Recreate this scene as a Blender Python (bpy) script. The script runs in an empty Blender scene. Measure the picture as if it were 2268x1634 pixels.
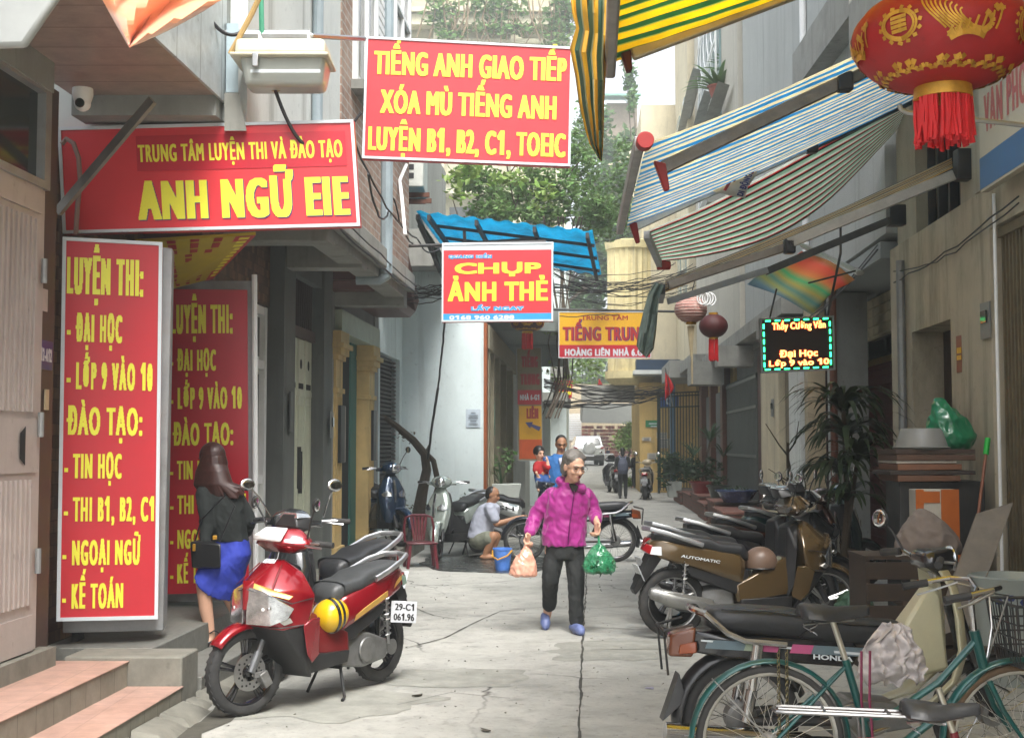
import bpy, bmesh, math, random
import numpy as np
from mathutils import Vector as V, Matrix, noise, Quaternion
random.seed(7)
sc = bpy.context.scene; C = sc.collection
PI = math.pi; R = math.radians
# ---------------------------------------------------------------- camera, sky, sun, exposure
F = 2835.0; PITCH = math.atan(.05855); K = .061; EYE = 1.58
cam = bpy.data.cameras.new('camera'); camo = bpy.data.objects.new('camera', cam); C.objects.link(camo)
cam.sensor_width = 36; cam.lens = F/2268*36; cam.clip_start = .1; cam.clip_end = 2000
camo.location = (0, 0, EYE); camo.rotation_euler = (PI/2+PITCH, 0, 0); sc.camera = camo
wd = bpy.data.worlds.new('World'); sc.world = wd; wd.use_nodes = True
wn = wd.node_tree; bg = wn.nodes['Background']
sky = wn.nodes.new('ShaderNodeTexSky'); sky.sky_type = 'NISHITA'; sky.sun_disc = False
SUN_EL, SUN_AZ = R(56), R(166)
sky.sun_elevation = SUN_EL; sky.sun_rotation = SUN_AZ; sky.dust_density = 4; sky.ozone_density = .6; sky.air_density = .8
hs = wn.nodes.new('ShaderNodeHueSaturation'); hs.inputs['Saturation'].default_value = .3
wn.links.new(sky.outputs[0], hs.inputs['Color']); wn.links.new(hs.outputs[0], bg.inputs[0]); bg.inputs[1].default_value = .15
sl = bpy.data.lights.new('sun', 'SUN'); sl.energy = 1.2; sl.angle = R(25); sl.color = (1, .985, .95)
so = bpy.data.objects.new('sun', sl); C.objects.link(so); so.location = (0, 0, 30)
sd = V((math.sin(SUN_AZ)*math.cos(SUN_EL), math.cos(SUN_AZ)*math.cos(SUN_EL), math.sin(SUN_EL)))
so.rotation_euler = (-sd).to_track_quat('-Z', 'Y').to_euler()
sc.view_settings.view_transform = 'Standard'; sc.view_settings.look = 'None'; sc.view_settings.exposure = 1.8
sc.view_settings.gamma = 1
try:
    sc.cycles.max_bounces = 8; sc.cycles.diffuse_bounces = 4; sc.cycles.use_denoising = True
except Exception: pass
# ---------------------------------------------------------------- pixel rays -> points in the place
def ray(px, py):
    u = (px-1134)/F; v = (817-py)/F; c = math.cos(PITCH); s = math.sin(PITCH)
    return V((u, c-v*s, s+v*c))
def at(px, py, Y):
    d = ray(px, py); return V((0, 0, EYE))+d*(Y/d.y)
def onz(px, py, z=0.):
    d = ray(px, py); return V((0, 0, EYE))+d*((z-EYE)/d.z)
def ons(px, py, s):
    d = ray(px, py); return V((0, 0, EYE))+d*(s/(d.x-K*d.y))
def W(s, y, z): return V((s+K*y, y, z))
# ---------------------------------------------------------------- materials
_m = {}
def srgb(h):
    h = h.lstrip('#'); o = []
    for i in (0, 2, 4):
        c = int(h[i:i+2], 16)/255; o.append(c/12.92 if c <= .04045 else ((c+.055)/1.055)**2.4)
    return tuple(o)
def mat(name, c, rough=.55, metal=0., var=.12, scale=6., bump=0., stain=None, samt=.5, sscale=1.2, streak=1., island=0., coat=0., emit=0., trans=0., sss=0., alpha=1., spec=.5):
    if name in _m: return _m[name]
    if isinstance(c, str): c = srgb(c)
    m = bpy.data.materials.new(name); m.use_nodes = True; nt = m.node_tree; N = nt.nodes.new; L = nt.links.new
    b = nt.nodes['Principled BSDF']; b.inputs['Roughness'].default_value = rough; b.inputs['Metallic'].default_value = metal
    b.inputs['Specular IOR Level'].default_value = spec
    tc = N('ShaderNodeTexCoord'); mp = N('ShaderNodeMapping'); L(tc.outputs['Object'], mp.inputs[0])
    n = N('ShaderNodeTexNoise'); n.inputs['Scale'].default_value = scale; n.inputs['Detail'].default_value = 6; n.inputs['Roughness'].default_value = .65
    L(mp.outputs[0], n.inputs['Vector'])
    mr = N('ShaderNodeMapRange'); mr.inputs[1].default_value = .3; mr.inputs[2].default_value = .7
    mr.inputs[3].default_value = 1-var; mr.inputs[4].default_value = 1+var; L(n.outputs['Fac'], mr.inputs[0])
    mx = N('ShaderNodeMix'); mx.data_type = 'RGBA'; mx.blend_type = 'MULTIPLY'; mx.inputs[0].default_value = 1
    mx.inputs[6].default_value = (*c, 1); L(mr.outputs[0], mx.inputs[7]); out = mx.outputs[2]
    if island:
        g = N('ShaderNodeNewGeometry'); h = N('ShaderNodeHueSaturation')
        m1 = N('ShaderNodeMapRange'); m1.inputs[3].default_value = 1-island; m1.inputs[4].default_value = 1+island
        m2 = N('ShaderNodeMapRange'); m2.inputs[3].default_value = .5-island*.06; m2.inputs[4].default_value = .5+island*.03
        L(g.outputs['Random Per Island'], m1.inputs[0]); L(g.outputs['Random Per Island'], m2.inputs[0])
        L(m1.outputs[0], h.inputs['Value']); L(m2.outputs[0], h.inputs['Hue']); L(out, h.inputs['Color']); out = h.outputs[0]
    if stain is not None:
        if isinstance(stain, str): stain = srgb(stain)
        mp2 = N('ShaderNodeMapping'); mp2.inputs['Scale'].default_value = (1, 1, streak); L(tc.outputs['Object'], mp2.inputs[0])
        n2 = N('ShaderNodeTexNoise'); n2.inputs['Scale'].default_value = sscale; n2.inputs['Detail'].default_value = 8; n2.inputs['Roughness'].default_value = .7
        L(mp2.outputs[0], n2.inputs['Vector'])
        r2 = N('ShaderNodeMapRange'); r2.inputs[1].default_value = .48; r2.inputs[2].default_value = .75; r2.inputs[4].default_value = samt; L(n2.outputs['Fac'], r2.inputs[0])
        x2 = N('ShaderNodeMix'); x2.data_type = 'RGBA'; L(r2.outputs[0], x2.inputs[0]); L(out, x2.inputs[6]); x2.inputs[7].default_value = (*stain, 1); out = x2.outputs[2]
        if sscale < 2.6:
            for k, (sv, lo, hi, am, dk) in enumerate((((19, 23, 17), .64, .74, .3, .5), ((5, 5, .35), .56, .74, .55, .5))):
                m3 = N('ShaderNodeMapping'); m3.inputs['Scale'].default_value = sv; m3.inputs['Location'].default_value = (k*7.3, 3, 1); L(tc.outputs['Object'], m3.inputs[0])
                n3 = N('ShaderNodeTexNoise'); n3.inputs['Scale'].default_value = 1; n3.inputs['Detail'].default_value = 4; L(m3.outputs[0], n3.inputs['Vector'])
                r3 = N('ShaderNodeMapRange'); r3.inputs[1].default_value = lo; r3.inputs[2].default_value = hi; r3.inputs[4].default_value = am; L(n3.outputs['Fac'], r3.inputs[0])
                x3 = N('ShaderNodeMix'); x3.data_type = 'RGBA'; L(r3.outputs[0], x3.inputs[0]); L(out, x3.inputs[6]); x3.inputs[7].default_value = (*[q*dk for q in stain], 1) if k == 0 else (*[q*.8 for q in stain], 1); out = x3.outputs[2]
    L(out, b.inputs['Base Color'])
    rr = N('ShaderNodeMapRange'); rr.inputs[3].default_value = max(.02, rough-.08); rr.inputs[4].default_value = min(1, rough+.1); L(n.outputs['Fac'], rr.inputs[0]); L(rr.outputs[0], b.inputs['Roughness'])
    if bump:
        bp = N('ShaderNodeBump'); bp.inputs['Strength'].default_value = bump; bp.inputs['Distance'].default_value = .01; L(n.outputs['Fac'], bp.inputs['Height']); L(bp.outputs[0], b.inputs['Normal'])
    if coat: b.inputs['Coat Weight'].default_value = coat; b.inputs['Coat Roughness'].default_value = .08
    if emit: b.inputs['Emission Color'].default_value = (*c, 1); b.inputs['Emission Strength'].default_value = emit
    if trans: b.inputs['Transmission Weight'].default_value = trans
    if alpha < 1: b.inputs['Alpha'].default_value = alpha
    _m[name] = m; return m
def base_link(m):           # the socket that feeds Base Color, and its node tree
    nt = m.node_tree; b = nt.nodes['Principled BSDF']; return nt, b, b.inputs['Base Color'].links[0].from_socket
def brick(name, c1, c2, mortar, scale=4.5, axes='yz', rough=.8, bw=.5, rh=.25, ms=.02, off=.5, bias=0.):
    if name in _m: return _m[name]
    m = mat(name, (1, 1, 1), rough, var=.22, scale=9, bump=.3); nt, b, src = base_link(m); N = nt.nodes.new; L = nt.links.new
    tc = N('ShaderNodeTexCoord'); sp = N('ShaderNodeSeparateXYZ'); cb = N('ShaderNodeCombineXYZ'); L(tc.outputs['Object'], sp.inputs[0])
    ix = {'x': 0, 'y': 1, 'z': 2}; L(sp.outputs[ix[axes[0]]], cb.inputs[0]); L(sp.outputs[ix[axes[1]]], cb.inputs[1])
    t = N('ShaderNodeTexBrick'); t.inputs['Scale'].default_value = scale; t.inputs['Mortar Size'].default_value = ms; t.offset = off
    t.inputs['Brick Width'].default_value = bw; t.inputs['Row Height'].default_value = rh; t.inputs['Bias'].default_value = bias
    for i, c in zip((1, 2, 3), (c1, c2, mortar)): t.inputs[i].default_value = (*(srgb(c) if isinstance(c, str) else c), 1)
    L(cb.outputs[0], t.inputs[0]); mx = N('ShaderNodeMix'); mx.data_type = 'RGBA'; mx.blend_type = 'MULTIPLY'; mx.inputs[0].default_value = 1
    L(t.outputs[0], mx.inputs[6]); L(src, mx.inputs[7]); L(mx.outputs[2], b.inputs['Base Color']); return m
def stripes(name, bands, period, rough=.6, trans=.25):     # cloth striped along uv.x; bands = [(pos, colour)...]
    if name in _m: return _m[name]
    m = mat(name, (1, 1, 1), rough, var=.14, scale=5); nt, b, src = base_link(m); N = nt.nodes.new; L = nt.links.new
    uv = N('ShaderNodeUVMap'); sp = N('ShaderNodeSeparateXYZ'); L(uv.outputs[0], sp.inputs[0])
    dv = N('ShaderNodeMath'); dv.operation = 'DIVIDE'; dv.inputs[1].default_value = period; L(sp.outputs[0], dv.inputs[0])
    fr = N('ShaderNodeMath'); fr.operation = 'FRACT'; L(dv.outputs[0], fr.inputs[0])
    cr = N('ShaderNodeValToRGB'); cr.color_ramp.interpolation = 'CONSTANT'; el = cr.color_ramp.elements
    while len(el) < len(bands): el.new(.5)
    for e, (p, c) in zip(el, bands): e.position = p; e.color = (*srgb(c), 1)
    L(fr.outputs[0], cr.inputs[0]); mx = N('ShaderNodeMix'); mx.data_type = 'RGBA'; mx.blend_type = 'MULTIPLY'; mx.inputs[0].default_value = 1
    L(cr.outputs[0], mx.inputs[6]); L(src, mx.inputs[7]); L(mx.outputs[2], b.inputs['Base Color'])
    if trans:
        tr = N('ShaderNodeBsdfTranslucent'); L(mx.outputs[2], tr.inputs[0]); ms = N('ShaderNodeMixShader'); ms.inputs[0].default_value = trans
        o = nt.nodes['Material Output']; L(b.outputs[0], ms.inputs[1]); L(tr.outputs[0], ms.inputs[2]); L(ms.outputs[0], o.inputs[0])
    return m
def leafy(name, c, island=.45, trans=.35, rough=.5):
    if name in _m: return _m[name]
    m = mat(name, c, rough, var=.1, scale=20, island=island); nt, b, src = base_link(m); N = nt.nodes.new; L = nt.links.new
    tr = N('ShaderNodeBsdfTranslucent'); L(src, tr.inputs[0]); ms = N('ShaderNodeMixShader'); ms.inputs[0].default_value = trans
    o = nt.nodes['Material Output']; L(b.outputs[0], ms.inputs[1]); L(tr.outputs[0], ms.inputs[2]); L(ms.outputs[0], o.inputs[0]); return m
# ---------------------------------------------------------------- objects
def tag(o, label=None, cat=None, group=None, kind=None):
    if label: o['label'] = label
    if cat: o['category'] = cat
    if group: o['group'] = group
    if kind: o['kind'] = kind
    return o
def thing(name, label, cat, loc=(0, 0, 0), rz=0., group=None):
    o = bpy.data.objects.new(name, None); C.objects.link(o); o.location = loc; o.rotation_euler = (0, 0, rz); o.empty_display_size = .1
    return tag(o, label, cat, group)
def wloc(p):
    t = V((0, 0, 0))
    while p is not None: t += p.location; p = p.parent
    return t
class MB:
    def __init__(s): s.v = []; s.f = []; s.uv = {}
    def poly(s, *pts, uv=None):
        i = len(s.v); s.v += [V(p) for p in pts]; s.f.append(tuple(range(i, i+len(pts))))
        if uv: s.uv[len(s.f)-1] = uv
        return s
    def raw(s, vs, fs):
        i = len(s.v); s.v += [V(p) for p in vs]; s.f += [tuple(i+j for j in f) for f in fs]; return s
    def hexa(s, p):     # 8 corners: bottom ring of 4, top ring of 4
        return s.raw(p, [(3, 2, 1, 0), (4, 5, 6, 7), (0, 1, 5, 4), (1, 2, 6, 5), (2, 3, 7, 6), (3, 0, 4, 7)])
    def box(s, c, d, rot=None):
        c = V(c); x, y, z = d[0]/2, d[1]/2, d[2]/2
        p = [V(q) for q in ((-x, -y, -z), (x, -y, -z), (x, y, -z), (-x, y, -z), (-x, -y, z), (x, -y, z), (x, y, z), (-x, y, z))]
        if rot is not None: p = [rot @ q for q in p]
        return s.hexa([q+c for q in p])
    def bw(s, s0, s1, y0, y1, z0, z1):      # box in alley coordinates
        return s.hexa([W(s0, y0, z0), W(s1, y0, z0), W(s1, y1, z0), W(s0, y1, z0), W(s0, y0, z1), W(s1, y0, z1), W(s1, y1, z1), W(s0, y1, z1)])
    def slab(s, quad, t, n=None):           # quad of 4 points thickened by t along -n
        q = [V(p) for p in quad]; n = n or (q[1]-q[0]).cross(q[3]-q[0]).normalized()
        return s.hexa([p-n*t for p in q]+q)
    def tube(s, pts, r, n=8, cap=True, flat=1.):
        pts = [V(p) for p in pts]; m = len(pts); rs = r if isinstance(r, (list, tuple)) else [r]*m; i0 = len(s.v); prev = None
        for i, p in enumerate(pts):
            t = (pts[min(i+1, m-1)]-pts[max(i-1, 0)]).normalized()
            if prev is None: a = t.cross(V((0, 0, 1)) if abs(t.z) < .9 else V((1, 0, 0))).normalized()
            else: a = (prev-t*prev.dot(t)).normalized()
            prev = a; b = t.cross(a)
            for k in range(n):
                w = 2*PI*k/n; s.v.append(p+a*(math.cos(w)*rs[i])+b*(math.sin(w)*rs[i]*flat))
        for i in range(m-1):
            for k in range(n):
                k2 = (k+1) % n; s.f.append((i0+i*n+k, i0+i*n+k2, i0+(i+1)*n+k2, i0+(i+1)*n+k))
        if cap: s.f.append(tuple(i0+k for k in reversed(range(n)))); s.f.append(tuple(i0+(m-1)*n+k for k in range(n)))
        return s
    def rings(s, rings, cap=True, close=False):
        n = len(rings[0]); i0 = len(s.v)
        for r in rings: s.v += [V(p) for p in r]
        m = len(rings)
        for i in range(m if close else m-1):
            for k in range(n):
                k2 = (k+1) % n; j = (i+1) % m; s.f.append((i0+i*n+k, i0+i*n+k2, i0+j*n+k2, i0+j*n+k))
        if cap and not close: s.f.append(tuple(i0+k for k in reversed(range(n)))); s.f.append(tuple(i0+(m-1)*n+k for k in range(n)))
        return s
    def lathe(s, prof, c=(0, 0, 0), ax='z', n=24, cap=True, close=False, sq=1.):
        c = V(c); rr = []
        for (r, h) in prof:
            q = []
            for k in range(n):
                w = 2*PI*k/n; a, b = r*math.cos(w), r*math.sin(w)*sq
                q.append(c+(V((a, b, h)) if ax == 'z' else V((a, h, b)) if ax == 'y' else V((h, a, b))))
            rr.append(q)
        return s.rings(rr, cap, close)
    def ell(s, c, r, rot=None, n=12, m=8):
        c = V(c); rr = []
        for i in range(m+1):
            t = PI*i/m; q = []
            for k in range(n):
                w = 2*PI*k/n; p = V((max(math.sin(t), .02)*math.cos(w)*r[0], max(math.sin(t), .02)*math.sin(w)*r[1], -math.cos(t)*r[2]))
                q.append(c+(rot @ p if rot is not None else p))
            rr.append(q)
        return s.rings(rr)
    def cap(s, a, ra, b, rb, n=12):      # tapered limb
        a = V(a); b = V(b); s.ell(a, (ra,)*3, n=n); s.ell(b, (rb,)*3, n=n)
        return s.tube([a, b], [ra, rb], n)
    def limb(s, pts, rs, n=12):
        for i in range(len(pts)-1): s.cap(pts[i], rs[i], pts[i+1], rs[i+1], n)
        return s
    def loft(s, secs, n=16):            # secs: (centre, rx, ry[, exponent])
        rr = []
        for q in secs:
            c = V(q[0]); e = q[3] if len(q) > 3 else 1.; ring = []
            for k in range(n):
                w = 2*PI*k/n; x, y = math.cos(w), math.sin(w)
                ring.append(c+V((math.copysign(abs(x)**e, x)*q[1], math.copysign(abs(y)**e, y)*q[2], 0)))
            rr.append(ring)
        return s.rings(rr)
    def hull(s, pts, mirror=False):
        pts = [V(p) for p in pts]
        if mirror: pts += [V((p.x, -p.y, p.z)) for p in pts]
        bm = bmesh.new()
        for p in pts: bm.verts.new(p)
        r = bmesh.ops.convex_hull(bm, input=bm.verts); bmesh.ops.delete(bm, geom=[g for g in r['geom_interior'] if isinstance(g, bmesh.types.BMVert)], context='VERTS')
        bmesh.ops.dissolve_limit(bm, angle_limit=R(4), verts=bm.verts, edges=bm.edges)
        bm.verts.index_update(); s.raw([v.co.copy() for v in bm.verts], [tuple(v.index for v in f.verts) for f in bm.faces]); bm.free(); return s
    def prism(s, outline, y0, y1, plane='xz'):    # outline in plane, extruded between y0 and y1
        def P(a, b, h): return V((a, h, b)) if plane == 'xz' else V((h, a, b)) if plane == 'yz' else V((a, b, h))
        n = len(outline); i = len(s.v); s.v += [P(a, b, y0) for a, b in outline]+[P(a, b, y1) for a, b in outline]
        s.f += [tuple(i+k for k in range(n)), tuple(i+n+k for k in reversed(range(n)))]
        for k in range(n): s.f.append((i+(k+1) % n, i+k, i+n+k, i+n+(k+1) % n))
        return s
    def cloth(s, grid, uvw=None):       # grid of points rows x cols
        i = len(s.v); n = len(grid[0]); m = len(grid)
        for r in grid: s.v += [V(p) for p in r]
        for a in range(m-1):
            for b in range(n-1):
                s.f.append((i+a*n+b, i+a*n+b+1, i+(a+1)*n+b+1, i+(a+1)*n+b))
                if uvw: s.uv[len(s.f)-1] = [uvw(a, b), uvw(a, b+1), uvw(a+1, b+1), uvw(a+1, b)]
        return s
    def rot(s, M): s.v = [M @ p for p in s.v]; return s
    def build(s, name, m, parent=None, world=False, loc=None, smooth=35, bevel=0., bseg=2, solid=0., sub=0, fixn=True, mats=None, mi=None, label=None):
        off = V((0, 0, 0))
        if parent is not None and world: off = wloc(parent)
        if loc is not None: off = V(loc)
        me = bpy.data.meshes.new(name); me.from_pydata([tuple(p-off) for p in s.v], [], s.f)
        if s.uv:
            ul = me.uv_layers.new(name='UVMap')
            for fi, uv in s.uv.items():
                for li, q in zip(me.polygons[fi].loop_indices, uv): ul.data[li].uv = q
        if fixn:
            bm = bmesh.new(); bm.from_mesh(me); bmesh.ops.recalc_face_normals(bm, faces=bm.faces); bm.to_mesh(me); bm.free()
        if smooth: me.polygons.foreach_set('use_smooth', [True]*len(me.polygons)); me.set_sharp_from_angle(angle=R(smooth))
        for q in (mats or [m]): me.materials.append(q)
        if mi: me.polygons.foreach_set('material_index', mi)
        o = bpy.data.objects.new(name, me); C.objects.link(o)
        if parent is not None: o.parent = parent
        if loc is not None: o.location = loc
        if solid: d = o.modifiers.new('s', 'SOLIDIFY'); d.thickness = solid; d.offset = 0
        if bevel: d = o.modifiers.new('b', 'BEVEL'); d.width = bevel; d.segments = bseg; d.limit_method = 'ANGLE'; d.angle_limit = R(30)
        if sub: d = o.modifiers.new('u', 'SUBSURF'); d.levels = sub; d.render_levels = sub
        if label: o['label'] = label
        return o
def struct(mb, name, m, **k):
    o = mb.build(name, m, **k); o['kind'] = 'structure'; return o
def blob(mb, name, m, parent=None, voxel=.008, it=4, wr=None, world=True, seed=0., loc=None, zcut=None):   # fuse overlapping closed shapes into one skin
    off = wloc(parent) if (parent is not None and world) else V((0, 0, 0))
    if loc is not None: off = V(loc)
    me = bpy.data.meshes.new('t'); me.from_pydata([tuple(p) for p in mb.v], [], mb.f)
    bm = bmesh.new(); bm.from_mesh(me); bmesh.ops.recalc_face_normals(bm, faces=bm.faces); bm.to_mesh(me); bm.free()
    t = bpy.data.objects.new('t', me); C.objects.link(t)
    r = t.modifiers.new('r', 'REMESH'); r.mode = 'VOXEL'; r.voxel_size = voxel
    if it: q = t.modifiers.new('q', 'SMOOTH'); q.iterations = it; q.factor = .5
    dg = bpy.context.evaluated_depsgraph_get(); n = bpy.data.meshes.new_from_object(t.evaluated_get(dg)); n.name = name
    bpy.data.objects.remove(t); bpy.data.meshes.remove(me)
    if wr:
        amp, scl = wr[0], wr[1]; nv = [v.normal.copy() for v in n.vertices]
        for v, nn in zip(n.vertices, nv):
            p = v.co
            h = noise.noise(V((p.x*scl+seed, p.y*scl, p.z*scl*.7)))+.5*noise.noise(V((p.x*scl*2.3, p.y*scl*2.3+seed, (p.z+.5*p.x)*scl*2.0)))
            h = -abs(h)*1.3+.4 if len(wr) > 2 else h
            v.co = p+nn*(amp*h)
    for v in n.vertices: v.co = v.co-off
    n.polygons.foreach_set('use_smooth', [True]*len(n.polygons)); n.materials.clear(); n.materials.append(m)
    o = bpy.data.objects.new(name, n); C.objects.link(o)
    if parent is not None: o.parent = parent
    if loc is not None: o.location = loc
    return o
# ---------------------------------------------------------------- lettering
_t = {}
def glyphs(text, space=1.):
    k = (text, space)
    if k in _t: return _t[k]
    cu = bpy.data.curves.new('t', 'FONT'); cu.body = text; cu.resolution_u = 3; cu.space_character = space
    o = bpy.data.objects.new('t', cu); C.objects.link(o); dg = bpy.context.evaluated_depsgraph_get()
    me = bpy.data.meshes.new_from_object(o.evaluated_get(dg)); vs = [v.co.copy() for v in me.vertices]; me.calc_loop_triangles(); fs = [tuple(p.vertices) for p in me.loop_triangles]
    bpy.data.objects.remove(o); bpy.data.curves.remove(cu); bpy.data.meshes.remove(me); _t[k] = (vs, fs); return _t[k]
CAPH = None
def letter(mb, text, A, B, D, box, bold=(.03, .015), space=1.08, eps=.003, lowered=False):
    """text fitted into box (u0,u1,v0,v1) of the panel A(lower left) B(lower right) D(upper left); v0 baseline, v1 cap height"""
    global CAPH; text = text.replace('1', '\U0001d7ed')
    if CAPH is None: CAPH = max(v.y for v in glyphs('H')[0])
    A, B, D = V(A), V(B), V(D); U = B-A; T = D-A; n = U.cross(T).normalized()
    u0, u1, v0, v1 = box; N = 60; S = 1.
    for _ in range(16):         # open the spacing until the thickened letters stay apart
        vs, fs = glyphs(text, round(S, 2)); x0 = min(v.x for v in vs); w = max(v.x for v in vs)-x0
        if (.13+(S-1)*.8)*((u1-u0)*U.length/((v1-v0)*T.length))/(w/CAPH) >= 2*bold[0]+.035 or len(text) < 3: break
        S += .05
    Hc = (v1-v0)*T.length; cols = (u1-u0)*U.length*N/Hc; rx, ry = bold[0]*N, bold[1]*N
    X = np.array([rx+(v.x-x0)/w*(cols-2*rx) for v in vs])+12; Yy = np.array([ry+v.y/CAPH*(N-2*ry) for v in vs]); yo = 12-int(min(Yy)); Yy = Yy+yo
    g = np.zeros((int(max(Yy))+14, int(max(X))+14), bool)
    for t in fs:
        a, b, c = [(X[k], Yy[k]) for k in t]; xa, xb = int(min(a[0], b[0], c[0])), int(max(a[0], b[0], c[0]))+1; ya, yb = int(min(a[1], b[1], c[1])), int(max(a[1], b[1], c[1]))+1
        gx, gy = np.meshgrid(np.arange(xa, xb+1)+.5, np.arange(ya, yb+1)+.5)
        e = [(q[0]-p[0])*(gy-p[1])-(q[1]-p[1])*(gx-p[0]) for p, q in ((a, b), (b, c), (c, a))]
        g[ya:yb+1, xa:xb+1] |= ((e[0] >= 0) & (e[1] >= 0) & (e[2] >= 0)) | ((e[0] <= 0) & (e[1] <= 0) & (e[2] <= 0))
    for ax, r in ((1, int(round(rx))), (0, int(round(ry)))):
        o = g.copy()
        for k in range(1, r+1): o |= np.roll(g, k, ax) | np.roll(g, -k, ax)
        g = o
    def P(x, y): return A+U*(u0+(u1-u0)*(x-12)/cols)+T*(v0+(v1-v0)*(y-yo)/N)+n*eps
    live = {}
    for r in range(g.shape[0]+1):
        runs = set()
        if r < g.shape[0]:
            d = np.diff(np.concatenate(([0], g[r].astype(int), [0]))); runs = set(zip(np.where(d == 1)[0], np.where(d == -1)[0]))
        for q in [q for q in live if q not in runs]: s = live.pop(q); mb.poly(P(q[0], s), P(q[1], s), P(q[1], r), P(q[0], r))
        for q in runs: live.setdefault(q, r)
    return mb
def frame_of(quad, w, t, m, parent, name='frame'):   # four bars round a quad A B C D
    A, B, Cc, D = [V(p) for p in quad]; n = (B-A).cross(D-A).normalized(); mb = MB(); e1 = (B-A).normalized()*w; e2 = (D-A).normalized()*w
    for P, Q, e in ((A, B, e2), (D, Cc, -e2)): mb.slab([P+n*t, Q+n*t, Q+e+n*t, P+e+n*t], t*2, n)
    for P, Q, e in ((A+e2, D-e2, e1), (B+e2, Cc-e2, -e1)): mb.slab([P+n*t*.9, P+e+n*t*.9, Q+e+n*t*.9, Q+n*t*.9], t*1.8, n)
    return mb.build(name, m, parent, world=True)
def foliage(mb, clumps, n, size, flat=.6, droop=0.):
    rnd = random.random; tot = sum(c[1][0]*c[1][1]+c[1][0]*c[1][2] for c in clumps)
    for c, r in clumps:
        k = int(n*(r[0]*r[1]+r[0]*r[2])/tot)+1
        for _ in range(k):
            d = V((random.gauss(0, 1), random.gauss(0, 1), random.gauss(0, 1))).normalized()*(rnd()**.45)
            p = V(c)+V((d.x*r[0], d.y*r[1], d.z*r[2])); s = size*(.6+.8*rnd())
            a = V((random.gauss(0, 1), random.gauss(0, 1), random.gauss(0, .5)-droop)).normalized(); b = a.cross(V((random.gauss(0, .6), random.gauss(0, .6), 1))).normalized()
            w = s*flat*.5; u = b.cross(a)*(s*.12)
            mb.raw([p, p+a*s*.5+b*w-u, p+a*s, p+a*s*.5-b*w-u], [(0, 1, 2), (0, 2, 3)])
    return mb
def wire(mb, a, b, sag=.1, r=.006, n=10, jit=0.):
    a, b = V(a), V(b); pts = []
    for i in range(n+1):
        t = i/n; p = a.lerp(b, t); p.z -= sag*4*t*(1-t)
        if jit and 0 < i < n: p += V((random.uniform(-jit, jit), random.uniform(-jit, jit), random.uniform(-jit, jit)))
        pts.append(p)
    return mb.tube(pts, r, 5)
# shared materials
STEEL = mat('steel', (.4, .4, .4), .32, 1., var=.08); CHROME = mat('chrome', (.5, .5, .5), .14, 1., var=.04)
ALU = mat('aluminium', (.62, .63, .64), .38, .9, var=.1, scale=10); DARK = mat('black_plastic', (.018, .018, .019), .42, var=.25, scale=14)
RUBBER = mat('rubber', (.028, .028, .028), .8, var=.3, scale=25, stain=(.11, .1, .09), samt=.35, sscale=6); WHITE = mat('white_paint', (.74, .75, .74), .5, var=.06)
IRON = mat('dark_iron', (.03, .032, .033), .6, .3, var=.3, stain=(.12, .06, .035), samt=.5, sscale=7); BLACKW = mat('black_wire', (.02, .02, .022), .6)
GREYMET = mat('grey_metal', (.3, .31, .31), .5, .4, var=.15, stain=(.2, .15, .11), samt=.4, sscale=4)
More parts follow.
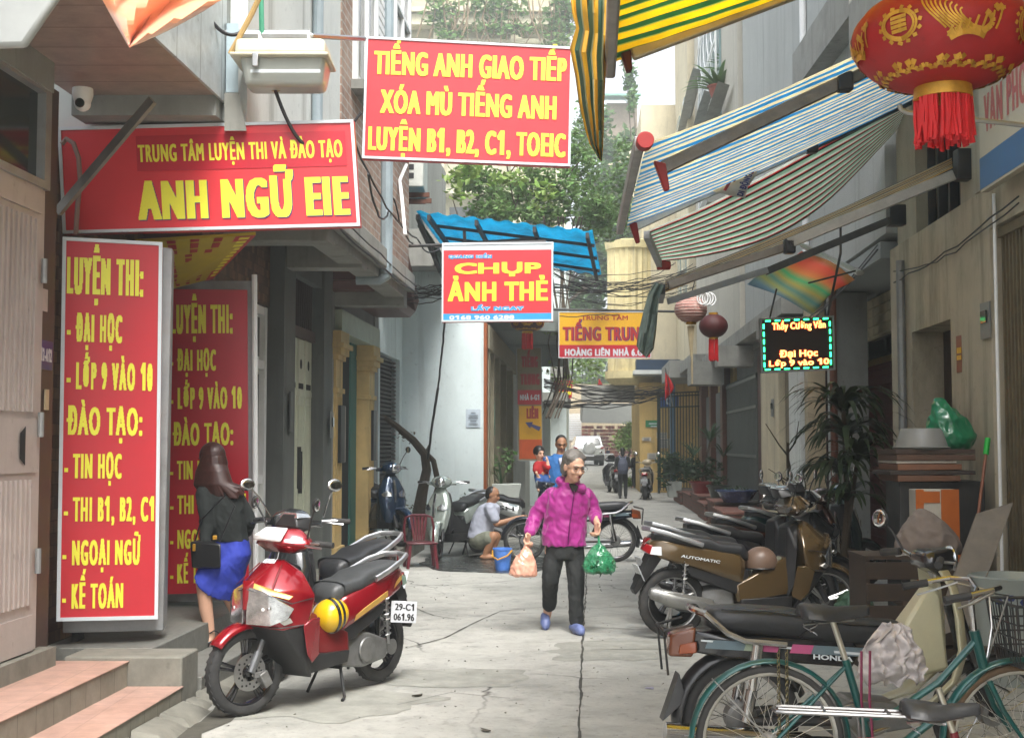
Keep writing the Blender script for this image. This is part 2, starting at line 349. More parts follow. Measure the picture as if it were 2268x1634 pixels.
# ================================================================ ground
def road_mat():
    m = mat('road_concrete', '#a6a59e', .82, var=.16, scale=3.2, bump=.35, stain='#7d7e78', samt=.6, sscale=.55, streak=1)
    nt, b, src = base_link(m); N = nt.nodes.new; L = nt.links.new
    tc = N('ShaderNodeTexCoord')
    def layer(src, kind, scale, lo, hi, col, amt, warp=0.):
        mp = N('ShaderNodeMapping'); mp.inputs['Scale'].default_value = scale; vec = tc.outputs['Object']
        if warp:
            nw = N('ShaderNodeTexNoise'); nw.inputs['Scale'].default_value = 1.7; nw.inputs['Detail'].default_value = 5; L(vec, nw.inputs['Vector'])
            va = N('ShaderNodeVectorMath'); va.operation = 'MULTIPLY_ADD'; L(nw.outputs['Color'], va.inputs[0]); va.inputs[1].default_value = (warp,)*3; L(vec, va.inputs[2]); vec = va.outputs[0]
        L(vec, mp.inputs[0])
        if kind == 'crack':
            t = N('ShaderNodeTexVoronoi'); t.feature = 'DISTANCE_TO_EDGE'; t.inputs['Scale'].default_value = 1; L(mp.outputs[0], t.inputs['Vector']); o = t.outputs['Distance']
        else:
            t = N('ShaderNodeTexNoise'); t.inputs['Scale'].default_value = 1; t.inputs['Detail'].default_value = 9; t.inputs['Roughness'].default_value = .7; L(mp.outputs[0], t.inputs['Vector']); o = t.outputs['Fac']
        r = N('ShaderNodeMapRange'); r.inputs[1].default_value = lo; r.inputs[2].default_value = hi; r.inputs[3].default_value = amt if kind == 'crack' else 0; r.inputs[4].default_value = 0 if kind == 'crack' else amt; L(o, r.inputs[0]); f = r.outputs[0]
        if kind == 'crack':     # only some stretches of the net are open
            g = N('ShaderNodeTexNoise'); g.inputs['Scale'].default_value = .45; g.inputs['Detail'].default_value = 2; L(tc.outputs['Object'], g.inputs['Vector'])
            g2 = N('ShaderNodeMapRange'); g2.inputs[1].default_value = .46; g2.inputs[2].default_value = .6; L(g.outputs['Fac'], g2.inputs[0])
            mu = N('ShaderNodeMath'); mu.operation = 'MULTIPLY'; L(f, mu.inputs[0]); L(g2.outputs[0], mu.inputs[1]); f = mu.outputs[0]
        x = N('ShaderNodeMix'); x.data_type = 'RGBA'; L(f, x.inputs[0]); L(src, x.inputs[6]); x.inputs[7].default_value = (*srgb(col), 1); return x.outputs[2]
    src = layer(src, 'n', (1.1, 1.1, 1), .5, .68, '#83847d', .55)
    src = layer(src, 'n', (22, 22, 22), .56, .66, '#4e4e4a', .45)
    src = layer(src, 'n', (.5, 1.6, 1), .55, .7, '#a3a29a', .6)
    src = layer(src, 'crack', (.5, .32, .5), .0, .008, '#2b2a27', .95, .5)
    L(src, b.inputs['Base Color']); return m
ROAD = road_mat()
prof = [(-12, 0), (44, 0), (52, .06), (62, .26), (72, .42), (90, .5), (160, .6)]
g = MB()
for (ya, za), (yb, zb) in zip(prof, prof[1:]):
    n = max(1, int((yb-ya)/6))
    for i in range(n):
        y0, y1 = ya+(yb-ya)*i/n, ya+(yb-ya)*(i+1)/n; z0, z1 = za+(zb-za)*i/n, za+(zb-za)*(i+1)/n
        g.poly((-60, y0, z0), (60, y0, z0), (60, y1, z1), (-60, y1, z1))
struct(g, 'road', ROAD, smooth=0)
# long crack and tar seam along the alley, wet patch under the motorbike wash
CRK = mat('crack_dirt', '#45443f', .95, var=.4, scale=12)
def crackline(pts, w, z=.004, j=.006):
    mb = MB(); P = [onz(px, py, z) for px, py in pts]; Q = []
    for a, b in zip(P, P[1:]):
        n = max(2, int((b-a).length/.12))
        for i in range(n): Q.append(a.lerp(b, i/n)+V((random.uniform(-j, j), random.uniform(-j, j), 0)))
    Q.append(P[-1])
    for a, b in zip(Q, Q[1:]):
        d = (b-a).normalized(); k = V((-d.y, d.x, 0))*w*random.uniform(.4, 1.2)
        mb.poly(a-k, b-k, b+k, a+k)
    return mb
cr = MB()
for pts, w in (([(1283, 1640), (1287, 1500), (1291, 1400), (1298, 1310), (1300, 1240)], .009), ([(905, 1432), (985, 1412), (1050, 1378), (1110, 1352), (1215, 1342)], .008),
               ([(1215, 1342), (1330, 1346), (1420, 1340)], .005), ([(1300, 1388), (1400, 1392), (1500, 1396)], .006), ([(890, 1332), (960, 1362), (1010, 1370)], .005), ([(900, 1350), (955, 1352)], .005),
               ([(1310, 1438), (1440, 1436), (1560, 1440)], .006), ([(880, 1560), (1000, 1532), (1130, 1545)], .003)):
    c = crackline(pts, w); cr.raw(c.v, c.f)
struct(cr, 'road_cracks', CRK, smooth=0)
wet = mat('wet_concrete', '#3d3f3d', .25, var=.3, scale=5)
for name, cx, cy, rx, ry in (('wet_patch', 1085, 1245, .95, 1.25),):
    c = onz(cx, cy, .004); ring = []
    for k in range(40):
        a = 2*PI*k/40; q = 1+.28*noise.noise(V((math.cos(a)*1.7, math.sin(a)*1.7, 3)))
        ring.append(c+V((math.cos(a)*rx*q, math.sin(a)*ry*q, 0)))
    struct(MB().poly(*ring), name, wet, smooth=0)
dirt = mat('patched_concrete', '#8f8f87', .85, var=.22, scale=6, bump=.3)
for i, (cx, cy, rx, ry, sd) in enumerate(((1010, 1500, .5, .35, 1), (700, 1555, .7, .5, 2), (1390, 1440, .6, .5, 5), (1230, 1195, 1.2, 1.5, 8))):
    c = onz(cx, cy, .0025); ring = []
    for k in range(44):
        a = 2*PI*k/44; q = 1+.5*noise.noise(V((math.cos(a)*2.1, math.sin(a)*2.1, sd)))
        ring.append(c+V((math.cos(a)*rx*q, math.sin(a)*ry*q, 0)))
    struct(MB().poly(*ring), 'road_patch', dirt, smooth=0)
# ================================================================ left stoops
TILE = brick('terracotta_tile', '#ab8a7c', '#b29184', '#957c70', scale=2.2, axes='xy', rough=.45, bw=.5, rh=.5, ms=.006, off=0.)
CONC = mat('old_concrete', '#7d7b71', .85, var=.2, scale=5, bump=.3, stain='#4b4a43', samt=.7, sscale=2.2, streak=.6)
GRAN = mat('grey_granite', '#73736d', .6, var=.22, scale=30, stain='#5c5b54', samt=.5, sscale=2)
RTILE = brick('riser_tile', '#7d7a6e', '#878377', '#5d5a50', scale=2.4, axes='yz', rough=.6, bw=.5, rh=1., ms=.008, off=0.)
st = thing('entrance_steps', 'two terracotta tiled steps in front of the grey steel gate', 'steps', W(-2.8, 6.2, 0))
MB().bw(-3.4, -2.42, 2.5, 7.66, -.02, .145).build('lower_riser', RTILE, st, True); MB().bw(-3.4, -2.41, 2.5, 7.67, .145, .152).build('lower_tread', TILE, st, True, bevel=.003)
MB().bw(-3.4, -2.74, 2.5, 7.655, .152, .295).build('upper_riser', RTILE, st, True); MB().bw(-3.4, -2.73, 2.5, 7.66, .295, .302).build('upper_tread', TILE, st, True, bevel=.003)
MB().bw(-3.4, -3.1, 2.5, 7.5, .302, .41).build('gate_sill', CONC, st, True)
cb = MB().bw(-3.12, -2.42, 7.66, 7.98, -.02, .325).build('concrete_plinth', CONC, loc=W(-2.8, 7.8, 0), bevel=.012); tag(cb, 'weathered concrete block between the terracotta steps and the grey steps', 'plinth')
st = thing('stone_steps', 'grey stone steps that the woman in the blue skirt climbs', 'steps', W(-2.8, 9.5, 0))
MB().bw(-3.4, -2.40, 7.985, 12.4, -.02, .15).build('lower_step', GRAN, st, True, bevel=.006); MB().bw(-3.4, -2.70, 7.985, 12.4, .15, .325).build('upper_step', GRAN, st, True, bevel=.006)
# broken gutter edge in front of the stoops
gu = MB(); y = 5.2
while y < 9.6:
    l = random.uniform(.18, .5); w = random.uniform(.1, .2); h = random.uniform(.02, .06)
    gu.hull([W(-2.41+random.uniform(-.02, .02), y, 0), W(-2.4+w, y+.02, 0), W(-2.4+w*.9, y+l, 0), W(-2.42, y+l, 0), W(-2.41, y+.03, h+.03), W(-2.4+w*.7, y+.05, h), W(-2.4+w*.6, y+l*.9, h*.8), W(-2.41, y+l*.95, h+.02)]); y += l
struct(gu, 'broken_kerb', CONC)
gut = mat('gutter_dirt', '#4a4840', .9, var=.35, scale=9, bump=.4)
g = MB(); 
for i in range(16):
    y0 = 5+i*.3; g.poly(W(-2.26+.04*math.sin(i*1.7), y0, .0035), W(-2.08+.05*math.sin(i*2.3+1), y0, .0035), W(-2.08+.05*math.sin(i*2.3+3.3), y0+.3, .0035), W(-2.26+.04*math.sin(i*1.7+1.7), y0+.3, .0035))
struct(g, 'gutter', gut, smooth=0)
MB_ = None
lp = MB().bw(-3.4, -2.45, 12.45, 15.0, -.02, .18).bw(-3.4, -2.5, 15.02, 19.4, -.02, .2).build('concrete_stoop', CONC, loc=W(-2.8, 15, 0), bevel=.01); tag(lp, 'low concrete stoop running past the pale shutter and yellow doorway', 'stoop')
# ================================================================ walls
PLAW = mat('white_plaster', '#cdd1cd', .8, var=.07, scale=2.5, bump=.12, stain='#7c7f76', samt=.75, sscale=1.3, streak=.25)
PLAG = mat('grey_plaster', '#8d908c', .8, var=.1, scale=3, bump=.12, stain='#666862', samt=.6, sscale=1.1, streak=.25)
PLAB = mat('pale_blue_plaster', '#d3dfdf', .8, var=.06, scale=2, bump=.08, stain='#a3adaa', samt=.4, sscale=.8, streak=.4)
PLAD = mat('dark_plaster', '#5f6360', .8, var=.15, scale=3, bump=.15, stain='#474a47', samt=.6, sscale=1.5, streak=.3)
PLAC = mat('cream_plaster', '#c9bfa3', .8, var=.08, scale=2.5, bump=.12, stain='#857d66', samt=.5, sscale=1, streak=.25)
PLAY = mat('yellow_plaster', '#c4a667', .8, var=.1, scale=2.5, bump=.1, stain='#90784a', samt=.6, sscale=.8, streak=.4)
PLAR = mat('beige_plaster', '#b5ab95', .82, var=.1, scale=4, bump=.2, stain='#6a6250', samt=.85, sscale=1.9, streak=.3)
SLAB = mat('slab_concrete', '#8d8d86', .85, var=.12, scale=4, bump=.2, stain='#5f605a', samt=.6, sscale=1.5)
GATE = mat('pinkish_grey_steel', '#b7aca6', .5, .1, var=.1, scale=5, stain='#a08f83', samt=.5, sscale=1.6, streak=.3)
BROWN = mat('brown_tile', '#4a3a33', .5, var=.2, scale=7)
GLASSD = mat('dark_glass', '#1d2622', .08, var=.3, scale=2, spec=.8)
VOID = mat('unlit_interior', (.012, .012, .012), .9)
BRK = brick('pinkish_brick', '#8e7263', '#a08a7b', '#a8a49a', scale=2.6, rough=.85, bw=.62, rh=.22, ms=.022)
MOS = brick('brown_mosaic', '#4a3328', '#7a5f47', '#3a2a22', scale=5.5, rough=.6, bw=.5, rh=.45, ms=.012, off=0.5)
PANEL = brick('soffit_panel', '#95847a', '#9a897f', '#3a332f', scale=1.6, axes='yx', rough=.35, bw=.55, rh=9., ms=.006, off=0.)
FASC = brick('fascia_panel', '#a9b0b2', '#adb4b6', '#6a6f70', scale=1.4, axes='yz', rough=.3, bw=.62, rh=9., ms=.008, off=0.)
TEAL = mat('teal_paint', '#2f6b62', .55, var=.15)
SHUT = mat('pale_green_shutter', '#c2c6b2', .6, var=.08, scale=5, stain='#94947c', samt=.4, sscale=2, streak=.2)
WINW = mat('white_green_frame', '#c3ccc4', .5, var=.06)
# --- house A with the steel gate
hA = thing('gate_house', 'narrow house with a steel folding gate and white panelled canopy', 'house', W(-3.2, 5, 0))
MB().bw(-3.9, -3.3, 3, 7.36, 0, 7).bw(-3.3, -3.12, 3, 7.36, 3.62, 7).build('wall', PLAG, hA, True)
MB().bw(-3.4, -3.2, 7.36, 7.62, .1, 3.7).build('pier', BROWN, hA, True)
d = MB().bw(-3.2, -3.16, 2.5, 7.36, .42, 3.05)
for k in range(7):
    y0 = 7.3-.71*(k+1)
    d.bw(-3.16, -3.148, y0, y0+.10, .42, 3.05); d.bw(-3.16, -3.148, y0+.1, y0+.71, .42, .62); d.bw(-3.16, -3.148, y0+.1, y0+.71, 2.9, 3.05); d.bw(-3.16, -3.148, y0+.1, y0+.71, 1.42, 1.72)
    for j in range(9):
        yy = y0+.15+.06*j
        for za, zb in ((.68, 1.38), (1.76, 2.86)): d.bw(-3.16, -3.143, yy, yy+.03, za, zb)
gd = d.build('folding_gate', GATE, hA, True)
for y0 in (7.3, 6.59):
    for z in (.85, 1.62, 2.5): MB().tube([W(-3.13, y0, z), W(-3.13, y0, z+.14)], .018).build('hinge', GREYMET, gd, True)
for y0 in (5.8, 7.2-.62):
    for q in (0, 1): MB().poly(W(-3.14, y0+.12+q*.36, 1.5), W(-3.14, y0+.19+q*.36, 1.46), W(-3.14, y0+.19+q*.36, 1.68), W(-3.14, y0+.12+q*.36, 1.64)).build('handle_slot', VOID, gd, True)
MB().bw(-3.22, -3.18, 2.5, 7.3, 3.08, 3.62).build('transom_window', GLASSD, hA, True)
MB().bw(-3.2, -3.13, 2.5, 7.36, 3.045, 3.09).bw(-3.2, -3.13, 2.5, 7.36, 3.6, 3.64).bw(-3.2, -3.13, 7.28, 7.36, 3.09, 3.6).bw(-3.2, -3.135, 4.9, 4.95, 3.09, 3.6).build('transom_frame', GREYMET, hA, True)
MB().bw(-3.3, -2.38, 4.7, 8.2, 3.80, 3.86).build('soffit', PANEL, hA, True)
MB().bw(-2.38, -2.36, 4.7, 8.2, 3.79, 6.2).build('fascia', FASC, hA, True)
MB().bw(-3.3, -2.36, 8.2, 8.28, 3.67, 6.2).bw(-3.3, -2.38, 8.05, 8.2, 3.67, 3.8).build('end_wall', PLAG, hA, True)
MB().bw(-3.28, -2.4, 4.7, 8.1, 6.1, 6.2).build('canopy_top', SLAB, hA, True)
# --- house B, the school: mosaic ground floor, white and brick storey above
hB = thing('school_house', 'school building with a white and brick upper storey overhanging the lane', 'house', W(-3.2, 10, 0))
MB().bw(-4.2, -3.62, 7.73, 10.3, 0, 3.6).bw(-4.2, -3.28, 10.3, 12.5, 0, 3.6).bw(-3.28, -3.14, 10.3, 12.5, 2.92, 3.6).build('mosaic_wall', MOS, hB, True)
dr = MB().bw(-3.27, -3.2, 10.32, 12.42, .3, 2.9).build('door', WINW, hB, True)
fr = MB()
for y in (10.32, 11.0, 11.7, 12.34): fr.bw(-3.2, -3.14, y, y+.08, .3, 2.9)
for z in (2.3, 2.82, 1.2): fr.bw(-3.2, -3.15, 10.4, 12.34, z, z+.08)
fr.build('door_frame', WHITE, dr, True)
pn = MB()
for y in (10.45, 11.12, 11.82): pn.bw(-3.21, -3.19, y, y+.5, 2.42, 2.8); pn.bw(-3.21, -3.19, y, y+.5, 1.3, 2.25)
pn.build('door_glass', GLASSD, dr, True)
MB().bw(-3.9, -2.25, 8.3, 11.4, 3.62, 12).build('upper_wall', PLAW, hB, True)
MB().bw(-3.9, -2.26, 11.4, 15.7, 3.62, 12).build('brick_wall', BRK, hB, True)
MB().bw(-2.25, -2.16, 8.45, 15.72, 3.45, 3.66).bw(-3.2, -2.25, 10.9, 11.2, 3.32, 3.6).bw(-3.2, -2.25, 12.6, 12.85, 3.32, 3.6).bw(-3.2, -2.25, 15.45, 15.7, 3.25, 3.6).bw(-3.2, -2.25, 8.45, 8.65, 3.45, 3.62).bw(-2.5, -2.25, 11.2, 15.45, 3.36, 3.6).build('edge_beam', SLAB, hB, True, bevel=.01)
MB().bw(-2.25, -2.235, 11.4, 15.7, 3.66, 12).build('brick_face', BRK, hB, True)
for (y0, y1, z0, z1) in ((9.1, 9.9, 5.6, 7.4), (11.9, 13.1, 5.0, 6.9), (14.3, 15.5, 5.2, 7.2), (11.9, 13.1, 7.9, 9.5), (14.3, 15.5, 8.0, 9.5)):
    s = -2.25 if y0 < 11 else -2.235; wf = MB(); wg = MB(); wb = MB()
    wg.bw(s-.01, s+.012, y0+.05, y1-.05, z0+.05, z1-.05)
    for a, b_, c, e in ((y0, y1, z0, z0+.07), (y0, y1, z1-.07, z1), (y0, y0+.07, z0+.07, z1-.07), (y1-.07, y1, z0+.07, z1-.07), ((y0+y1)/2-.03, (y0+y1)/2+.03, z0+.07, z1-.07), (y0+.07, (y0+y1)/2-.03, z1-.6, z1-.55), ((y0+y1)/2+.03, y1-.07, z1-.6, z1-.55)): wf.bw(s, s+.05, a, b_, c, e)
    wb.bw(s, s+.12, y0-.06, y1+.06, z0-.09, z0)
    w1 = wf.build('window', WHITE, hB, True); wg.build('pane', GLASSD, w1, True); wb.build('sill', SLAB, w1, True)
sh = MB()
for (y0, y1, z0, z1) in ((13.12, 13.5, 5.0, 6.9),): 
    for j in range(20): sh.bw(-2.23, -2.19, y0, y1, z0+j*.095, z0+j*.095+.07)
sh.build('shutter', WHITE, hB, True)
MB().bw(-2.25, -1.75, 8.6, 10.9, 7.55, 7.75).bw(-1.8, -1.74, 8.6, 10.9, 7.75, 8.3).build('balcony', PLAW, hB, True)
# side face that looks at the lane mouth
pp = MB()
for px, s, r in ((701, -2.2, .045), (856, -2.18, .07)):
    b0 = ons(px, 440, s); pp.tube([W(s, b0.y, 3.4), W(s, b0.y, 11)], r, 10)
a = ons(856, 480, -2.18); pp.tube([W(-2.18, a.y, 3.45), W(-2.18, a.y, 3.38), W(-2.25, a.y, 3.34), W(-2.5, a.y, 3.34)], .06, 10)
t = pp.build('drainpipe', mat('grey_pvc', '#8a979c', .4), loc=W(-2.2, 12, 0)); tag(t, 'grey plastic drainpipes running up the school building wall', 'drainpipe')
# --- house C with pale shutter
hC = thing('shutter_house', 'dark fronted house with tall pale green steel shutter and barred transom', 'house', W(-3.2, 13.7, 0))
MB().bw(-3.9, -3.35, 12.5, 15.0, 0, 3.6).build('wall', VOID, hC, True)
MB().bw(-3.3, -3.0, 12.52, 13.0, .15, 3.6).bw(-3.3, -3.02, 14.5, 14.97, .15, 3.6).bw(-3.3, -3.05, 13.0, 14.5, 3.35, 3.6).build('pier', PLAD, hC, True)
s_ = MB().bw(-3.2, -3.16, 13.0, 14.5, .18, 2.72)
for k in range(4):
    y0 = 13.02+k*.37; s_.bw(-3.16, -3.148, y0, y0+.05, .18, 2.72); s_.bw(-3.16, -3.148, y0+.05, y0+.34, 2.1, 2.16)
    for j in range(5): s_.bw(-3.16, -3.15, y0+.08+j*.05, y0+.1+j*.05, .25, 2.0)
s1 = s_.build('shutter', SHUT, hC, True)
hs_ = MB()
for k in range(4):
    y0 = 13.02+k*.37; hs_.lathe([(.055, 0), (.055, .004)], W(-3.158, y0+.2, 2.45), 'x', 10); hs_.bw(-3.16, -3.152, y0+.1, y0+.3, 2.18, 2.24)
hs_.build('vent_hole', VOID, s1, True); MB().bw(-3.15, -3.11, 13.78, 13.8, 1.1, 1.55).bw(-3.15, -3.11, 13.84, 13.86, 1.05, 1.5).build('handle', IRON, s1, True)
tb = MB().bw(-3.2, -3.12, 13.0, 14.5, 2.72, 2.84)
for k in range(14): tb.tube([W(-3.15, 13.05+k*.105, 2.8), W(-3.15, 13.05+k*.105, 3.38)], .013, 6)
tb.build('transom_bars', mat('brown_wood', '#3b2a24', .6), hC, True)
# --- house D with yellow pilasters and a small pediment
hD = thing('pilaster_house', 'house doorway flanked by yellow pilasters under a red trimmed pediment', 'house', W(-3.2, 16.8, 0))
MB().bw(-3.9, -3.4, 15.0, 18.7, 0, 4.4).build('interior', VOID, hD, True)
MB().bw(-3.4, -3.1, 15.0, 15.5, .15, 4.4).bw(-3.4, -3.1, 18.4, 18.72, .15, 4.4).bw(-3.4, -3.12, 15.5, 18.4, 3.2, 4.4).build('wall', PLAG, hD, True)
MB().bw(-3.35, -3.02, 15.55, 18.35, 2.95, 3.22).build('lintel', mat('pale_green', '#a9b39f', .6), hD, True)
for y0 in (15.45, 17.8):
    p = MB().bw(-3.4, -3.07, y0, y0+.42, .2, 2.6)
    for j, (z0, z1, e) in enumerate(((2.6, 2.66, .05), (2.66, 2.74, .1), (2.74, 2.8, .16), (2.2, 2.26, .04), (.2, .34, .05), (2.8, 2.95, .1))): p.bw(-3.4, -3.07+e*.7, y0-e*.6, y0+.42+e*.6, z0, z1)
    for j in range(3): p.bw(-3.07, -3.06, y0+.06+j*.115, y0+.12+j*.115, .5, 2.15)
    p.build('pilaster', mat('cream_pilaster', '#c9ad74', .75, var=.1, stain='#97835a', samt=.5), hD, True, bevel=.006)
MB().bw(-3.3, -3.22, 16.1, 16.55, .2, 2.95).bw(-3.3, -3.24, 17.3, 17.75, .2, 2.95).build('door_frame', TEAL, hD, True)
MB().bw(-3.3, -3.26, 16.55, 17.3, .2, 2.95).build('door', VOID, hD, True)
pd = MB(); zb = 3.42
pd.hexa([W(-3.3, 15.2, zb), W(-2.62, 15.2, zb), W(-2.62, 18.6, zb), W(-3.3, 18.6, zb), W(-3.3, 15.1, zb+.1), W(-2.55, 15.1, zb+.1), W(-2.55, 18.7, zb+.1), W(-3.3, 18.7, zb+.1)])
def roofbar(ya, za, yb, zb_): return MB().hexa([W(-3.3, ya, za), W(-2.55, ya, za), W(-2.55, yb, zb_), W(-3.3, yb, zb_), W(-3.3, ya, za+.16), W(-2.5, ya, za+.16), W(-2.5, yb, zb_+.16), W(-3.3, yb, zb_+.16)])
for q in (roofbar(15.1, zb+.1, 16.9, 4.35), roofbar(16.9, 4.35, 18.7, zb+.1)): pd.raw(q.v, q.f)
pdm = pd.build('pediment', mat('maroon_trim', '#5a332c', .55, var=.15), hD, True, bevel=.01)
MB().raw([W(-2.7, 15.35, zb+.1), W(-2.7, 18.45, zb+.1), W(-2.7, 16.9, 4.33), W(-3.2, 15.35, zb+.1), W(-3.2, 18.45, zb+.1), W(-3.2, 16.9, 4.33)], [(0, 1, 2), (5, 4, 3), (0, 2, 5, 3), (1, 4, 5, 2)]).build('tympanum', PLAC, pdm, True)
for y0 in (15.52, 17.87):
    b_ = MB().bw(-3.055, -3.02, y0, y0+.3, 1.35, 2.05).build('couplet_board', mat('black_board', '#1e2121', .4), hD, True)
    MB().bw(-3.02, -3.015, y0+.26, y0+.29, 1.36, 2.04).build('board_edge', mat('pale_trim', '#9a958a', .5), b_, True)
# --- house E: dark arched window and the pale blue end wall
hE = thing('pale_blue_house', 'house with pale blue end wall facing down the lane and dark louvred window', 'house', W(-2.6, 21, 0))
MB().bw(-3.9, -3.25, 18.73, 21.25, 0, 4.4).build('interior', VOID, hE, True)
MB().bw(-3.25, -3.12, 18.73, 21.25, .0, 1.0).bw(-3.25, -3.12, 18.73, 19.0, 1.0, 4.4).bw(-3.25, -3.12, 20.95, 21.25, 1.0, 4.4).bw(-3.25, -3.12, 19.0, 20.95, 2.95, 4.4).build('side_wall', PLAB, hE, True)
lv = MB()
for j in range(30): lv.hexa([W(-3.22, 19.0, 1.0+j*.065), W(-3.18, 19.0, 1.0+j*.065), W(-3.18, 20.95, 1.0+j*.065), W(-3.22, 20.95, 1.0+j*.065), W(-3.22, 19.0, 1.04+j*.065), W(-3.18, 19.0, 1.02+j*.065), W(-3.18, 20.95, 1.02+j*.065), W(-3.22, 20.95, 1.04+j*.065)])
lv.build('louvre_shutter', mat('dark_brown_wood', '#2a211c', .5), hE, True)
MB().bw(-3.9, -1.77, 21.25, 21.6, 0, 4.5).build('end_wall', PLAB, hE, True)
MB().bw(-3.9, -2.1, 18.75, 22.2, 4.45, 4.75).bw(-3.9, -1.95, 18.75, 19.1, 4.2, 4.45).bw(-3.3, -1.6, 21.2, 21.5, 4.5, 4.8).build('slab', SLAB, hE, True)
MB().bw(-6, -3.4, 15.9, 30, 4.76, 8).build('upper_wall', PLAG, hE, True)
MB().bw(-1.77, -1.72, 21.28, 21.55, .1, 3.6).build('door_post', mat('orange_wood', '#8a4a22', .5, var=.2), hE, True)
bn = MB().bw(-3.1, -1.75, 20.75, 21.2, 0, .38).build('concrete_bench', CONC, loc=W(-2.4, 21, 0), bevel=.01); tag(bn, 'low concrete bench along the foot of the pale blue wall', 'bench')
# --- shops beyond the end wall
hF = thing('shop_house', 'dim shopfront with cream posts beyond the pale blue wall', 'house', W(-1.8, 25, 0))
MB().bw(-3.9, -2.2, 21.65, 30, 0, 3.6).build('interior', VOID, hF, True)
for y in (21.8, 22.9, 24.3, 26.2, 28.4): MB().bw(-2.2, -1.72, y, y+.3, 0, 3.2).build('post', mat('dimmed_cream', '#7d7763', .8, var=.15), hF, True)  # cream of posts and lintel darkened to carry the shopfront's dim light
MB().bw(-2.2, -1.7, 21.66, 29.9, 3.2, 3.6).build('lintel', mat('dimmed_cream', '#7d7763'), hF, True)
for q in ((-2.2, -1.9, 23.2, 24.3, .1, 3.1), (-2.2, -1.95, 26.5, 28.4, .1, 3.1)): MB().bw(*q).build('shutter', PLAG, hF, True)
for q in ((-2.6, -.5, 24.2, 24.5, 3.72, 4.1), (-2.6, -.9, 22.0, 24.19, 3.9, 4.3), (-2.6, -.45, 24.6, 30.5, 3.9, 4.2), (-2.6, -.5, 29.8, 30.2, 3.4, 3.89)): MB().bw(*q).build('awning_slab', mat('dim_slab', '#7c8480', .8, var=.15), hF, True)
hG = thing('white_house', 'white and grey multi storey house with iron balcony beyond the shops', 'house', W(-1.2, 40, 0))
MB().bw(-6, -1.55, 30.6, 44, 0, 5.2).bw(-6, -1.55, 44, 57, 0, 8.5).build('wall', PLAW, hG, True)
for q in ((-1.55, -1.3, 33, 33.5, 0, 5.4), (-1.55, -1.25, 40, 40.5, 0, 5.4), (-1.6, -.85, 46, 52, 0, 9)): MB().bw(*q).build('pillar', PLAB, hG, True)
for q in ((-1.6, -.6, 34, 40, 2.7, 2.95), (-1.6, -.75, 44.5, 52, 3.9, 4.3)): MB().bw(*q).build('balcony', SLAB, hG, True)
rl = MB()
for k in range(26): rl.tube([W(-.68, 34+k*.23, 2.95), W(-.68, 34+k*.23, 3.85)], .012, 5)
for z in (3.4, 3.85): rl.tube([W(-.68, 34, z), W(-.68, 40, z)], .018, 5)
rl.build('railing', IRON, hG, True)
# --- vine clad house that closes the view above the roofs
hH = thing('vine_clad_house', 'tall cream house with ledges overgrown by vines behind the signs', 'house', (-.5, 56, 0))
MB().box((-2.0, 62, 12), (9.0, 6, 24)).build('wall', mat('cream_far', '#a8a48e', .8, var=.12, scale=.8, bump=.1, stain='#6f705f', samt=.6, sscale=.5, streak=.3), hH, True)
lg = MB()
for z in (10.3, 13.3, 19.7, 21.2): lg.box((-1.8, 58.6, z), (8.6, .8, .5)); lg.box((-1.8, 58.5, z+.4), (9, 1.1, .2))
for x in (-3.4, .2, 2.2): lg.box((x, 58.75, 12), (.5, .5, 24))
lg.build('ledge', mat('cream_ledge', '#bdb8a0', .8, var=.12, stain='#7d7a66', samt=.6, sscale=.8), hH, True)
for x in (-2.4, -1, 1.2):
    for z in (8.8, 11.7): MB().box((x, 58.98, z), (1.0, .1, 1.7)).build('window', GLASSD, hH, True)
# --- end of the alley
hI = thing('shophouse', 'building at the lane end with corrugated white gate and stacked red goods', 'shop', (6, 92, .5))
MB().box((10, 95, 3.2), (26, 3, 5.5)).build('wall', mat('far_cream', '#b9a98b', .8, var=.1), hI, True)
gt = MB()
for k in range(15): gt.box((4.1, 93.2, 1.9+k*.13), (1.9, .1, .09))
gt.build('rolling_shutter', WHITE, hI, True); MB().box((4.1, 93.3, 1.2), (1.9, .12, 1.3)).box((3.6, 93.2, 1.1), (.7, .1, 1.1)).box((4.6, 93.2, 1.1), (.7, .1, 1.1)).build('gate', mat('pinkish_white', '#b7a797', .6), hI, True)
MB().hexa([V((4.7, 86, 3.0)), V((9.6, 86, 2.9)), V((9.9, 92, 3.3)), V((4.9, 92, 3.3)), V((4.9, 87.5, 4.3)), V((9.5, 87.5, 4.1)), V((9.9, 92, 4.5)), V((4.9, 92, 4.5))]).build('tarpaulin', mat('grey_tarp', '#55564f', .7, var=.2, scale=3), hI, True)
gd_ = MB()
for i in range(22):
    for j in range(9):
        if random.random() < .9: gd_.box((5.0+i*.21, 90+random.uniform(-.1, .1), .75+j*.25), (.19, .3, .2+random.uniform(-.05, .03)))
gd_.build('stacked_goods', mat('red_boxes', '#8d4336', .6, var=.25, island=.5), hI, True)
hY = thing('yellow_house', 'yellow plastered corner house with pasted notices and fluted upper balcony', 'house', W(2.2, 43, 0))
MB().bw(1.62, 5, 42, 50, 0, 3.6).build('lower_wall', PLAY, hY, True)
MB().bw(1.75, 5, 42.6, 50, 3.6, 13).build('upper_wall', PLAC, hY, True)
cc = W(1.35, 42.9, 0); fl = MB()
n = 40; pr = []
for k in range(n):
    a = 2*PI*k/n; rr_ = .68+(.04 if k % 2 else -.02); pr.append((cc.x+math.cos(a)*rr_*1.05, cc.y+math.sin(a)*rr_*1.0))
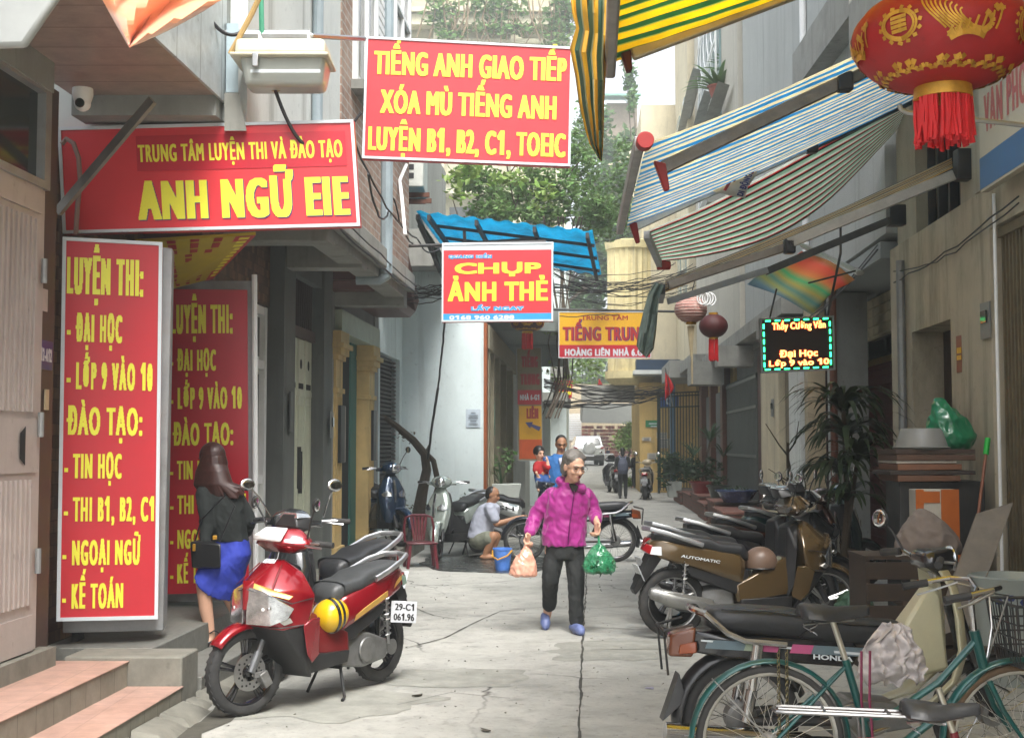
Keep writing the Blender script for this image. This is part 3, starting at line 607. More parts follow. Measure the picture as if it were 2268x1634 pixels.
for z0, z1 in ((4.0, 8.1),):
    i = len(fl.v); fl.v += [V((x, y, z0)) for x, y in pr]+[V((x, y, z1)) for x, y in pr]
    fl.f += [tuple(i+k for k in reversed(range(n))), tuple(i+n+k for k in range(n))]+[(i+k, i+(k+1) % n, i+n+(k+1) % n, i+n+k) for k in range(n)]
fl.lathe([(.6, 3.55), (.85, 3.75), (.85, 4.0)], (cc.x, cc.y, 0), 'z', 32).lathe([(.8, 8.1), (.85, 8.35), (.7, 8.4)], (cc.x, cc.y, 0), 'z', 32)
fl.build('fluted_balcony', mat('cream_yellow', '#d6c795', .75, var=.08, stain='#8c8065', samt=.5, sscale=1), hY, True, smooth=20)
MB().bw(1.5, 3.6, 41.2, 42.6, 3.95, 4.3).build('blue_slab', mat('navy_trim', '#22384f', .6), hY, True); MB().bw(1.4, 3.7, 41.0, 42.7, 3.82, 3.95).build('slab_underside', PLAW, hY, True)
MB().bw(2.6, 2.75, 41.3, 41.9, 0, 3.9).build('blue_post', mat('blue_trim', '#5d7f9a', .6), hY, True)
MB().bw(-.3, 1.5, 43, 44, 3.0, 3.55).build('porch_slab', SLAB, hY, True)
# ================================================================ right side
hR = thing('corner_house', 'beige rendered house with dark doorway and folding iron gate on the right', 'house', W(3.4, 11, 0))
yd0, yd1, yp, yg = ons(2107, 800, 3.3).y, ons(2021, 800, 3.3).y, ons(1985, 800, 3.3).y, ons(2198, 800, 3.3).y
m_ = MB().bw(3.3, 4.2, yg, yd0, 0, 3.7).bw(3.3, 4.2, yd1, yp, 0, 3.7).bw(3.3, 4.2, yd0, yd1, 2.72, 3.7).bw(3.3, 4.2, yd0, yd1, 0, .25)
m_.build('wall', PLAR, hR, True)
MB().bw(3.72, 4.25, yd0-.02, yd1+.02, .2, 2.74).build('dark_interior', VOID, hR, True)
MB().bw(3.62, 3.7, yd0, yd0+.12, .25, 2.72).bw(3.62, 3.7, yd1-.5, yd1, .25, 2.72).bw(3.6, 3.66, yd1-.52, yd1-.44, .25, 2.72).build('door_leaf', mat('dark_red_wood', '#2c1714', .4), hR, True)
MB().bw(3.3, 6, yp, yp+.2, 0, 3.7).build('return_wall', PLAR, hR, True)
MB().bw(3.28, 3.42, yg, yg+.32, 3.7, 5.3).bw(3.3, 4.2, yg+.32, 16, 5.6, 6).bw(3.3, 4.2, yg+.32, yd0-.4, 3.7, 5.6).bw(3.3, 4.2, yd0+1.15, 13.6, 3.7, 5.6).bw(3.3, 4.2, yd0-.4, yd0+1.15, 4.6, 5.6).build('upper_wall', mat('pale_beige', '#a59e8b', .8, var=.08, stain='#77705f', samt=.5, sscale=1.2, streak=.3), hR, True)
MB().bw(3.55, 3.7, yd0-.4, yd0+1.15, 3.65, 4.65).build('upper_window', GLASSD, hR, True)
wb_ = MB()
for k in range(5): wb_.bw(3.42, 3.5, yd0-.4+k*.38, yd0-.34+k*.38, 3.72, 4.6)
wb_.build('window_bar', IRON, hR, True)
# folding iron gate
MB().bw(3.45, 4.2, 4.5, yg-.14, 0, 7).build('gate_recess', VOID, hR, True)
ig = MB(); y = yg-.2
while y > 7.3:
    ig.bw(3.34, 3.36, y, y+.03, .15, 3.25); y -= .085
for k in range(36):
    y0 = yg-.2-k*.085
    for z in (.6, 1.4, 2.2, 2.9): ig.tube([W(3.37, y0, z), W(3.37, y0-.17, z+.22)], .008, 4); ig.tube([W(3.375, y0, z+.22), W(3.375, y0-.17, z)], .008, 4)
ig.bw(3.32, 3.38, 7.3, yg-.14, 3.25, 3.33)
ig.build('folding_gate', mat('rusty_gate', '#6b6048', .6, .2, var=.25, stain='#4c3524', samt=.5, sscale=5), hR, True)
MB().bw(3.3, 4.2, 4.5, yg, 3.35, 9).bw(3.3, 4.2, -10, 4.5, 0, 9).build('gate_lintel_and_unseen_wall', PLAR, hR, True)  # second box is an unseen wall, added to keep light off the right side
# recessed shop with red shutter
hS = thing('recessed_shop', 'recessed shop with dark red shutter and cream columns under a grey soffit', 'shop', W(4, 15.5, 0))
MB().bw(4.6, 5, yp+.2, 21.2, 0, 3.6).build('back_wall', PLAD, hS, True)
rs = MB().bw(4.0, 4.1, 14.3, 18.4, .1, 2.7)
for k in range(24): rs.bw(3.98, 4.0, 14.3, 18.4, .12+k*.108, .19+k*.108)
rs.build('red_shutter', mat('maroon_shutter', '#4a1715', .5, var=.12), hS, True)
rb = MB().bw(3.95, 4.15, 14.3, 18.4, 3.05, 3.6)
for k in range(4): rb.bw(3.93, 3.95, 14.3, 18.4, 3.08+k*.13, 3.18+k*.13)
rb.build('shutter_box', PLAC, hS, True); MB().bw(4.02, 4.1, 14.3, 18.4, 2.7, 3.05).build('transom', GLASSD, hS, True); MB().bw(3.96, 4.02, 14.3, 18.4, 2.68, 2.76).build('brass_rail', mat('brass', '#a08a3c', .35, .8), hS, True)
MB().bw(3.2, 5, yp+.22, 21.3, 3.62, 3.8).build('soffit', mat('grey_soffit', '#8f9594', .8, var=.05), hS, True)
c_ = MB().bw(3.25, 3.7, 17.0, 17.5, 0, 3.6).build('column', PLAG, hS, True)
c_ = MB().bw(3.1, 3.35, 18.2, 18.5, 0, 3.6); c_.bw(3.0, 3.4, 18.15, 18.55, 3.0, 3.1); c_.bw(3.02, 3.38, 18.16, 18.54, 2.85, 2.92); c_.build('pilaster', mat('worn_cream', '#a3967c', .7, var=.1), hS, True)
MB().bw(3.35, 3.6, 18.6, 19.3, 0, 3.4).build('maroon_panel', mat('maroon_wood', '#3d1815', .5), hS, True)
# cream front with white door panels
hT = thing('cream_front_house', 'cream house front with tall white door panel behind the parked scooters', 'house', W(3.4, 21, 0))
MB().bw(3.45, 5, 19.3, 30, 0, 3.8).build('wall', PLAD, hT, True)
MB().bw(3.15, 3.6, 21.4, 23.6, 0, 3.4).build('pilaster', PLAC, hT, True)
MB().bw(3.2, 3.5, 19.5, 20.6, .1, 3.1).build('white_panel', PLAW, hT, True)
MB().bw(3.25, 3.5, 20.7, 21.3, .1, 3.2).build('timber_post', mat('grey_brown', '#6e6552', .7, var=.15), hT, True)
MB().bw(3.3, 3.6, 24.1, 25.2, .1, 3.3).build('red_post', mat('maroon_post', '#4a201c', .5), hT, True)
g1 = MB()
for k in range(30): g1.bw(3.3, 3.33, 25.4+k*.2, 25.46+k*.2, .3, 3.0)
for z in (.35, 1.3, 2.3, 2.9): g1.bw(3.29, 3.34, 25.4, 31.4, z, z+.06)
g1.build('iron_gate', mat('silver_grey_gate', '#6d736f', .45, .5), hT, True)
MB().bw(2.9, 5, 19.3, 33, 3.55, 3.8).bw(2.6, 3.2, 19.4, 19.9, 3.2, 3.5).bw(2.5, 3.2, 25, 25.6, 3.1, 3.5).bw(2.4, 3.2, 30.5, 31.5, 3.0, 3.55).build('soffit_beam', SLAB, hT, True)
hU = thing('ochre_front_house', 'ochre painted house front with brown door posts beyond the potted plants', 'house', W(3.4, 34, 0))
MB().bw(3.4, 5, 30.1, 41, 0, 3.9).build('wall', mat('ochre', '#a58f5c', .8, var=.1, stain='#5d4d2c', samt=.5), hU, True)
for q in ((3.2, 3.5, 31, 31.5, 0, 3.6), (3.2, 3.5, 36.8, 37.5, 0, 3.7), (3.2, 3.5, 34, 34.4, 0, 3.6)): MB().bw(*q).build('post', mat('brown_post', '#5c3a2a', .6), hU, True)
for q in ((3.32, 3.45, 34.6, 36.6, .3, 2.9), (3.32, 3.45, 31.8, 33.8, .3, 2.9)): MB().bw(*q).build('door', PLAD, hU, True)
for q in ((2.3, 4, 37, 41, 3.5, 4.0), (2.6, 4, 33, 36.99, 3.6, 3.9)): MB().bw(*q).build('awning_slab', SLAB, hU, True)
fg = thing('iron_gate', 'dark green iron bar gate standing open beside the yellow house', 'gate', W(2.6, 41, 0))
g2 = MB()
for k in range(14): g2.tube([W(2.25+k*.085, 41.2-k*.12, .1), W(2.25+k*.085, 41.2-k*.12, 3.2)], .016, 5)
for z in (.2, .9, 1.0, 2.75, 3.1, 3.2): g2.tube([W(2.22, 41.25, z), W(3.4, 39.6, z)], .022, 5)
g2.build('bars', mat('dark_green_iron', '#1f2c27', .5, .3), fg, True); MB().tube([W(2.2, 41.3, 0), W(2.2, 41.3, 3.25)], .04).tube([W(3.42, 39.55, 0), W(3.42, 39.55, 3.25)], .04).build('gate_post', mat('dark_green_iron', '#1f2c27'), fg, True)
# upper storeys on the right
hV = thing('grey_upper_storey', 'plain pale grey upper storey wall above the blue striped awning', 'house', W(3.3, 20, 4))
MB().bw(3.2, 6, 13.7, 26.2, 3.85, 14).build('wall', mat('pale_grey_wall', '#a3a6a2', .8, var=.06, scale=2, stain='#858883', samt=.4, sscale=.7, streak=.25), hV, True)
sb = MB()
def strut(p, q, w, t): 
    a, b = ons(*p, 2.95), ons(*q, 2.95); d = (b-a).normalized(); k = V((0, -d.z, d.y)).normalized()*w
    return sb.hexa([a-k-V((.0, 0, 0)), a+k, b+k, b-k, a-k+V((t, 0, 0)), a+k+V((t, 0, 0)), b+k+V((t, 0, 0)), b-k+V((t, 0, 0))])
strut((1755, 165), (1880, -20), .28, .5); strut((1880, 60), (1960, -60), .25, .5)
sb.build('stair_beam', SLAB, hV, True)
hW = thing('grilled_house', 'white upper storey with curly iron window grille and leafy plants', 'house', W(3.3, 30, 4))
MB().bw(3.1, 6, 26.3, 37, 3.95, 15).build('wall', mat('offwhite_wall', '#b2aea1', .8, var=.06, stain='#8d897b', samt=.5, streak=.3), hW, True)
gf = MB(); gg = MB()
y0, y1 = 29.5, 34
gg.bw(3.05, 3.12, y0, y1, 7.6, 12.6)
for k in range(6): gf.bw(2.95, 2.99, y0+k*(y1-y0)/5-.03, y0+k*(y1-y0)/5+.03, 7.4, 12.8)
for z in (7.4, 8.6, 9.8, 11, 12.2): gf.bw(2.94, 2.99, y0, y1, z, z+.06)
for k in range(5):
    for z in (8.0, 9.2, 10.4, 11.6):
        c = W(2.96, y0+(k+.5)*(y1-y0)/5, z); gf.tube([c+V((0, math.cos(a)*.42, math.sin(a)*.55)) for a in [i*PI/5 for i in range(11)]], .022, 4)
w1 = gg.build('window', mat('bluish_glass', '#7f9595', .15, var=.2, scale=1), hW, True); gf.build('grille', WHITE, w1, True)
MB().bw(2.7, 3.1, 29, 34.5, 7.1, 7.35).build('ledge', SLAB, hW, True)
hX = thing('cream_upper_storey', 'cream upper storeys with broken awning frames farther along the lane', 'house', W(3, 44, 4))
MB().bw(2.9, 6, 37.1, 42.5, 4.1, 15).build('wall', PLAC, hX, True)
MB().bw(3.3, 7, 52, 75, 2, 15).build('far_wall', mat('cream_far2', '#cfc7b2', .8, var=.07), hX, True)
for q in [(2.86, 2.92, y, y+1.2, a, b) for y in (38, 40.2) for a, b in ((6, 8.4), (9.6, 12))]+[(3.26, 3.32, y, y+2, a, b) for y in (52, 56, 61, 66) for a, b in ((6.5, 9), (11, 13.6))]:
    MB().bw(*q).build('window', mat('pale_glass', '#8f9c98', .2, var=.2), hX, True)
bx_ = MB()
for p, q in (((1520, 350), (1560, 200)), ((1545, 330), (1590, 180)), ((1505, 290), (1535, 150))):
    a, b = ons(*p, 2.75), ons(*q, 2.75); bx_.hexa([a, a+V((.3, .3, 0)), a+V((.3, 1.5, -.2)), a+V((0, 1.2, -.2)), b, b+V((.3, .3, 0)), b+V((.3, 1.5, -.2)), b+V((0, 1.2, -.2))])
bx_.build('broken_awning', SLAB, hX, True)
# ================================================================ signs
SRED = mat('sign_red_vinyl', '#cf3038', .38, var=.06, scale=3); SREDD = mat('sign_deep_red', '#b5172a', .35, var=.06); SYEL = mat('sign_yellow', '#e6e03c', .4, var=.04)
SBLUE = mat('sign_blue', '#2f93c9', .4, var=.05); SNAVY = mat('sign_navy', '#27306e', .4); SWHITE = mat('sign_white', '#c9d0d4', .4, var=.04); SAMB = mat('sign_amber', '#d9a411', .4, var=.06); STXR = mat('sign_text_red', '#a11a1e', .4)
def signboard(label, px, Y, face, lines, frame=(.017, .01, SWHITE), thick=.05, group=None, name='signboard', dY=0.):
    """px: corners LL LR UR UL in the photo's frame; Y: distance of left and right edges"""
    Ys = Y if isinstance(Y, tuple) else (Y, Y)
    A, B, Cc, D = at(*px[0], Ys[0]), at(*px[1], Ys[1]), at(*px[2], Ys[1]+dY), at(*px[3], Ys[0]+dY)
    Cc = B+(D-A)*((Cc-B).length/(D-A).length)
    t = thing(name, label, 'sign', (A+B)/2, group=group)
    MB().slab([A, B, Cc, D], thick).build('panel', face, t, True)
    if frame: frame_of((A, B, Cc, D), frame[0], frame[1], frame[2], t)
    (ax, ay), (bx, by), (cx, cy), (dx, dy) = px
    def uv(x, y):
        v = .5
        for _ in range(4):
            lx = ax+(dx-ax)*v; rx = bx+(cx-bx)*v; u = (x-lx)/(rx-lx); yb = ay+(by-ay)*u; yt = dy+(cy-dy)*u; v = (y-yb)/(yt-yb)
        return u, v
    k = 0
    for ln in lines:
        if ln[0] == 'band':     # ('band', x0, x1, ytop, ybottom, material)
            _, x0, x1, y0, y1, m = ln; u0, v1 = uv(x0, y0); u1, _v = uv(x1, y0); _u, v0 = uv(x0, y1); U = B-A; T = D-A; n = U.cross(T).normalized()
            MB().slab([A+U*u0+T*v0+n*.004, A+U*u1+T*v0+n*.004, A+U*u1+T*v1+n*.004, A+U*u0+T*v1+n*.004], .003, n).build('colour_band', m, t, True); continue
        txt, x0, x1, y1, y0, m = ln[:6]; bold = ln[6] if len(ln) > 6 else (.05, .02); eps = ln[7] if len(ln) > 7 else .0055
        u0, v0 = uv(x0, y0); _u, v1 = uv(x0, y1); u1, _v = uv(x1, y0)
        if len(ln) > 8:         # contour or shadow behind
            sh = ln[8]; sx, sy = sh[2]; uu, vv = sx/(bx-ax), sy/(ay-dy)
            letter_m = letter(MB(), txt, A, B, D, (u0+uu, u1+uu, v0-vv, v1-vv), (bold[0]+sh[1], bold[1]+sh[1]), eps=.005); letter_m.build('letter_outline', sh[0], t, True, smooth=0)
        letter(MB(), txt, A, B, D, (u0, u1, v0, v1), bold, eps=eps).build('lettering', m, t, True, smooth=0)
    return t, A, B, Cc, D
T4 = (.042, .016)
sg, A, B, Cc, D = signboard('large red board hung high over the lane reading TIẾNG ANH GIAO TIẾP', [(802, 351), (1263, 369), (1268, 105), (810.5, 81)], 9.2, SRED, [
    ('TIẾNG ANH GIAO TIẾP', 828, 1254, 114, 165, SYEL, T4), ('XÓA MÙ TIẾNG ANH', 842, 1232, 200, 251, SYEL, T4), ('LUYỆN B1, B2, C1, TOEIC', 815, 1252, 281, 332, SYEL, T4)], thick=.07)
MB().tube([at(480, 82, 8.2), at(690, 80, 8.3), D+V((0, .03, -.01))], .018, 6).build('hanging_bar', STEEL, sg, True); MB().tube([at(500, 80, 8.2), at(686, 80, 8.3)], .04, 10).build('pipe_arm', GREYMET, sg, True)
signboard('wide red board with yellow letters reading ANH NGỮ EIE', [(140, 518), (798, 501), (789, 265), (128, 283)], 8.22, SRED, [
    ('band', 302, 770, 302, 380, SREDD), ('TRUNG TÂM LUYỆN THI VÀ ĐÀO TẠO', 308, 764, 322, 360, SYEL, (.036, .014)),
    ('ANH NGỮ EIE', 308, 777, 403, 488, SYEL, (.06, .014), .0058, (SNAVY, .0, (2.0, 2.0)))], frame=(.02, .012, SWHITE), thick=.08)
LL8 = (.034, .012)
signboard('tall red board on the left with yellow list starting LUYỆN THI, white metal frame', [(125, 1375), (350, 1370), (366, 537), (139, 525)], (8.0, 8.15), mat('sign_crimson', '#bb1f2c', .42, var=.07, scale=2), [
    ('LUYỆN THI:', 148, 321, 570, 652, SYEL, (.028, .01)), ('- ĐẠI HỌC', 148, 272, 698, 759, SYEL, LL8), ('- LỚP 9 VÀO 10', 147, 341, 805, 865, SYEL, LL8), ('ĐÀO TẠO:', 147, 317, 905, 966, SYEL, LL8),
    ('- TIN HỌC', 142, 270, 1008, 1062, SYEL, LL8), ('- THI B1, B2, C1', 141, 342, 1104, 1157, SYEL, LL8), ('- NGOẠI NGỮ', 138, 311, 1199, 1253, SYEL, LL8), ('- KẾ TOÁN', 137, 272, 1294, 1348, SYEL, LL8)], frame=(.022, .012, SWHITE), thick=.1, group='tall class list boards')
sg, A, B, Cc, D = signboard('tall red cloth banner behind the woman in the blue skirt, list starting LUYỆN THI', [(371, 1315), (551, 1311), (551, 642), (370, 640)], (9.95, 10.0), SREDD, [
    ('LUYỆN THI:', 378, 518, 676, 740, SYEL, (.028, .01)), ('- ĐẠI HỌC', 377, 480, 777, 823, SYEL, LL8), ('- LỚP 9 VÀO 10', 377, 538, 861, 908, SYEL, LL8), ('ĐÀO TẠO:', 383, 518, 940, 989, SYEL, LL8),
    ('- TIN HỌC', 377, 482, 1023, 1064, SYEL, LL8), ('- THI B1, B2, C1', 377, 546, 1099, 1140, SYEL, LL8), ('- NGOẠI NGỮ', 377, 516, 1175, 1216, SYEL, LL8), ('- KẾ TOÁN', 377, 482, 1250, 1292, SYEL, LL8)], frame=None, thick=.03, group='tall class list boards')
MB().box((A+B)/2+V((0, .08, 1.18)), (.66, .06, 2.5)).build('steel_back', GREYMET, sg, True); MB().tube([B+V((.055, .0, -.1)), Cc+V((.055, 0, .12))], .022, 8).build('white_pole', WHITE, sg, True)
# steel lockers that the first board stands on
bx = at(240, 1400, 8.2); cab = MB(); A0 = at(138, 1402, 8.16); B0 = at(362, 1396, 8.3)
cab.hexa([A0, B0, B0+V((-.02, .16, .01)), A0+V((-.02, .16, .01)), A0+V((0, 0, 2.52)), B0+V((.02, 0, 2.47)), B0+V((-.01, .16, 2.47)), A0+V((-.02, .16, 2.52))])
cab = cab.build('steel_box', GREYMET, loc=bx, bevel=.006); tag(cab, 'grey steel box frame carrying the tall red board', 'cabinet')
cw = at(172, 1415, 8.3); tag(MB().lathe([(.07, -.02), (.07, .02)], cw, 'x', 14).build('castor_wheel', RUBBER, loc=cw), 'black wheel under the steel box', 'wheel')
sg, A, B, Cc, D = signboard('small red board reading CHỤP ẢNH THẺ below the blue canopy', [(978, 713), (1225, 711), (1223, 536), (979, 540)], 15.2, SRED, [
    ('band', 979, 1224, 538, 555, SWHITE), ('band', 979, 1224, 695, 711, SBLUE),
    ('QUANG HIỂN', 993, 1089, 565, 573, SBLUE, (.09, .05), .0058, (SWHITE, .1, (0, 0))), ('CHỤP', 1007, 1197, 583, 607, SYEL, (.11, .05)), ('ẢNH THẺ', 992, 1213, 626, 667, SYEL, (.07, .025)),
    ('LẤY NGAY', 1043, 1160, 679, 688.5, SBLUE, (.1, .06), .0058, (SWHITE, .1, (0, 0))), ('0168 960 6288', 995, 1139, 699, 708, SWHITE, (.1, .05))], thick=.12, frame=(.02, .012, SWHITE))
MB().tube([at(905, 545, 15.25), at(1210, 535, 15.25)], .02, 6).build('bracket', IRON, sg, True)
sg, A, B, Cc, D = signboard('yellow and red board reading TIẾNG TRUNG in the middle distance', [(1237, 793), (1442, 793), (1442, 690), (1237, 690)], 24, SAMB, [
    ('band', 1237.5, 1441.5, 764, 793, SREDD), ('TRUNG TÂM', 1287, 1391, 699, 709, STXR, (.04, .02)), ('TIẾNG TRUNG', 1246, 1437, 724, 754, STXR, (.055, .02), .0058, (SNAVY, .01, (1, .6))),
    ('HOÀNG LIÊN NHÀ 6.G1', 1251, 1431, 773, 788, SWHITE, (.06, .03))], thick=.08, frame=(.015, .01, SWHITE))
MB().tube([D+V((-.3, 0, .04)), Cc+V((.6, .2, .02))], .025, 6).build('bracket', IRON, sg, True)
signboard('upright sign beside the dim shopfront with TIẾNG TRUNG above and a yellow arrow panel', [(1146, 1021), (1203, 1021), (1205, 768), (1143, 770)], 25.5, mat('shade_toned_cream_vinyl', '#83795c', .5), [  # cream face darkened in its colour to stand for shade
    ('TIẾNG', 1156, 1195, 789, 813, STXR, (.06, .03)), ('TRUNG', 1153, 1198, 828, 852, STXR, (.06, .03)), ('band', 1145, 1203, 864, 896, SREDD), ('NHÀ 6-G1', 1152, 1197, 874, 886, SWHITE, (.05, .03)),
    ('band', 1150, 1203, 899, 973, SAMB), ('LIÊN', 1167, 1194, 904, 927, STXR, (.06, .03)), ('band', 1150, 1203, 973, 1016, mat('sign_orange', '#c9541c', .45))], thick=.1, frame=(.02, .01, GREYMET))
# arrow on it
a0 = at(1163, 935, 25.37); a1 = at(1196, 950, 25.37); dd = (a1-a0).normalized(); kk = V((-dd.z, 0, dd.x))
ar = MB().poly(a0, a0+dd*.14+kk*.07, a0+dd*.14+kk*.025, a1+kk*.045, a1-kk*.045, a0+dd*.14-kk*.025, a0+dd*.14-kk*.07)
ao = ar.build('arrow', SNAVY, bpy.data.objects[[o.name for o in bpy.data.objects if o.get('label', '').startswith('upright sign')][0]], True, smooth=0)
# LED board
LEDR = mat('led_orange', (1, .07, .02), emit=1.6, var=0); LEDC = mat('led_core', (1, .5, .12), emit=1.3, var=0); LEDG = mat('led_green', (.03, 1, .3), emit=2.2, var=0)
sg, A, B, Cc, D = signboard('lit LED board with dashed green border and glowing orange words', [(1686, 826), (1850, 819), (1846, 699), (1683, 705)], 13.0, mat('led_black', '#1d0605', .35), [
    ('Thầy Cường Văn', 1710, 1828, 716, 731, LEDC, (.012, .0), .012, (LEDR, .05, (0, 0))), ('Đại Học', 1726, 1811, 777, 792, LEDC, (.03, .01), .012, (LEDR, .05, (0, 0))), ('Lớp 9 vào 10', 1703, 1836, 799, 812, LEDC, (.03, .01), .012, (LEDR, .05, (0, 0)))], thick=.08, frame=(.018, .012, GREYMET))
dm = MB(); U = (B-A); T = (D-A); n = U.cross(T).normalized()
def dash(u0, u1, v0, v1): dm.slab([A+U*u0+T*v0+n*.014, A+U*u1+T*v0+n*.014, A+U*u1+T*v1+n*.014, A+U*u0+T*v1+n*.014], .006, n)
for i in range(7): dash(.07+i*.13, .14+i*.13, .93, .955); dash(.05+i*.13, .125+i*.13, .045, .07)
for j in range(6): dash(.035, .055, .1+j*.14, .19+j*.14); dash(.93, .95, .1+j*.14, .19+j*.14)
dm.build('light_border', LEDG, sg, True, smooth=0)
MB().tube([A.lerp(D, 1)+V((.1, 0, 0)), at(1720, 640, 13.1)], .01, 5).tube([Cc+V((-.06, 0, 0)), at(1862, 560, 13.1), at(1862, 470, 13.2)], .014, 5).tube([at(1790, 627, 13), at(1895, 600, 13)], .01, 5).build('hanger', IRON, sg, True)
# slanted banner behind LED board, the LED glow painted into its colours
hp = [at(1655, 630, 14.2), at(1800, 690, 13.4), at(1895, 612, 13.4), at(1775, 555, 14.2)]
t = thing('shop_banner', 'slanted blue and yellow banner with painted orange and green glow above the LED board', 'banner', (hp[0]+hp[2])/2)
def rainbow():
    m = mat('banner_print_and_glow', '#5c7f97', .3, var=.08); nt, b, src = base_link(m); N = nt.nodes.new; L = nt.links.new
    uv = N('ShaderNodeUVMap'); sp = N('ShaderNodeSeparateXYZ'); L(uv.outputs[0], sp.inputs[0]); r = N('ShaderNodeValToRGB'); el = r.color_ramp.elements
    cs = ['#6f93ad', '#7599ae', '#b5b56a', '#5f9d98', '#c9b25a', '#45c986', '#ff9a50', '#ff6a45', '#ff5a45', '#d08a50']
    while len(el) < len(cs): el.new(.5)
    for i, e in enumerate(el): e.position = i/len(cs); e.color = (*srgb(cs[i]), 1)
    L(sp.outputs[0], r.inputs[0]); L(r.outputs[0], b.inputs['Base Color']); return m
gr = []
for i in range(9):
    f = i/8; p = hp[0].lerp(hp[1], f); q = hp[3].lerp(hp[2], f); gr.append([p.lerp(q, j/6)+V((0, .06*math.sin(f*7), .03*math.sin(j+f*5))) for j in range(7)])
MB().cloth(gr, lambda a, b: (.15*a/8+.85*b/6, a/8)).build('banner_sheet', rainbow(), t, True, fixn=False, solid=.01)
e0, e1 = at(1780, 545, 14.25), at(1905, 605, 13.45); MB().tube([e0, e1], .06, 6, flat=.5).build('top_rail', ALU, t, True)
# banner under the ANH NGU board
hp = [at(300, 530, 8.7), at(566, 514, 8.9), at(470, 612, 9.9), at(372, 636, 9.9)]
t = thing('slanted_banner', 'yellow printed banner slanting under the wide red board', 'banner', (hp[0]+hp[2])/2)
MB().slab(hp, .02).build('sheet', mat('banner_yellow', '#b5a52c', .45, var=.12), t, True)
nn = (hp[1]-hp[0]).cross(hp[3]-hp[0]).normalized()
def bil(u, v): return hp[0].lerp(hp[1], u).lerp(hp[3].lerp(hp[2], u), v)+nn*.004*(1 if nn.y < 0 else 1)
sg_ = 1 if (V((0, 0, EYE))-hp[0]).dot(nn) > 0 else -1
def bil(u, v, e=.004): return hp[0].lerp(hp[1], u).lerp(hp[3].lerp(hp[2], u), v)+nn*(e*sg_+(0 if sg_ > 0 else -.02))
MB().poly(bil(.83, 0), bil(1, 0), bil(1, 1), bil(.83, 1)).build('red_edge', SREDD, t, True, smooth=0)
tx = MB()
for i in range(3):
    v = .0
    while v < .92:
        l = random.uniform(.03, .1); u = .2+i*.2+ (.05 if v < .2 else 0)
        tx.poly(bil(u, v, .007), bil(u+.075, v, .007), bil(u+.075, v+l, .007), bil(u, v+l, .007)); v += l+.025
tx.build('print_rows', STXR, t, True, smooth=0)
tx = MB(); v = .02
while v < .9: tx.poly(bil(.87, v, .007), bil(.96, v, .007), bil(.96, v+.05, .007), bil(.87, v+.05, .007)); v += .075
tx.build('print_rows', SYEL, t, True, smooth=0)
# office board on the right wall
s0 = 3.12
def wallpt(px, py): return ons(px, py, s0)
A, B = wallpt(2172, 427), W(s0, 7.4, wallpt(2172, 427).z); D = A+V((0, 0, 1.85)); 
t = thing('office_board', 'beige office board with blue foot band on the right wall behind the lantern', 'sign', A)
B = W(s0, 7.4, A.z); Cc = B+V((0, 0, 1.85))
MB().slab([A, B, Cc, D], .06).build('panel', mat('board_beige', '#b3ab96', .5, var=.06), t, True)
MB().slab([A+V((-.004, 0, .02)), B+V((-.004, 0, .02)), B+V((-.004, 0, .27)), A+V((-.004, 0, .27))], .004).build('blue_band', mat('board_blue', '#2d5f8d', .5), t, True)
letter(MB(), 'VĂN PHÒNG T', A, B, D, (.05, .62, .24, .40), (.05, .02)).build('lettering', mat('faded_red', '#a8504a', .5), t, True, smooth=0)
rg = MB(); c = A.lerp(B, .07)+V((-.008, 0, 1.0))
for rr_ in (.13, .17): rg.tube([c+V((0, math.cos(a)*rr_, math.sin(a)*rr_)) for a in [i*PI/12 for i in range(25)]], .008, 4)
for k in range(3): rg.tube([c+V((0, -.11, -.06+.06*k)), c+V((0, .11, -.03+.06*k))], .008, 4)
rg.build('round_emblem', mat('board_blue', '#2d5f8d'), t, True)
# little plates and papers
def plate(label, p, w, h, m, txt=None, tm=None, name='house_plate', cat='plate', bold=(.06, .03), nrm='x'):
    p = V(p); A = p-V((0, w/2, h/2)) if nrm == 'x' else p-V((w/2, 0, h/2)); U = V((0, w, 0)) if nrm == 'x' else V((w, 0, 0))
    if nrm == '-x': A = p+V((0, w/2, -h/2)); U = V((0, -w, 0))
    t = thing(name, label, cat, p); MB().slab([A, A+U, A+U+V((0, 0, h)), A+V((0, 0, h))], .008).build('panel', m, t, True)
    for (s, b) in (txt or []): letter(MB(), s, A, A+U, A+V((0, 0, h)), b, bold, eps=.002).build('lettering', tm, t, True, smooth=0)
    return t
plate('small dark blue house number plate beside the steel gate', W(-3.19, 7.49, 2.1), .22, .17, mat('plate_blue', '#262a6a', .35), [('12-A12', (.1, .9, .28, .72))], SWHITE)
plate('cream bell box below the blue number plate', W(-3.19, 7.52, 1.84), .06, .12, mat('cream_plastic', '#b8a98a', .5), name='bell_box', cat='doorbell')
plate('torn paper sticker above the blue number plate', W(-3.19, 7.46, 2.42), .09, .13, mat('paper_pink', '#b9a8a0', .7), name='sticker', cat='sticker')
nt_ = plate('printed paper notice pasted on the pale blue wall', at(1048, 926, 21.235), .24, .3, mat('notice_paper', '#b7c3cc', .7), name='paper_notice', cat='notice', nrm='y')
q = MB(); pz = at(1048, 926, 21.22)
for k, w in enumerate((.08, .16, .16, .1, .15)): q.box(pz+V((0, 0, .09-k*.045)), (w, .004, .014))
q.build('print_lines', mat('print_grey', '#6f7780', .7), nt_, True)
plate('blue street sign with a white letter on the yellow house', at(1482, 888, 41.97), .62, .4, mat('street_blue', '#2a4f8f', .4), [('C', (.3, .62, .2, .8))], SWHITE, name='street_sign', cat='sign', bold=(.07, .04), nrm='y')
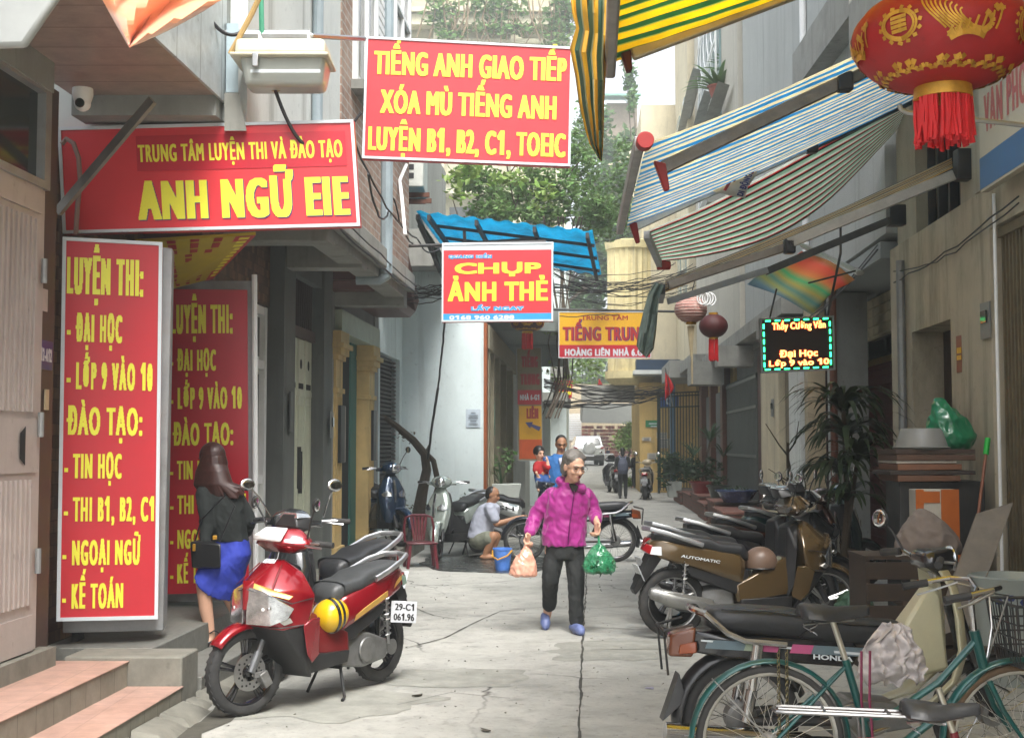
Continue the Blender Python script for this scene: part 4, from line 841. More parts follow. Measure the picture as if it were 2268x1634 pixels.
gs = plate('green and white sticker sign on the yellow house', at(1444, 938, 41.96), .42, .22, mat('sticker_green', '#2e7d4e', .4), name='sticker_sign', cat='sign', nrm='y')
MB().box(at(1446, 938, 41.95), (.26, .006, .035)).box(at(1448, 944, 41.95), (.2, .006, .03)).build('print_lines', SWHITE, gs, True)
for i, (px, py, w, h) in enumerate(((1466, 964, .34, .2), (1470, 978, .4, .22), (1432, 972, .3, .12), (1444, 1010, .3, .2), (1470, 988, .3, .12))):
    ntc = plate('pasted paper notice on the yellow house wall', at(px, py, 41.95-.004*i), w, h, mat('notice_paper2', '#b9b2a2', .8, var=.2), name='paper_notice', cat='notice', nrm='y'); ntc['group'] = 'pasted notices on the yellow wall'
    lb = ['topmost paper notice pasted right of centre on the yellow house', 'wider notice overlapping just below the topmost on the yellow house', 'pale scraped notice left of the others on the yellow house', 'lowest notice on the yellow house, near the scooter mirrors', 'thin notice strip under the wide one on the yellow house'][i]; ntc['label'] = lb
    q = MB()
    for k in range(3): q.box(at(px, py, 41.93-.004*i)+V((0, 0, h*.28-k*h*.28)), (w*random.uniform(.5, .85), .004, h*.1))
    q.build('print_lines', mat('print_grey', '#6f7780'), ntc, True)
rb_ = plate('small red sticker plate on the beige wall beside the dark doorway', ons(2124, 784, 3.295), .14, .33, mat('red_plate', '#7d2b22', .35), name='sticker_plate', cat='plate', nrm='-x')
MB().box(ons(2124, 776, 3.28), (.006, .1, .05)).box(ons(2124, 792, 3.28), (.006, .1, .04)).build('print_lines', SAMB, rb_, True)
rs_ = signboard('small red and yellow banner hung on the far white house railing', [(1227, 882), (1266, 882), (1266, 843), (1230, 843)], 36, SREDD, [('band', 1232, 1263, 853, 863, SYEL), ('band', 1230, 1264, 867, 874, SYEL)], frame=None, thick=.03)
# ================================================================ awnings
BLU = stripes('blue_stripe_cloth', [(0, '#f4ecd0'), (.46, '#62b4da'), (.96, '#bfe0ea')], .19, trans=.65)
YELG = stripes('yellow_green_cloth', [(0, '#ffe040'), (.5, '#5f9468'), (.9, '#c3cc80')], .19, trans=.7)
REDG = stripes('red_green_cloth', [(0, '#e4e8e0'), (.28, '#d0252b'), (.42, '#3a4642'), (.62, '#b5d2c0')], .21, trans=.6)
def sheet(P1, P2, Q1, Q2, sag=.06, nu=14, nv=12, wob=.012):
    rows = []; L_ = (V(P2)-V(P1)).length
    for i in range(nu+1):
        a = V(P1).lerp(V(P2), i/nu); b = V(Q1).lerp(V(Q2), i/nu); r = []
        for j in range(nv+1):
            t = j/nv; p = a.lerp(b, t); p.z -= sag*4*t*(1-t)+wob*math.sin(i*1.9+j*.7); r.append(p)
        rows.append(r)
    return rows, L_, nu
def barbox(a, b, w, h, mb=None):
    a, b = V(a), V(b); mb = mb or MB(); d = (b-a).normalized(); x = d.cross(V((0, 0, 1))).normalized()*w/2; z = x.cross(d).normalized()*h/2
    return mb.hexa([a-x-z, a+x-z, a+x+z, a-x+z, b-x-z, b+x-z, b+x+z, b-x+z])
REDP = mat('red_plastic_cap', '#9c2320', .45)
# blue and cream awning
P1, P2 = at(1432, 318, 9.1), at(1388, 503, 13.0); Q1, Q2 = at(2333, -83, 9.1), at(2025, 222, 13.0)
aw = thing('awning', 'blue and cream striped awning on folding arms above the parked scooters', 'awning', Q2)
r, L_, nu = sheet(P1, P2, Q1, Q2, .05); MB().cloth(r, lambda a, b: (a/nu*L_, b/12)).build('canvas', BLU, aw, True, fixn=False, solid=.004)
barbox(at(1415, 318, 9.05), at(1373, 508, 13.05), .07, .11).build('front_bar', mat('scuffed_aluminium', (.36, .35, .33), .5, .7, var=.25, scale=4), aw, True, bevel=.01)
q = at(1428, 314, 9.0); MB().lathe([(.02, -.06), (.062, -.06), (.062, .05), (.02, .05)], q, 'y', 18).build('end_cap', REDP, aw, True, bevel=.006)
for (a, b, c), Y, m in ((((1468, 372), (1870, 180), (2110, 62)), 9.55, mat('brown_aluminium', (.20, .18, .16), .4, .6, var=.25)), (((1408, 500), (1798, 322), (2030, 218)), 12.88, ALU)):
    barbox(at(*a, Y), at(*b, Y), .06, .1).build('folding_arm', m, aw, True, bevel=.008); barbox(at(b[0]-6, b[1]+6, Y+.03), at(*c, Y+.03), .05, .085).build('folding_arm', mat('dark_arm', (.09, .09, .085), .45, .5, var=.3), aw, True, bevel=.008)
    el = at(b[0], b[1]+2, Y); MB().box(el, (.12, .12, .15)).build('elbow_joint', DARK, aw, True, bevel=.02)
    kn = at(a[0]-6, a[1]+3, Y); MB().hull([kn+V((-.05, -.04, .06)), kn+V((.04, -.04, .04)), kn+V((.07, -.03, -.16)), kn+V((.03, -.03, -.17)), kn+V((-.05, .04, .06)), kn+V((.04, .04, .04)), kn+V((.07, .03, -.16)), kn+V((.03, .03, -.17))]).build('arm_knuckle', REDP, aw, True, bevel=.01)
# torn advert caught on it
tp = [at(1580, 428, 12.8), at(1648, 442, 12.8), at(1692, 342, 12.75), at(1625, 352, 12.75)]
t = thing('torn_poster', 'torn white advert scrap with red and blue letters caught on the blue awning arm', 'poster', tp[0])
gr = []
for i in range(5):
    gr.append([tp[0].lerp(tp[1], i/4).lerp(tp[3].lerp(tp[2], i/4), j/4)+V((random.uniform(-.012, .012), -.03-.02*math.sin(i+j), random.uniform(-.015, .015))) for j in range(5)])
MB().cloth(gr).build('sheet', mat('scrap_white', '#c6c3b8', .7, var=.12), t, True, fixn=False, solid=.004)
o_ = V((0, -.075, 0)); letter(MB(), 'T', tp[0]+o_, tp[1]+o_, tp[3]+o_, (.12, .42, .08, .42), (.07, .03)).build('lettering', STXR, t, True, smooth=0)
letter(MB(), 'DI ĐỘNG', tp[1]+o_, tp[2]+o_, tp[0]+o_, (.02, .5, .1, .3), (.05, .03)).build('lettering', SNAVY, t, True, smooth=0); letter(MB(), 'N', tp[0]+o_, tp[1]+o_, tp[3]+o_, (.5, .8, .66, .92), (.07, .03)).build('lettering', STXR, t, True, smooth=0)
letter(MB(), '03', tp[0]+o_, tp[1]+o_, tp[3]+o_, (.08, .42, .6, .8), (.05, .03)).build('lettering', SNAVY, t, True, smooth=0)
# sagging red, green and white awning beyond it
aw = thing('awning', 'sagging red green and white striped awning hanging lower beyond the blue one', 'awning', at(2030, 235, 13.3))
top = [(1432, 512), (1560, 458), (1700, 385), (1830, 315), (1940, 262), (2030, 224)]; bot = [(1456, 580), (1570, 566), (1700, 530), (1815, 462), (1920, 360), (2034, 234)]
def crv(pts, t):
    n = len(pts)-1; i = min(int(t*n), n-1); f = t*n-i; p0, p1, p2, p3 = pts[max(i-1, 0)], pts[i], pts[i+1], pts[min(i+2, n)]
    return tuple(.5*((2*p1[k])+(-p0[k]+p2[k])*f+(2*p0[k]-5*p1[k]+4*p2[k]-p3[k])*f*f+(-p0[k]+3*p1[k]-3*p2[k]+p3[k])*f**3) for k in (0, 1))
rows = []
for i in range(17):
    row = []
    for j in range(21):
        a, b = crv(top, j/20), crv(bot, j/20); f = i/16; g_ = f**.9
        p = at(a[0]+(b[0]-a[0])*g_, a[1]+(b[1]-a[1])*g_, 13.1+1.6*f*(1-(j/20)**3)); row.append(p)
    rows.append(row)
MB().cloth(rows, lambda a, b: (a/16*2.05, b/20)).build('canvas', REDG, aw, True, fixn=False, solid=.004)
barbox(at(1432, 520, 13.1), at(1462, 588, 14.75), .06, .08).build('front_bar', GREYMET, aw, True); k = at(1470, 588, 14.7); MB().box(k, (.16, .1, .1)).build('arm_knuckle', REDP, aw, True, bevel=.02)
# half rolled gold striped awning below
aw = thing('awning', 'half rolled gold striped awning with long metal arms below the others', 'awning', at(2135, 370, 11))
GOLD = stripes('gold_stripe_cloth', [(0, '#c9a05a'), (.3, '#3b2a1c'), (.45, '#d8cba8'), (.62, '#4a3523')], .085, trans=.2)
r, L_, nu = sheet(at(1470, 648, 11.0), at(1474, 622, 11.5), at(2110, 372, 11.0), at(2108, 350, 11.5), .03, 8, 14, .004); MB().cloth(r, lambda a, b: (a/nu*.42, b/14)).build('canvas', GOLD, aw, True, fixn=False, solid=.006)
barbox(at(1480, 632, 10.95), at(1750, 545, 10.95), .06, .07).build('folding_arm', mat('brown_aluminium', (.2, .18, .16)), aw, True, bevel=.008)
barbox(at(1745, 540, 10.9), at(2112, 388, 10.9), .06, .09).build('folding_arm', mat('worn_aluminium', (.42, .41, .38), .45, .7, var=.2), aw, True, bevel=.008); MB().box(at(1748, 546, 10.92), (.1, .1, .13)).build('elbow_joint', DARK, aw, True, bevel=.02)
MB().box(at(2138, 366, 11.0), (.17, .14, .27)).build('wall_bracket', mat('black_bracket', (.02, .02, .02), .5), aw, True, bevel=.01)
barbox(at(1478, 668, 12.4), at(1700, 598, 12.4), .05, .06).build('folding_arm', GREYMET, aw, True); barbox(at(1695, 602, 12.45), at(1990, 480, 12.45), .05, .07).build('folding_arm', mat('dark_arm', (.09, .09, .085)), aw, True); MB().box(at(1985, 478, 12.45), (.16, .14, .2)).build('wall_bracket', DARK, aw, True, bevel=.01)
barbox(at(1466, 640, 10.95), at(1462, 662, 12.5), .06, .09).build('front_bar', DARK, aw, True)
# ragged grey cloth hanging from its end
def hanging(name, label, cat, left, right, Y, m, ncol=12, fold=.05, seed=0., uvp=None, solid=.006):
    n = len(left); rows = []
    for i in range(n):
        row = []
        for j in range(ncol+1):
            t = j/ncol; x = left[i][0]+(right[i][0]-left[i][0])*t; y = left[i][1]+(right[i][1]-left[i][1])*t
            row.append(at(x, y, Y+fold*math.sin(t*11+seed+i*.35)+fold*.5*math.sin(t*23+i*.8)))
        rows.append(row)
    o = MB().cloth(rows, (lambda a, b: (b/ncol*uvp+.02*math.sin(a), a/n)) if uvp else None).build(name, m, loc=rows[0][0], fixn=False, solid=solid); return tag(o, label, cat)
hanging('tarpaulin', 'ragged grey green cloth dangling from the gold awning end', 'cloth', [(1452, 625), (1436, 650), (1425, 690), (1415, 735), (1410, 765), (1418, 780)], [(1470, 632), (1460, 660), (1456, 700), (1452, 740), (1447, 772), (1432, 792)], 10.9, mat('grey_green_cloth', '#6f7f78', .55, var=.35, scale=9), fold=.04)
# yellow and green awning overhead, lengthened out of view to shade the right side
P2 = at(1352, 135, 7.0); P1 = P2+V((-.0, -4.4, 0))+V((-K*4.4, 0, 0)); zq = P2.z+1.17; Q1, Q2 = W(3.2, 2.6, zq), W(3.2, 7.0, zq)
aw = thing('awning', 'yellow and green striped awning overhead at the top of the view', 'awning', Q2)
r, L_, nu = sheet(P1, P2, Q1, Q2, .05); MB().cloth(r, lambda a, b: (a/nu*L_, b/12)).build('canvas', YELG, aw, True, fixn=False, solid=.004)
barbox(at(1366, -150, 5.05), at(1351, 152, 7.05), .06, .12).build('front_bar', mat('scuffed_aluminium', (.36, .35, .33)), aw, True, bevel=.015)
barbox(at(1398, 118, 6.9), at(1900, -70, 6.9), .055, .085).build('folding_arm', mat('tan_aluminium', (.45, .4, .28), .45, .6, var=.2), aw, True, bevel=.01); kn = at(1384, 118, 6.92)
MB().hull([kn+V((x, y, z)) for x, z in ((-.04, .05), (.03, .04), (.04, -.1), (.01, -.11)) for y in (-.03, .03)]).build('arm_knuckle', mat('dark_red_knuckle', '#5a201e', .5), aw, True, bevel=.01)
hanging('torn_cloth', 'torn yellow and green cloth strip hanging in front of the large red board', 'cloth', [(1262, -30), (1268, 30), (1276, 62), (1263, 108), (1275, 170), (1283, 230), (1297, 290), (1306, 318), (1327, 352)], [(1346, -30), (1345, 30), (1342, 80), (1341, 130), (1340, 180), (1337, 230), (1336, 290), (1335, 330), (1333, 358)], 6.75,
    stripes('torn_stripe_cloth', [(0, '#c9961a'), (.42, '#33503a'), (.85, '#8f8f6a')], .5, trans=.2), fold=.05, uvp=1.6)
# orange satin flag top left
fl = [[], []]; rows = []
for i in range(15):
    t = i/14; a = V((222-20*(1-t)*0, 0)).lerp if False else None
    x0 = 215+(287-215)*t; y0 = -20+(106+20)*t; x1 = 520+(287-520)*t; y1 = -20+(106+20)*t+7*math.sin(t*PI)
    rows.append([at(x0+(x1-x0)*j/10, y0+(y1-y0)*j/10+4*math.sin(j*.9)*(1-t), 3.4+.04*math.sin(j*1.1+t*4)) for j in range(11)])
satin = mat('orange_satin', '#f2a277', .35, var=.05); satin.node_tree.nodes['Principled BSDF'].inputs['Sheen Weight'].default_value = .5
o = MB().cloth(rows).build('flag', satin, loc=rows[0][0], fixn=False, solid=.003); tag(o, 'orange satin flag hanging at the top left, pointed end down', 'flag')
a = at(215, -22, 3.4); fp = MB().tube([V((-3.0, 3.4, a.z)), at(530, -22, 3.4)], .012, 6).build('flag_pole', mat('bamboo', '#a98c58'), o, True)
q = [at(-1740, 150, 2.9), at(52, 101, 2.9), at(132, -15, 2.9), at(-1740, -60, 2.9)]
tag(MB().slab(q, .03).build('sign_box', mat('white_box', '#8f918e', .5), loc=q[0], bevel=.01), 'pale signbox corner jutting in at the top left corner', 'sign box')
# ================================================================ lanterns
LRED = mat('lantern_red', '#960c10', .55, var=.12, scale=9, stain='#7d0a0c', samt=.4); LGOLD = mat('lantern_gold', '#b98a2c', .4, .5, var=.2, scale=30)
def lantern(label, c, rx, rz, px=None, body=LRED, deco=True, tas=.25, tasr=.1, group=None, cat='lantern', tm=None):
    c = V(c); t = thing('lantern', label, cat, c, group=group); n = 48; m = 20; rr = []
    def pt(th, ph, e=0.): k = 1+.018*abs(math.sin(th*12)) ; return c+V((math.cos(th)*math.cos(ph)*(rx*k+e), math.sin(th)*math.cos(ph)*(rx*k+e), math.sin(ph)*(rz+e)))
    for i in range(m+1):
        ph = -1.25+2.5*i/m; rr.append([pt(2*PI*k/n, ph) for k in range(n)])
    MB().rings(rr).build('body', body, t, True, smooth=60)
    zb = c.z+math.sin(-1.25)*rz; rb = math.cos(1.25)*rx
    for z, s_ in ((zb, 1), (c.z+math.sin(1.25)*rz, -1)): MB().lathe([(rb*1.02, 0), (rb*1.05, -.045*rx*3*s_), (rb*.9, -.045*rx*3*s_)], (c.x, c.y, z), 'z', 24).build('metal_collar', LGOLD, t, True)
    if tas:
        tb = MB()
        for k in range(int(90)):
            a = random.uniform(0, 2*PI); r_ = rb*random.uniform(.85, 1.0); l = tas*random.uniform(.88, 1.05); p = V((c.x+math.cos(a)*r_, c.y+math.sin(a)*r_, zb-.13*rx))
            tb.tube([p, p+V((random.uniform(-.006, .006), random.uniform(-.006, .006), -l*.5)), p+V((random.uniform(-.012, .012), random.uniform(-.01, .01), -l))], rb*.07, 4)
        tb.build('tassel', tm or mat('tassel_red', '#c01a20', .6, var=.15), t, True)
    if deco:
        d = MB()
        def strip(pts, w):
            P = [pt(a, b, .004) for a, b in pts]; 
            for i in range(len(P)-1):
                x = (P[i+1]-P[i]).normalized(); nn = (P[i]-c).normalized(); k0 = x.cross(nn).normalized()*w; w1 = k0
                d.poly(P[i]-k0, P[i+1]-w1, P[i+1]+w1, P[i]+k0)
        for cth in [-PI/2+k*PI/2 for k in range(4)]:
            off = .12
            # bird: long curling tail, wing feathers, body, head
            for f in range(9):
                g_ = f/8; strip([(cth-.28+.04*f-.26*math.sin(s*2.1)*(1-.3*g_), -.28+.86*s-.06*f*s+(-.25*max(0, s-.75))) for s in [i/9 for i in range(10)]], .003*rx/.3)
            for f in range(7): strip([(cth-.26+.09*f+.05*s, -.42+.02*f+(.18+.03*f)*s) for s in [i/4 for i in range(5)]], .004*rx/.3)
            strip([(cth-.25+s*.42, -.42+.1*math.sin(s*3)) for s in [i/6 for i in range(7)]], .016*rx/.3)
            strip([(cth+.12+.1*math.sin(s*3), -.36+s*.34) for s in [i/6 for i in range(7)]], .01*rx/.3)
            for k in range(6): a = 2*PI*k/6; strip([(cth+.3, .08), (cth+.3+.07*math.cos(a), .08+.08*math.sin(a))], .006*rx/.3)
            # round medallion
            mth = cth+PI/4
            for rr_ in (.17, .2): strip([(mth+math.cos(a)*rr_, -.1+math.sin(a)*rr_*1.35) for a in [i*PI/14 for i in range(29)]], .004*rx/.3)
            for k in range(14): a = 2*PI*k/14; strip([(mth+math.cos(a)*.23, -.1+math.sin(a)*.31), (mth+math.cos(a+.2)*.25, -.1+math.sin(a+.2)*.34)], .006*rx/.3)
            for k in range(4): strip([(mth-.09, -.22+.08*k), (mth+.09, -.2+.08*k)], .006*rx/.3)
            strip([(mth, -.24), (mth+.01, .06)], .006*rx/.3)
        for k in range(26):
            a = 2*PI*k/26; strip([(a+math.cos(b)*.1, -.95+math.sin(b)*.1) for b in [i*PI/6 for i in range(7)]], .008*rx/.3)
            if k % 3 != 2: strip([(a-.04, -.78), (a+.06, -.74), (a+.12, -.79)], .011*rx/.3)
        d.build('gold_print', LGOLD, t, True, smooth=0)
    return t
bigc = at(2086, 88, 4.5)
lantern('large red lantern with gold phoenix print and red tassel near the top right', bigc, .31, .185, tas=.16)
MB_c = MB().tube([bigc+V((0, 0, .18)), bigc+V((0, 0, 1.4))], .006, 5).build('cord', BLACKW, bpy.data.objects['lantern'], True)
hk = MB().tube([at(1992, 232, 5.4), at(1996, 244, 5.4), at(2010, 250, 5.4), at(2040, 253, 5.4), at(2400, 292, 5.4)], .011, 6).build('hook_rod', GREYMET, loc=at(2040, 253, 5.4)); tag(hk, 'thin grey hooked rod passing behind the big lantern tassel', 'rod')
FAD = mat('faded_lantern', '#b07f76', .7, var=.25, scale=14, stain='#c9bdb0', samt=.7, sscale=5)
lt = lantern('faded pink paper lantern hanging by a white coil of wire', at(1530, 685, 15.5), .195, .165, body=FAD, deco=False, tas=0)
rg = MB()
for k in range(12):
    ph = -1.15+k*.21; rg.tube([at(1530, 685, 15.5)+V((math.cos(a)*math.cos(ph)*.2, math.sin(a)*math.cos(ph)*.2, math.sin(ph)*.17)) for a in [i*PI/14 for i in range(29)]], .0035, 4, cap=False)
rg.build('hoop', mat('hoop_pale', '#b9a59a', .6), lt, True); MB().tube([at(1530, 722, 15.5), at(1531, 790, 15.5)], [.05, .012], 6).tube([at(1532, 735, 15.5), at(1533, 850, 15.5)], .012, 5).build('tassel', mat('pale_tassel', '#b9a988', .7), lt, True); MB().tube([at(1530, 655, 15.5), at(1545, 600, 15.5)], .006, 4).build('cord', BLACKW, lt, True)
cl = MB()
for k in range(4): cl.tube([at(1556+6*k, 660+2*(k % 2), 15.3)+V((math.cos(a)*.065, .01*k, math.sin(a)*.075)) for a in [i*PI/10 for i in range(21)]], .008, 5, cap=False)
tag(cl.build('wire_coil', WHITE, loc=at(1560, 660, 15.3)), 'loose coil of white wire beside the faded pink lantern', 'wire')
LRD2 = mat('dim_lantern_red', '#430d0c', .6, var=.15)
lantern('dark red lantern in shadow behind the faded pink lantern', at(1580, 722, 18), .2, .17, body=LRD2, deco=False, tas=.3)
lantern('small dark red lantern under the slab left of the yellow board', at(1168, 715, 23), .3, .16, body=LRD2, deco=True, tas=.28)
# ================================================================ lamps, cameras, units, braces on the left
lp = thing('street_light', 'cream floodlight with frosted cover hung from the pipe arm', 'lamp', at(628, 140, 8.1))
c = at(629, 118, 8.1); wx_ = .29
MB().hexa([c+V((-wx_, -.17, -.055)), c+V((wx_, -.17, -.055)), c+V((wx_, .17, -.055)), c+V((-wx_, .17, -.055)), c+V((-wx_*.97, -.15, .055)), c+V((wx_*.97, -.15, .055)), c+V((wx_*.97, .15, .055)), c+V((-wx_*.97, .15, .055))]).build('housing', mat('cream_enamel', '#c9c4ae', .4), lp, True, bevel=.03, bseg=3)
MB().box(c+V((0, 0, -.06)), (.62, .38, .025)).build('rim', mat('cream_enamel', '#c9c4ae'), lp, True, bevel=.01)
c2 = at(634, 167, 8.1)
MB().hexa([c2+V((-.245, -.11, -.1)), c2+V((.245, -.11, -.1)), c2+V((.245, .11, -.1)), c2+V((-.245, .11, -.1)), c2+V((-.275, -.15, .1)), c2+V((.275, -.15, .1)), c2+V((.275, .15, .1)), c2+V((-.275, .15, .1))]).build('diffuser', mat('frosted_cover', '#a7aba4', .3, var=.06, coat=.4), lp, True, bevel=.035, bseg=3)
MB().box(at(632, 158, 7.95), (.44, .006, .02)).build('reflector_strip', SWHITE, lp, True); MB().box(at(566, 133, 7.92), (.04, .03, .09)).build('latch', STEEL, lp, True, bevel=.005)
MB().box(at(632, 97, 8.1), (.34, .12, .012)).box(at(578, 92, 8.1), (.012, .12, .06)).box(at(686, 92, 8.1), (.012, .12, .06)).build('bracket', WHITE, lp, True)
MB().tube([at(595, 197, 8.1), at(612, 204, 8.1), at(625, 198, 8.1)], .006, 5).build('cable', mat('tan_cable', '#a08f6a', .6), lp, True)
pl_ = MB().hexa([V(p) for p in (at(497, 290, 8.14), at(546, 290, 8.14), at(546, 290, 8.28), at(497, 290, 8.28), at(497, 206, 8.14), at(530, 206, 8.14), at(530, 206, 8.28), at(497, 206, 8.28))]).build('beam_stub', SLAB, loc=at(520, 250, 8.1)); tag(pl_, 'painted concrete beam end beside the canopy under the pipe arm', 'beam')
ps = MB().hexa([V(p) for p in (at(500, 205, 8.16), at(527, 205, 8.16), at(527, 205, 8.28), at(500, 205, 8.28), at(502, 52, 8.16), at(529, 52, 8.16), at(529, 52, 8.28), at(502, 52, 8.28))]).build('mounting_post', mat('pale_blue_steel', '#9fb0b6', .5), loc=at(512, 205, 8.2)); tag(ps, 'pale blue steel post that holds the pipe arm', 'post')
tag(MB().tube([at(590, -40, 7.98), at(558, 30, 8.0), at(510, 120, 8.0)], .018, 7).build('bamboo_pole', mat('bamboo', '#a98c58', .6, var=.2), loc=at(558, 30, 8.0)), 'bamboo pole leaning beside the pipe arm', 'pole')
tag(MB().tube([at(578, -30, 8.22), at(580, 78, 8.22)], .018, 6).build('green_pipe', mat('green_pvc', '#3f8a6c', .5), loc=at(578, 0, 8.22)), 'thin green pipe rising behind the pipe arm', 'pipe')
tag(barbox(at(338, 222, 7.5), at(128, 470, 7.75), .03, .055).build('diagonal_brace', mat('brace_steel', (.2, .19, .17), .45, .7, var=.2), loc=at(128, 470, 7.75)), 'grey diagonal steel brace crossing the wide red board', 'brace')
tag(MB().tube([at(137, 320, 8.1), at(147, 308, 8.1), at(163, 318, 8.08), at(174, 350, 8.08), at(178, 400, 8.08), at(172, 455, 8.08), at(168, 520, 8.08)], .016, 7).build('conduit', mat('dusty_conduit', '#8a6f68', .6), loc=at(168, 520, 8.08)), 'bent dusty cable conduit in front of the wide red board', 'conduit')
cv = thing('security_camera', 'white dome camera under the panelled canopy', 'camera', at(183, 225, 7.6)); c = at(183, 222, 7.6)
MB().lathe([(.02, .08), (.06, .07), (.062, .03), (.05, -.01)], c, 'z', 16).build('mount', WHITE, cv, True); MB().ell(c+V((0, 0, -.02)), (.05, .05, .05)).build('dome', WHITE, cv, True); MB().lathe([(.002, 0), (.028, .0), (.028, .012)], c+V((.0, -.055, -.03)), 'y', 14).build('lens', GLASSD, cv, True)
ac = thing('air_conditioner', 'white air conditioner unit on rusty brackets beyond the school wall', 'air conditioner', at(912, 405, 16.4)); c = at(910, 378, 16.4)
MB().box(c, (.38, .8, .58)).build('casing', mat('ac_white', '#b7bab3', .5), ac, True, bevel=.015)
vg = MB()
for k in range(4): vg.box(c+V((-.04, -.4, .18-.11*k)), (.22, .012, .07))
vg.build('vent_slot', DARK, ac, True); MB().box(c+V((.0, -.1, -.34)), (.5, .05, .06)).box(c+V((.0, .3, -.34)), (.5, .05, .06)).box(c+V((-.05, -.1, -.43)), (.5, .04, .05)).build('bracket', mat('rust_iron', '#5a3524', .8, var=.3), ac, True)
# ================================================================ blue canopy over the lane
bc = thing('canopy', 'bright blue corrugated canopy on a rusty frame above the CHỤP board', 'canopy', at(920, 480, 16.3))
n1, n2, f1, f2 = at(922, 468, 16.0), at(1312, 512, 16.0), at(990, 560, 19.0), at(1332, 610, 18.6)
rows = []
for i in range(41):
    t = i/40; a, b = n1.lerp(n2, t), f1.lerp(f2, t); dz = .018*math.sin(i*1.6); rows.append([a.lerp(b, j/6)+V((0, 0, dz)) for j in range(7)])
CYAN = mat('blue_sheet', '#35bfdc', .4, var=.12, scale=3, stain='#1b7f96', samt=.6, sscale=2.5); nt, b_, src = base_link(CYAN); tr = nt.nodes.new('ShaderNodeBsdfTranslucent'); nt.links.new(src, tr.inputs[0]); ms = nt.nodes.new('ShaderNodeMixShader'); ms.inputs[0].default_value = .7
nt.links.new(b_.outputs[0], ms.inputs[1]); nt.links.new(tr.outputs[0], ms.inputs[2]); nt.links.new(ms.outputs[0], nt.nodes['Material Output'].inputs[0])
MB().cloth(rows).build('corrugated_sheet', CYAN, bc, True, fixn=False, solid=.004)
fm = MB()
for t in (.07, .34, .67, .97): a, b = n1.lerp(n2, t), f1.lerp(f2, t); barbox(a+V((0, 0, -.06)), b+V((0, 0, -.06)), .04, .07, fm)
for f in (.22, .5, .8): a, b = n1.lerp(f1, f), n2.lerp(f2, f); barbox(a+V((.1, 0, -.05)), b+V((0, 0, -.05)), .03, .04, fm)
barbox(at(962, 545, 16.2), at(1190, 530, 16.4), .04, .05, fm); barbox(at(1028, 505, 16.2), at(1030, 545, 16.2), .03, .04, fm); barbox(at(925, 480, 16.1), at(975, 600, 18), .05, .06, fm)
fm.build('frame', IRON, bc, True); MB().poly(at(930, 488, 16.2), at(985, 570, 17.5), at(1000, 640, 20.5), at(985, 630, 20.5), at(925, 500, 16.5)).build('side_sheet', mat('mossy_sheet', '#46605a', .7, var=.3), bc, True, solid=.01)
# ================================================================ cables
def bundle(label, runs, m=BLACKW, loc=None, r=.007, jit=.02):
    mb = MB()
    for a, b, sag in runs: wire(mb, a, b, sag, r*random.uniform(.7, 1.4), 12, jit)
    return tag(mb.build('cable_bundle', m, loc=loc or runs[0][0]), label, 'cables')
ru = []
for i in range(16): ru.append((at(870+random.uniform(-80, 20), 625+random.uniform(0, 40), 19.5), at(985, 628+random.uniform(-6, 40), 17.5), random.uniform(0, .12)))
bundle('tangle of black cables along the pale blue wall behind the CHỤP board', ru)
ru = []
for i in range(18): ru.append((at(1225, 590+random.uniform(-4, 70), 22), at(1490+random.uniform(-20, 60), 590+random.uniform(-8, 60), 27), random.uniform(.02, .35)))
ru += [(at(1225, 520, 21), at(1420, 505, 24), .2), (at(1240, 700, 21.8), at(1420, 690, 25), .02)]
bundle('many black cables crossing the lane above the yellow board', ru)
ru = []
for i in range(12): ru.append((at(1205, 850+random.uniform(-12, 12), 34), at(1480, 868+random.uniform(-14, 14), 40), random.uniform(-.05, .4)))
for i in range(9): ru.append((at(1205, 895+random.uniform(-10, 8), 33), at(1490, 862+random.uniform(-4, 6), 40), random.uniform(0, .3)))
bundle('sagging cables crossing the lane below the yellow board', ru, r=.011, jit=.04)
bundle('single dark hose hanging down the pale blue wall from the CHỤP board', [(at(985, 713, 15.3), at(970, 860, 17.5), .02), (at(970, 860, 17.5), at(945, 1035, 20.6), -.05)], r=.016, jit=.004)
bundle('dark cable drooping over the floodlight arm', [(at(455, 25, 7.9), at(540, 68, 8.05), .08), (at(610, 200, 8.1), at(700, 330, 8.28), .1), (at(800, 250, 9.6), at(745, 345, 9.6), -.03)], r=.012, jit=0)
bundle('loose wires and white tubes down the school overhang corner', [(at(815, 385, 11), at(860, 470, 13), .2), (at(872, 440, 14.4), at(925, 545, 15.6), .15), (at(925, 530, 15.6), at(975, 545, 16), .12)], r=.011, jit=.01)
tag(MB().tube([at(900, 365, 15), at(885, 400, 14.8), at(890, 440, 14.6), at(897, 520, 14.4)], .022, 6).build('white_tube', WHITE, loc=at(897, 520, 14.4)), 'white plastic tube hanging off the school overhang', 'tube')
